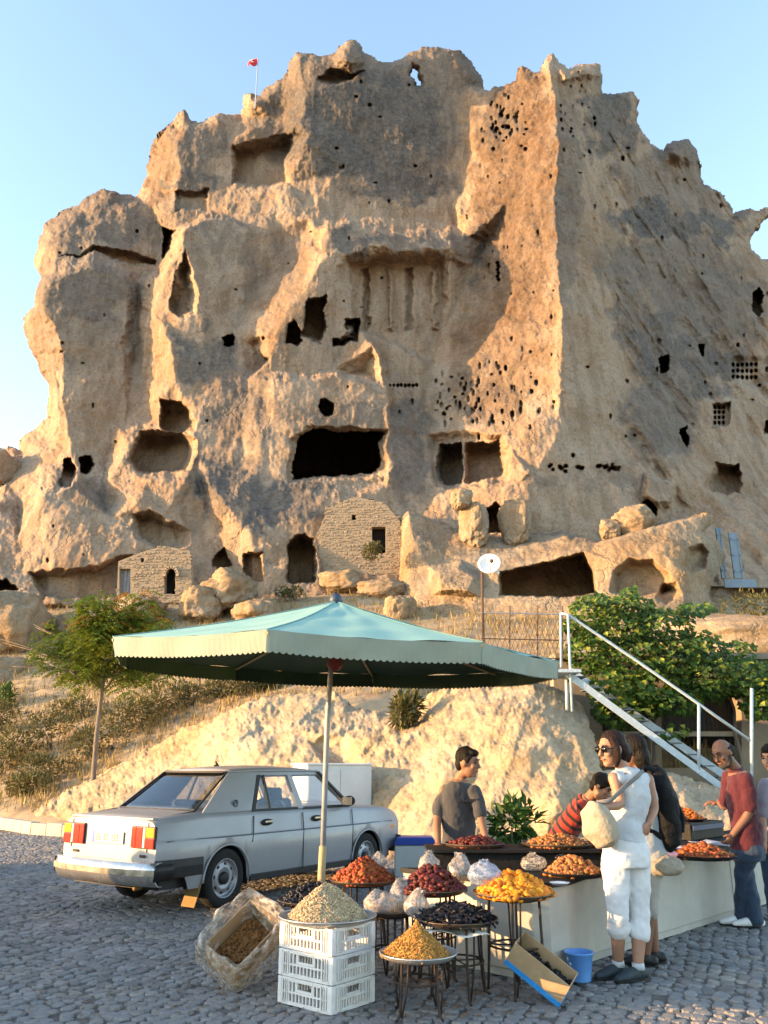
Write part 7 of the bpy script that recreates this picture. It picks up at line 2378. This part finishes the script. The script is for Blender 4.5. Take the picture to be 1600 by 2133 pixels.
def details(t, c, f, u0=(0, 0, 1), k=1.0, glasses=False, brows=True):
    f, s, u = basis(f, u0)
    for q in (-1, 1):
        mb = MB(); ballf(mb, c + f * .083 * k + s * q * .032 * k + u * .010 * k, f, s, u, .010 * k, .013 * k, .008 * k, 10, 8); mb.build('eye', M_EYE, t, smooth=True)
        if brows:
            mb = MB(); mb.tube([c + f * .095 * k + s * q * .014 * k + u * .030 * k, c + f * .094 * k + s * q * .034 * k + u * .036 * k, c + f * .078 * k + s * q * .054 * k + u * .030 * k], [.004 * k, .0055 * k, .003 * k], 6); mb.build('eyebrow', M_HAIR, t, smooth=True)
    mb = MB(); ballf(mb, c + f * .094 * k - u * .058 * k, f, s, u, .006 * k, .024 * k, .007 * k, 10, 6); mb.build('lips', M_LIP, t, smooth=True)
    if glasses:
        mb = MB()
        for q in (-1, 1):
            ballf(mb, c + f * .100 * k + s * q * .034 * k + u * .010 * k, f, s, u, .010 * k, .030 * k, .022 * k, 14, 8)
            mb.tube([c + f * .100 * k + s * q * .060 * k + u * .016 * k, c + f * .05 * k + s * q * .084 * k + u * .014 * k, c - f * .01 * k + s * q * .084 * k + u * .006 * k], .004 * k, 6)
        mb.tube([c + f * .106 * k - s * .012 * k + u * .014 * k, c + f * .106 * k + s * .012 * k + u * .014 * k], .003, 6)
        mb.build('sunglasses', mat('black_lens', (0.006, 0.005, 0.006), rough=.08), t, smooth=True)


def short_hair(t, c, f, k=1.0, m=M_HAIR, front=.0, name='hair', back=0.0):
    f, s, u = basis(f)
    mb = MB()
    ballf(mb, c + u * .048 * k - f * (.020 - front) * k, f, s, u, .096 * k, .085 * k, .090 * k)
    ballf(mb, c + u * .085 * k + f * .045 * k, f, s, u, .050 * k, .062 * k, .034 * k)
    ballf(mb, c - f * .058 * k - u * (.010 + back) * k, f, s, u, .052 * k, .070 * k, .070 * k)
    for q in (-1, 1): ballf(mb, c + s * q * .068 * k + u * .030 * k + f * .010 * k, f, s, u, .030 * k, .018 * k, .040 * k)
    r = random.Random(int(c.x * 100))
    for i in range(60):
        v = rvec(r).normalized()
        if v.dot(u) < -.1 or (v.dot(f) > .75 and v.dot(u) < .5): continue
        p = c + u * .045 * k - f * .015 * k + f * v.dot(f) * .09 * k + s * v.dot(s) * .08 * k + u * v.dot(u) * .088 * k
        mb.ball(p, .014 * k, 6, 5)
    return organic(mb, name, m, t, .008, 0, 1)


def limb(mb, pts, rs, n=12):
    """Tapered limb through joints, eased at the bends."""
    P_ = []; R_ = []
    for i in range(len(pts) - 1):
        for q in range(4):
            u_ = q / 4
            P_.append(pts[i].lerp(pts[i + 1], u_)); R_.append(rs[i] + (rs[i + 1] - rs[i]) * u_)
    P_.append(pts[-1]); R_.append(rs[-1])
    Q = P_[:]
    for i in range(1, len(P_) - 1): Q[i] = P_[i] * .5 + (P_[i - 1] + P_[i + 1]) * .25
    mb.tube(Q, R_, n)
    mb.ball(pts[0], rs[0], 10, 8); mb.ball(pts[-1], rs[-1], 10, 8)


def trunk(mb, secs, fwd, n=20):
    mb.tube([s_[0] for s_ in secs], [(s_[1], s_[2]) for s_ in secs], n, up=fwd)


def shoe(t, ankle, d, m, sole=None, L=.25, name='shoe', k=1.0):
    d = Vector((d[0], d[1], 0)).normalized(); a = Vector((ankle.x, ankle.y, 0))
    mb = MB()
    pts = [a - d * .055 * k + Vector((0, 0, .042)), a + Vector((0, 0, .048)), a + d * .07 * k + Vector((0, 0, .046)), a + d * .13 * k + Vector((0, 0, .036)), a + d * .185 * k + Vector((0, 0, .028))]
    mb.tube(pts, [(.034, .036), (.038, .044), (.043, .042), (.046, .032), (.030, .022)], 12, up=(0, 0, 1))
    mb.ball(pts[0], (.034, .034, .036), 10, 8); mb.ball(pts[-1], (.03, .03, .022), 10, 8)
    mb.tube([a + Vector((0, 0, .04)), a + Vector((0, 0, .085))], [.042, .040], 10)
    o = organic(mb, name, m, t, .008, 0, 2)
    mb = MB(); mb.tube([a - d * .085 * k + Vector((0, 0, .008)), a + Vector((0, 0, .008)), a + d * .12 * k + Vector((0, 0, .008)), a + d * .21 * k + Vector((0, 0, .010))], [(.026, .008), (.040, .008), (.048, .008), (.022, .008)], 10, up=(0, 0, 1))
    mb.build('sole', sole or M_RUBBER, o, smooth=True)


def person(label, base):
    base = Vector((base[0], base[1], 0))
    t = thing('person', label, 'person', base)
    return t, (lambda px, py, Y: PV(px, py, Y) - base)


def down(p, z):
    return Vector((p.x, p.y, z))


# --- boy in grey behind the bench
t, q = person('boy in grey T-shirt leaning both hands on the black bench', (.80, 8.02))
f = Vector((.92, -.40, -.10)); hc = q(974, 1589, 7.98); k = 1.08
B = MB()
face(B, hc, f, k=k)
nb = q(957, 1625, 8.05); sl, sr = q(925, 1647, 8.08), q(992, 1648, 7.98)
B.tube([nb - Vector((0, 0, .05)), nb + Vector((.01, 0, .03)), hc - Vector((.02, -.01, .07))], [.062, .054, .055], 12)
el, wl = q(910, 1708, 8.02), q(913, 1757, 7.78); er, wr = q(1003, 1710, 7.88), q(1014, 1752, 7.72)
limb(B, [sl, el, wl], [.048, .040, .027]); limb(B, [sr, er, wr], [.048, .040, .027])
pel = q(955, 1785, 8.05)
fw = Vector((.30, -.95, 0))
trunk(B, [(pel, .14, .10), (q(956, 1730, 8.05), .13, .095), (q(957, 1675, 8.05), .155, .10), (nb, .09, .07)], fw)
hl, hr = pel + Vector((-.085, 0, -.02)), pel + Vector((.085, 0, -.02))
for h_ in (hl, hr): limb(B, [h_, down(h_, .48), down(h_, .09)], [.085, .055, .038])
hand(B, wl, q(922, 1772, 7.62) - wl, (0, 0, -1), 1.0, .25, 1); hand(B, wr, q(1022, 1770, 7.55) - wr, (0, 0, -1), 1.0, .25, -1)
organic(B, 'body', SK_TAN, t, .0075)
details(t, hc, f, k=k); short_hair(t, hc, f, k=k)
S = MB()
trunk(S, [(q(956, 1768, 8.05), .165, .125), (q(956, 1730, 8.05), .155, .115), (q(957, 1675, 8.05), .178, .120), (q(957, 1644, 8.05), .165, .105), (nb - Vector((0, 0, .012)), .085, .08)], fw)
limb(S, [sl + Vector((.02, 0, -.01)), sl.lerp(el, .35), sl.lerp(el, .72)], [.068, .066, .068]); limb(S, [sr + Vector((-.02, 0, -.01)), sr.lerp(er, .35), sr.lerp(er, .72)], [.068, .066, .068])
shirt = organic(S, 't_shirt', cloth('charcoal_jersey', (0.042, 0.042, 0.047)), t, .011, .030)
mb = MB()     # faded print across the chest
for i in range(9): mb.box(q(958 + i * 4.6, 1667 + (i % 2), 7.918 - .004 * i), (.014, .012, .030 if i % 3 else .022), rot=(0, 0, .3))
mb.build('chest_print', mat('dark_print', (0.02, 0.02, 0.03), rough=.8), shirt)
J = MB()
trunk(J, [(q(956, 1764, 8.05), .150, .115), (pel, .160, .115), (pel - Vector((0, 0, .10)), .165, .115)], fw)
for h_ in (hl, hr): limb(J, [h_ - Vector((0, 0, .04)), down(h_, .48), down(h_, .10)], [.092, .072, .066])
organic(J, 'jeans', cloth('dark_denim', (0.018, 0.026, 0.045)), t, .012, .02)
for h_ in (hl, hr): shoe(t, down(h_, .09), fw, M_TRIM)

# --- boy bending over in a striped shirt
t, q = person('boy in red and black striped shirt bending low over the counter', (1.78, 8.75))
f = Vector((.75, -.45, -.55)); hc = q(1252, 1640, 8.35); k = 1.0
B = MB(); face(B, hc, f, (.3, .1, 1), k)
nb = q(1228, 1662, 8.5); sl, sr = q(1212, 1680, 8.38), q(1232, 1668, 8.72)
B.tube([nb - Vector((.05, -.03, .03)), nb, hc - Vector((.03, -.03, .02))], [.062, .055, .055], 12)
pel = q(1168, 1748, 8.72)
el, wl = q(1236, 1728, 8.22), q(1262, 1738, 8.02); er, wr = q(1262, 1722, 8.6), q(1280, 1742, 8.3)
limb(B, [sl, el, wl], [.046, .039, .026]); limb(B, [sr, er, wr], [.046, .039, .026])
fw = Vector((.62, -.30, -.72))
trunk(B, [(pel, .13, .10), (q(1192, 1712, 8.65), .12, .09), (q(1216, 1680, 8.55), .14, .09), (nb, .08, .06)], fw)
hl, hr = pel + Vector((-.05, -.08, -.02)), pel + Vector((.05, .08, -.02))
for h_ in (hl, hr): limb(B, [h_, down(h_, .42) + Vector((.05, 0, 0)), down(h_, .09)], [.08, .052, .036])
hand(B, wl, (.6, -.3, -.6), (-.3, 0, -1), .95, .8, 1); hand(B, wr, (.6, -.3, -.6), (-.3, 0, -1), .95, .8, -1)
organic(B, 'body', SK_TAN, t, .0075); details(t, hc, f, (.3, .1, 1), k); short_hair(t, hc, f, k=k)
S = MB()
trunk(S, [(q(1162, 1756, 8.72), .165, .125), (q(1174, 1738, 8.7), .160, .12), (q(1195, 1708, 8.62), .16, .12), (q(1214, 1683, 8.55), .17, .115), (nb - Vector((.02, -.01, .01)), .09, .085)], fw)
limb(S, [sl, sl.lerp(el, .4), sl.lerp(el, .8)], [.066, .064, .066]); limb(S, [sr, sr.lerp(er, .4), sr.lerp(er, .8)], [.066, .064, .066])
M_STRIPE = mat('red_stripe_jersey', (0.30, 0.024, 0.014), (0.25, 0.02, 0.012), scale=6, rough=.88, bump=.3, sheen=.15)
nt = M_STRIPE.node_tree; bs = nt.nodes['Principled BSDF']; src = bs.inputs['Base Color'].links[0].from_socket
tc = nt.nodes.new('ShaderNodeTexCoord'); vm = nt.nodes.new('ShaderNodeVectorMath'); vm.operation = 'DOT_PRODUCT'
ax = (nb - pel).normalized(); vm.inputs[1].default_value = tuple(ax * 12.5)
sn = nt.nodes.new('ShaderNodeMath'); sn.operation = 'FRACT'; gt = nt.nodes.new('ShaderNodeMath'); gt.operation = 'GREATER_THAN'; gt.inputs[1].default_value = .58
mx = nt.nodes.new('ShaderNodeMix'); mx.data_type = 'RGBA'; mx.inputs['B'].default_value = (.012, .006, .008, 1)
nt.links.new(tc.outputs['Object'], vm.inputs[0]); nt.links.new(vm.outputs['Value'], sn.inputs[0]); nt.links.new(sn.outputs[0], gt.inputs[0]); nt.links.new(gt.outputs[0], mx.inputs['Factor']); nt.links.new(src, mx.inputs['A']); nt.links.new(mx.outputs['Result'], bs.inputs['Base Color'])
organic(S, 'striped_shirt', M_STRIPE, t, .011, .028)
J = MB(); trunk(J, [(q(1166, 1752, 8.72), .14, .11), (pel - Vector((.02, 0, .06)), .16, .12), (pel - Vector((.02, 0, .14)), .16, .12)], (1, -.5, 0))
for h_ in (hl, hr): limb(J, [h_ - Vector((0, 0, .04)), down(h_, .42) + Vector((.05, 0, 0)), down(h_, .10)], [.09, .068, .06])
organic(J, 'trousers', cloth('brown_trousers', (0.05, 0.03, 0.022)), t, .012, .02)
for h_ in (hl, hr): shoe(t, down(h_, .09), (1, -.5, 0), M_TRIM)

# --- woman in white
M_WTOP = cloth('white_jersey', (0.46, 0.48, 0.50)); M_WPANT = cloth('white_cotton', (0.60, 0.60, 0.61))
fa, fb = G(1290, 2036), G(1332, 2042)
t, q = person('woman in white sleeveless top and white cropped trousers wearing sunglasses', ((fa.x + fb.x) / 2, (fa.y + fb.y) / 2))
base_ = t.location
Yw = base_.y
f = Vector((-.90, -.40, -.12)); hc = q(1274, 1561, Yw); k = 1.06
B = MB(); face(B, hc, f, k=k)
nb = q(1300, 1603, Yw + .03); sl, sr = q(1279, 1621, Yw - .06), q(1350, 1624, Yw + .12)
B.tube([nb - Vector((0, 0, .06)), nb, hc + Vector((.035, .02, -.06))], [.060, .050, .052], 12)
el, wl = q(1296, 1677, Yw - .10), q(1253, 1682, Yw - .22); er, wr = q(1364, 1684, Yw + .10), q(1352, 1716, Yw - .02)
limb(B, [sl, el, wl], [.046, .037, .025]); limb(B, [sr, er, wr], [.046, .037, .025])
hand(B, wl, (-.85, -.1, -.35), (0, .4, -.9), .95, .9, 1); hand(B, wr, (-.6, -.3, -.5), (-.5, .6, 0), .95, .6, -1)
pel = q(1303, 1768, Yw); fw = Vector((-.40, .92, 0))
wst = q(1308, 1710, Yw + .02); chst = q(1316, 1655, Yw + .03)
trunk(B, [(pel, .150, .115), (wst, .120, .095), (chst, .140, .105), (nb - Vector((0, 0, .02)), .10, .07)], fw)
hl, hr = q(1282, 1788, Yw - .03), q(1326, 1788, Yw + .05)
ka, kb = q(1287, 1908, Yw - .05), q(1331, 1912, Yw + .02)
aa, ab = Vector((fa.x, fa.y, .09)) - base_, Vector((fb.x, fb.y, .09)) - base_
limb(B, [hl, ka, ka.lerp(aa, .35), aa], [.088, .056, .056, .036]); limb(B, [hr, kb, kb.lerp(ab, .35), ab], [.088, .056, .056, .036])
organic(B, 'body', SK_MID, t, .0075)
details(t, hc, f, k=k, glasses=True)
# bob of hair with loose ends
H = MB(); F_, S_, U_ = basis(f)
ballf(H, hc + U_ * .050 - F_ * .030, F_, S_, U_, .105, .092, .095)
ballf(H, hc - F_ * .075 - U_ * .015, F_, S_, U_, .075, .085, .095)
for sg in (-1, 1):
    H.tube([hc + S_ * sg * .070 + U_ * .075 + F_ * .035, hc + S_ * sg * .092 + F_ * .028 + U_ * .01, hc + S_ * sg * .090 + F_ * .030 - U_ * .07, hc + S_ * sg * .075 + F_ * .045 - U_ * .125], [.028, .030, .028, .012], 8)
H.tube([hc - F_ * .10 + U_ * .03, hc - F_ * .15 - U_ * .04, hc - F_ * .13 - U_ * .11], [.05, .045, .02], 8)
organic(H, 'hair', mat('auburn_hair', (0.012, 0.0055, 0.004), (0.022, 0.009, 0.006), scale=30, rough=.6, bump=.8, bump_scale=70, stretch=(1, 1, .3), spec=.15), t, .008, .008, 1)
S = MB()
trunk(S, [(q(1303, 1752, Yw), .166, .140), (q(1305, 1735, Yw), .152, .128), (wst, .134, .112), (chst, .152, .122), (q(1314, 1632, Yw + .03), .160, .105), (nb - Vector((0, 0, .035)), .115, .085)], fw)
S.tube([nb - Vector((0, 0, .05)), nb + Vector((.01, .01, .015))], [.085, .065], 14)
for a in (sl, sr): S.ball(a.lerp(nb, .25) + Vector((0, 0, -.02)), (.066, .066, .06), 12, 9)
organic(S, 'sleeveless_top', M_WTOP, t, .010, .032)
J = MB()
trunk(J, [(q(1303, 1738, Yw), .150, .128), (q(1303, 1762, Yw), .175, .145), (pel - Vector((0, 0, .06)), .185, .150), (pel - Vector((0, 0, .12)), .178, .14)], fw)
for h_, k_, a_ in ((hl, ka, aa), (hr, kb, ab)): limb(J, [h_, h_.lerp(k_, .5), k_, k_.lerp(a_, .26)], [.105, .092, .078, .082])
organic(J, 'cropped_trousers', M_WPANT, t, .011, .036)
M_SANDAL = mat('dark_teal_sandal', (0.03, 0.045, 0.055), (0.02, 0.03, 0.035), scale=12, rough=.7)
for a_ in (aa, ab): shoe(t, a_, (-.75, -.35), M_SANDAL)
for a_ in (aa, ab):
    mb = MB(); mb.tube([a_ + Vector((0, 0, -.02)), a_ + Vector((0, 0, .02))], [.047, .043], 12); mb.build('sock', M_WTOP, t, smooth=True)
# her bag hangs from the shoulder
bgc = PV(1256, 1712, Yw - .20)
bg = thing('shoulder_bag', 'beige shoulder bag held under the arm of the woman in white', 'bag', bgc)
M_BAGC = mat('beige_canvas', (0.34, 0.29, 0.21), (0.29, 0.245, 0.175), scale=14, rough=.85, bump=.3, bump_scale=60)
mb = MB()
ax_ = Vector((.30, .15, -.55)).normalized()
R_ = basis((-.55, -.83, 0))
mb.tube([Vector((-.035, 0, .135)), Vector((-.05, 0, .06)), Vector((-.03, 0, -.04)), Vector((.03, 0, -.13)), Vector((.055, 0, -.16))], [(.055, .05), (.115, .075), (.135, .085), (.105, .07), (.04, .03)], 18, up=(.5, .85, .1))
organic(mb, 'bag_body', M_BAGC, bg, .010, .03)
mb = MB(); p0, p1 = Vector((-.04, -.02, .13)), PV(1330, 1618, Yw + .02) - bgc
mb.tube([p0, PV(1272, 1668, Yw - .22) - bgc, PV(1300, 1640, Yw - .155) - bgc, PV(1328, 1617, Yw - .06) - bgc, PV(1340, 1606, Yw + .03) - bgc], [(.016, .005)] * 5, 8, up=(0, -1, 0)); mb.build('strap', mat('grey_strap', (0.16, 0.155, 0.15), (0.12, 0.115, 0.11), rough=.8), bg, smooth=True)

# --- companion with the backpack
fa, fb = G(1348, 2014), G(1366, 2006)
t, q = person('companion in pale clothes half hidden behind woman in white, wearing the backpack', ((fa.x + fb.x) / 2, (fa.y + fb.y) / 2))
base_ = t.location; Yc = base_.y
f = Vector((-.85, .45, -.1)); hc = q(1316, 1566, Yc); k = 1.02
B = MB(); face(B, hc, f, k=k)
nb = q(1332, 1606, Yc); sl, sr = q(1345, 1628, Yc - .16), q(1338, 1620, Yc + .16)
B.tube([nb - Vector((0, 0, .06)), nb, hc + Vector((.02, 0, -.06))], [.06, .05, .052], 12)
el, wl = q(1362, 1690, Yc - .2), q(1340, 1714, Yc - .28); er, wr = q(1330, 1690, Yc + .2), q(1300, 1710, Yc + .2)
limb(B, [sl, el, wl], [.046, .038, .026]); limb(B, [sr, er, wr], [.046, .038, .026])
hand(B, wl, (-.8, -.1, .1), (0, .8, -.4), .95, .7, 1); hand(B, wr, (-.8, -.1, .1), (0, .8, -.4), .95, .7, -1)
pel = q(1350, 1775, Yc); fw = Vector((-.95, .30, 0)); wst = q(1348, 1718, Yc); chst = q(1342, 1662, Yc)
trunk(B, [(pel, .145, .11), (wst, .12, .095), (chst, .14, .10), (nb - Vector((0, 0, .02)), .1, .07)], fw)
hl, hr = pel + Vector((.02, -.08, -.03)), pel + Vector((-.02, .08, -.03))
aa, ab = Vector((fa.x, fa.y, .09)) - base_, Vector((fb.x, fb.y, .09)) - base_
ka, kb = down(hl.lerp(aa, .5), .48), down(hr.lerp(ab, .5), .48)
limb(B, [hl, ka, ka.lerp(aa, .35), aa], [.085, .055, .054, .036]); limb(B, [hr, kb, kb.lerp(ab, .35), ab], [.085, .055, .054, .036])
organic(B, 'body', SK_DARK, t, .0075); details(t, hc, f, k=k)
H = MB(); F_, S_, U_ = basis(f)
ballf(H, hc + U_ * .045 - F_ * .030, F_, S_, U_, .105, .09, .095); ballf(H, hc - F_ * .07 - U_ * .05, F_, S_, U_, .07, .08, .11)
organic(H, 'hair', M_HAIR, t, .009, .01, 1)
S = MB(); trunk(S, [(q(1352, 1790, Yc), .17, .145), (q(1350, 1750, Yc), .165, .135), (wst, .15, .12), (chst, .165, .125), (nb - Vector((0, 0, .03)), .105, .085)], fw)
limb(S, [sl, sl.lerp(el, .35), sl.lerp(el, .62)], [.065, .062, .062]); limb(S, [sr, sr.lerp(er, .35), sr.lerp(er, .62)], [.065, .062, .062])
organic(S, 'shirt', cloth('pale_blue_cotton', (0.30, 0.34, 0.38)), t, .011, .03)
J = MB(); trunk(J, [(q(1350, 1765, Yc), .155, .13), (pel - Vector((0, 0, .08)), .18, .15), (pel - Vector((0, 0, .14)), .175, .14)], fw)
for h_, k_, a_ in ((hl, ka, aa), (hr, kb, ab)): limb(J, [h_, h_.lerp(k_, .5), k_, k_.lerp(a_, .22)], [.10, .085, .075, .076])
organic(J, 'cropped_trousers', cloth('pale_khaki', (0.36, 0.34, 0.30)), t, .011, .03)
for a_ in (aa, ab): shoe(t, a_, (-.9, .2), M_TRIM)
bpc = PV(1379, 1680, Yc - .02)
bp_ = thing('backpack', 'bulky black backpack on the companion behind the woman in white', 'backpack', bpc)
M_BPK = mat('black_nylon', (0.004, 0.004, 0.0045), (0.007, 0.007, 0.008), scale=10, rough=.75, bump=.4, spec=.2, bump_scale=40)
mb = MB()
mb.tube([Vector((-.06, 0, .30)), Vector((-.03, 0, .24)), Vector((.0, 0, .08)), Vector((.02, 0, -.10)), Vector((.01, 0, -.26)), Vector((-.02, 0, -.31))], [(.07, .05), (.14, .085), (.165, .115), (.165, .125), (.14, .11), (.08, .06)], 18, up=(1, 0, 0))
organic(mb, 'pack_body', M_BPK, bp_, .011, .03)
mb = MB(); mb.tube([Vector((.10, 0, .02)), Vector((.125, 0, -.08)), Vector((.115, 0, -.19))], [(.09, .025), (.12, .04), (.10, .03)], 14, up=(1, 0, 0)); organic(mb, 'front_pocket', M_BPK, bp_, .011, .015)
for sy in (-1, 1):
    mb = MB(); mb.tube([Vector((-.05, sy * .09, .27)), Vector((-.14, sy * .10, .30)), Vector((-.24, sy * .11, .22)), Vector((-.29, sy * .12, .08)), Vector((-.20, sy * .13, -.14)), Vector((-.06, sy * .12, -.22))], [(.022, .007)] * 6, 8, up=(0, 1, 0)); mb.build('shoulder_strap', M_BPK, bp_, smooth=True)

# --- man in the maroon shirt
fa, fb = G(1548, 1928), G(1575, 1932)
t, q = person('bald bearded man in maroon shirt and blue jeans reaching over the counter', ((fa.x + fb.x) / 2, (fa.y + fb.y) / 2))
base_ = t.location; Ym = base_.y
f = Vector((-.82, -.42, -.38)); hc = q(1506, 1569, Ym - .02); k = 1.10
B = MB(); face(B, hc, f, (-.25, 0, 1), k)
nb = q(1532, 1602, Ym + .02); sl, sr = q(1554, 1625, Ym - .14), q(1522, 1618, Ym + .20)
B.tube([nb + Vector((.03, 0, -.06)), nb, hc + Vector((.045, .02, -.06))], [.068, .062, .062], 12)
el, wl = q(1563, 1692, Ym - .16), q(1527, 1738, Ym - .12); er, wr = q(1512, 1682, Ym + .30), q(1497, 1672, Ym + .42)
limb(B, [sl, el, wl], [.054, .045, .030]); limb(B, [sr, er, wr], [.054, .045, .030])
hand(B, wl, q(1514, 1758, Ym - .10) - wl, (-.6, .6, -.3), 1.05, .7, 1); hand(B, wr, (-.85, .3, .05), (0, .2, -1), 1.05, .5, -1)
pel = q(1556, 1762, Ym); fw = Vector((-.90, .42, 0)); wst = q(1554, 1712, Ym); chst = q(1545, 1655, Ym + .01)
trunk(B, [(pel, .15, .115), (wst, .15, .115), (chst, .165, .12), (nb - Vector((0, 0, .03)), .11, .075)], fw)
hl, hr = pel + Vector((.0, -.08, -.03)), pel + Vector((-.0, .08, -.03))
aa, ab = Vector((fa.x, fa.y, .09)) - base_, Vector((fb.x, fb.y, .09)) - base_
ka, kb = down(hl.lerp(aa, .5) + Vector((-.02, 0, 0)), .50), down(hr.lerp(ab, .5) + Vector((-.02, 0, 0)), .50)
limb(B, [hl, ka, aa], [.095, .062, .042]); limb(B, [hr, kb, ab], [.095, .062, .042])
organic(B, 'body', SK_DARK, t, .0075); details(t, hc, f, (-.25, 0, 1), k)
H = MB(); F_, S_, U_ = basis(f, (-.25, 0, 1))
ballf(H, hc - F_ * .055 * k + U_ * .005, F_, S_, U_, .062 * k, .083 * k, .070 * k)
for sg in (-1, 1): ballf(H, hc + S_ * sg * .068 * k - F_ * .02 + U_ * .005, F_, S_, U_, .04, .020, .045)
organic(H, 'hair', M_HAIR, t, .008, .004, 1)
H = MB(); ballf(H, hc + F_ * .055 * k - U_ * .092 * k, F_, S_, U_, .042 * k, .046 * k, .028 * k)
for sg in (-1, 1): H.tube([hc + S_ * sg * .068 * k - U_ * .02, hc + S_ * sg * .062 * k - U_ * .065 * k + F_ * .02, hc + S_ * sg * .035 * k - U_ * .10 * k + F_ * .055], [.014, .020, .022], 8)
H.tube([hc + F_ * .095 * k - U_ * .046 * k + S_ * .03, hc + F_ * .102 * k - U_ * .042 * k, hc + F_ * .095 * k - U_ * .046 * k - S_ * .03], [.006, .009, .006], 6)
organic(H, 'beard', mat('grizzled_beard', (0.02, 0.016, 0.014), (0.05, 0.042, 0.038), scale=60, rough=.8, bump=.6), t, .007, .004, 1)
S = MB(); trunk(S, [(q(1558, 1772, Ym), .180, .150), (q(1556, 1742, Ym), .178, .148), (wst, .178, .145), (chst, .190, .145), (q(1540, 1626, Ym + .01), .175, .115), (nb - Vector((-.01, 0, .04)), .105, .09)], fw)
S.tube([nb - Vector((-.01, 0, .05)), nb + Vector((-.005, 0, .01))], [.085, .075], 14)
limb(S, [sl, sl.lerp(el, .4), sl.lerp(el, .80)], [.080, .078, .078]); limb(S, [sr, sr.lerp(er, .4), sr.lerp(er, .8)], [.080, .078, .078])
organic(S, 'shirt', cloth('maroon_cotton', (0.06, 0.005, 0.012)), t, .011, .034)
J = MB(); trunk(J, [(q(1556, 1752, Ym), .165, .135), (pel - Vector((0, 0, .07)), .18, .15), (pel - Vector((0, 0, .13)), .175, .14)], fw)
for h_, k_, a_ in ((hl, ka, aa), (hr, kb, ab)): limb(J, [h_, h_.lerp(k_, .5), k_, a_ + Vector((0, 0, -.02))], [.108, .095, .078, .074])
organic(J, 'jeans', cloth('blue_denim', (0.018, 0.034, 0.064), c3=(0.028, 0.05, 0.088)), t, .011, .034)
for a_ in (aa, ab): shoe(t, a_, (-.9, .1), M_WHITEP)

# --- person cut by the right edge
fa = G(1618, 1916)
t, q = person('dark-haired person in lilac-grey shirt cut off by the right edge', (fa.x, fa.y))
base_ = t.location; Ye = base_.y
f = Vector((-.75, -.60, -.1)); hc = q(1606, 1580, Ye); k = 1.06
B = MB(); face(B, hc, f, k=k)
nb = q(1618, 1618, Ye); sl, sr = q(1594, 1636, Ye - .08), q(1644, 1636, Ye + .08)
B.tube([nb - Vector((0, 0, .06)), nb, hc + Vector((.02, 0, -.06))], [.062, .054, .054], 12)
el, wl = q(1588, 1698, Ye - .1), q(1592, 1750, Ye - .2); er, wr = q(1656, 1700, Ye), q(1650, 1752, Ye - .1)
limb(B, [sl, el, wl], [.048, .04, .027]); limb(B, [sr, er, wr], [.048, .04, .027])
hand(B, wl, (-.1, -.2, -1), (-.6, .6, 0), 1, .4, 1); hand(B, wr, (-.1, -.2, -1), (-.6, .6, 0), 1, .4, -1)
pel = q(1618, 1765, Ye); fw = Vector((-.4, -.9, 0))
trunk(B, [(pel, .15, .11), (q(1618, 1715, Ye), .14, .10), (q(1618, 1660, Ye), .155, .10), (nb - Vector((0, 0, .03)), .1, .07)], fw)
hl, hr = pel + Vector((-.085, .03, -.03)), pel + Vector((.085, -.03, -.03))
for h_ in (hl, hr): limb(B, [h_, down(h_, .48), down(h_, .09)], [.09, .058, .04])
organic(B, 'body', SK_MID, t, .0075); details(t, hc, f, k=k); short_hair(t, hc, f, k=k)
S = MB(); trunk(S, [(q(1618, 1770, Ye), .175, .135), (q(1618, 1715, Ye), .165, .13), (q(1618, 1660, Ye), .18, .125), (nb - Vector((0, 0, .03)), .1, .085)], fw)
limb(S, [sl, sl.lerp(el, .5), sl.lerp(el, .95)], [.07, .066, .062]); limb(S, [sr, sr.lerp(er, .5), sr.lerp(er, .95)], [.07, .066, .062])
organic(S, 'shirt', cloth('lilac_grey_cotton', (0.22, 0.19, 0.22)), t, .012, .03)
J = MB(); trunk(J, [(q(1618, 1755, Ye), .15, .125), (pel - Vector((0, 0, .08)), .175, .14)], fw)
for h_ in (hl, hr): limb(J, [h_, down(h_, .48), down(h_, .07)], [.10, .078, .072])
organic(J, 'jeans', cloth('mid_denim', (0.03, 0.055, 0.11)), t, .012, .03)
for h_ in (hl, hr): shoe(t, down(h_, .09), fw, M_TRIM)
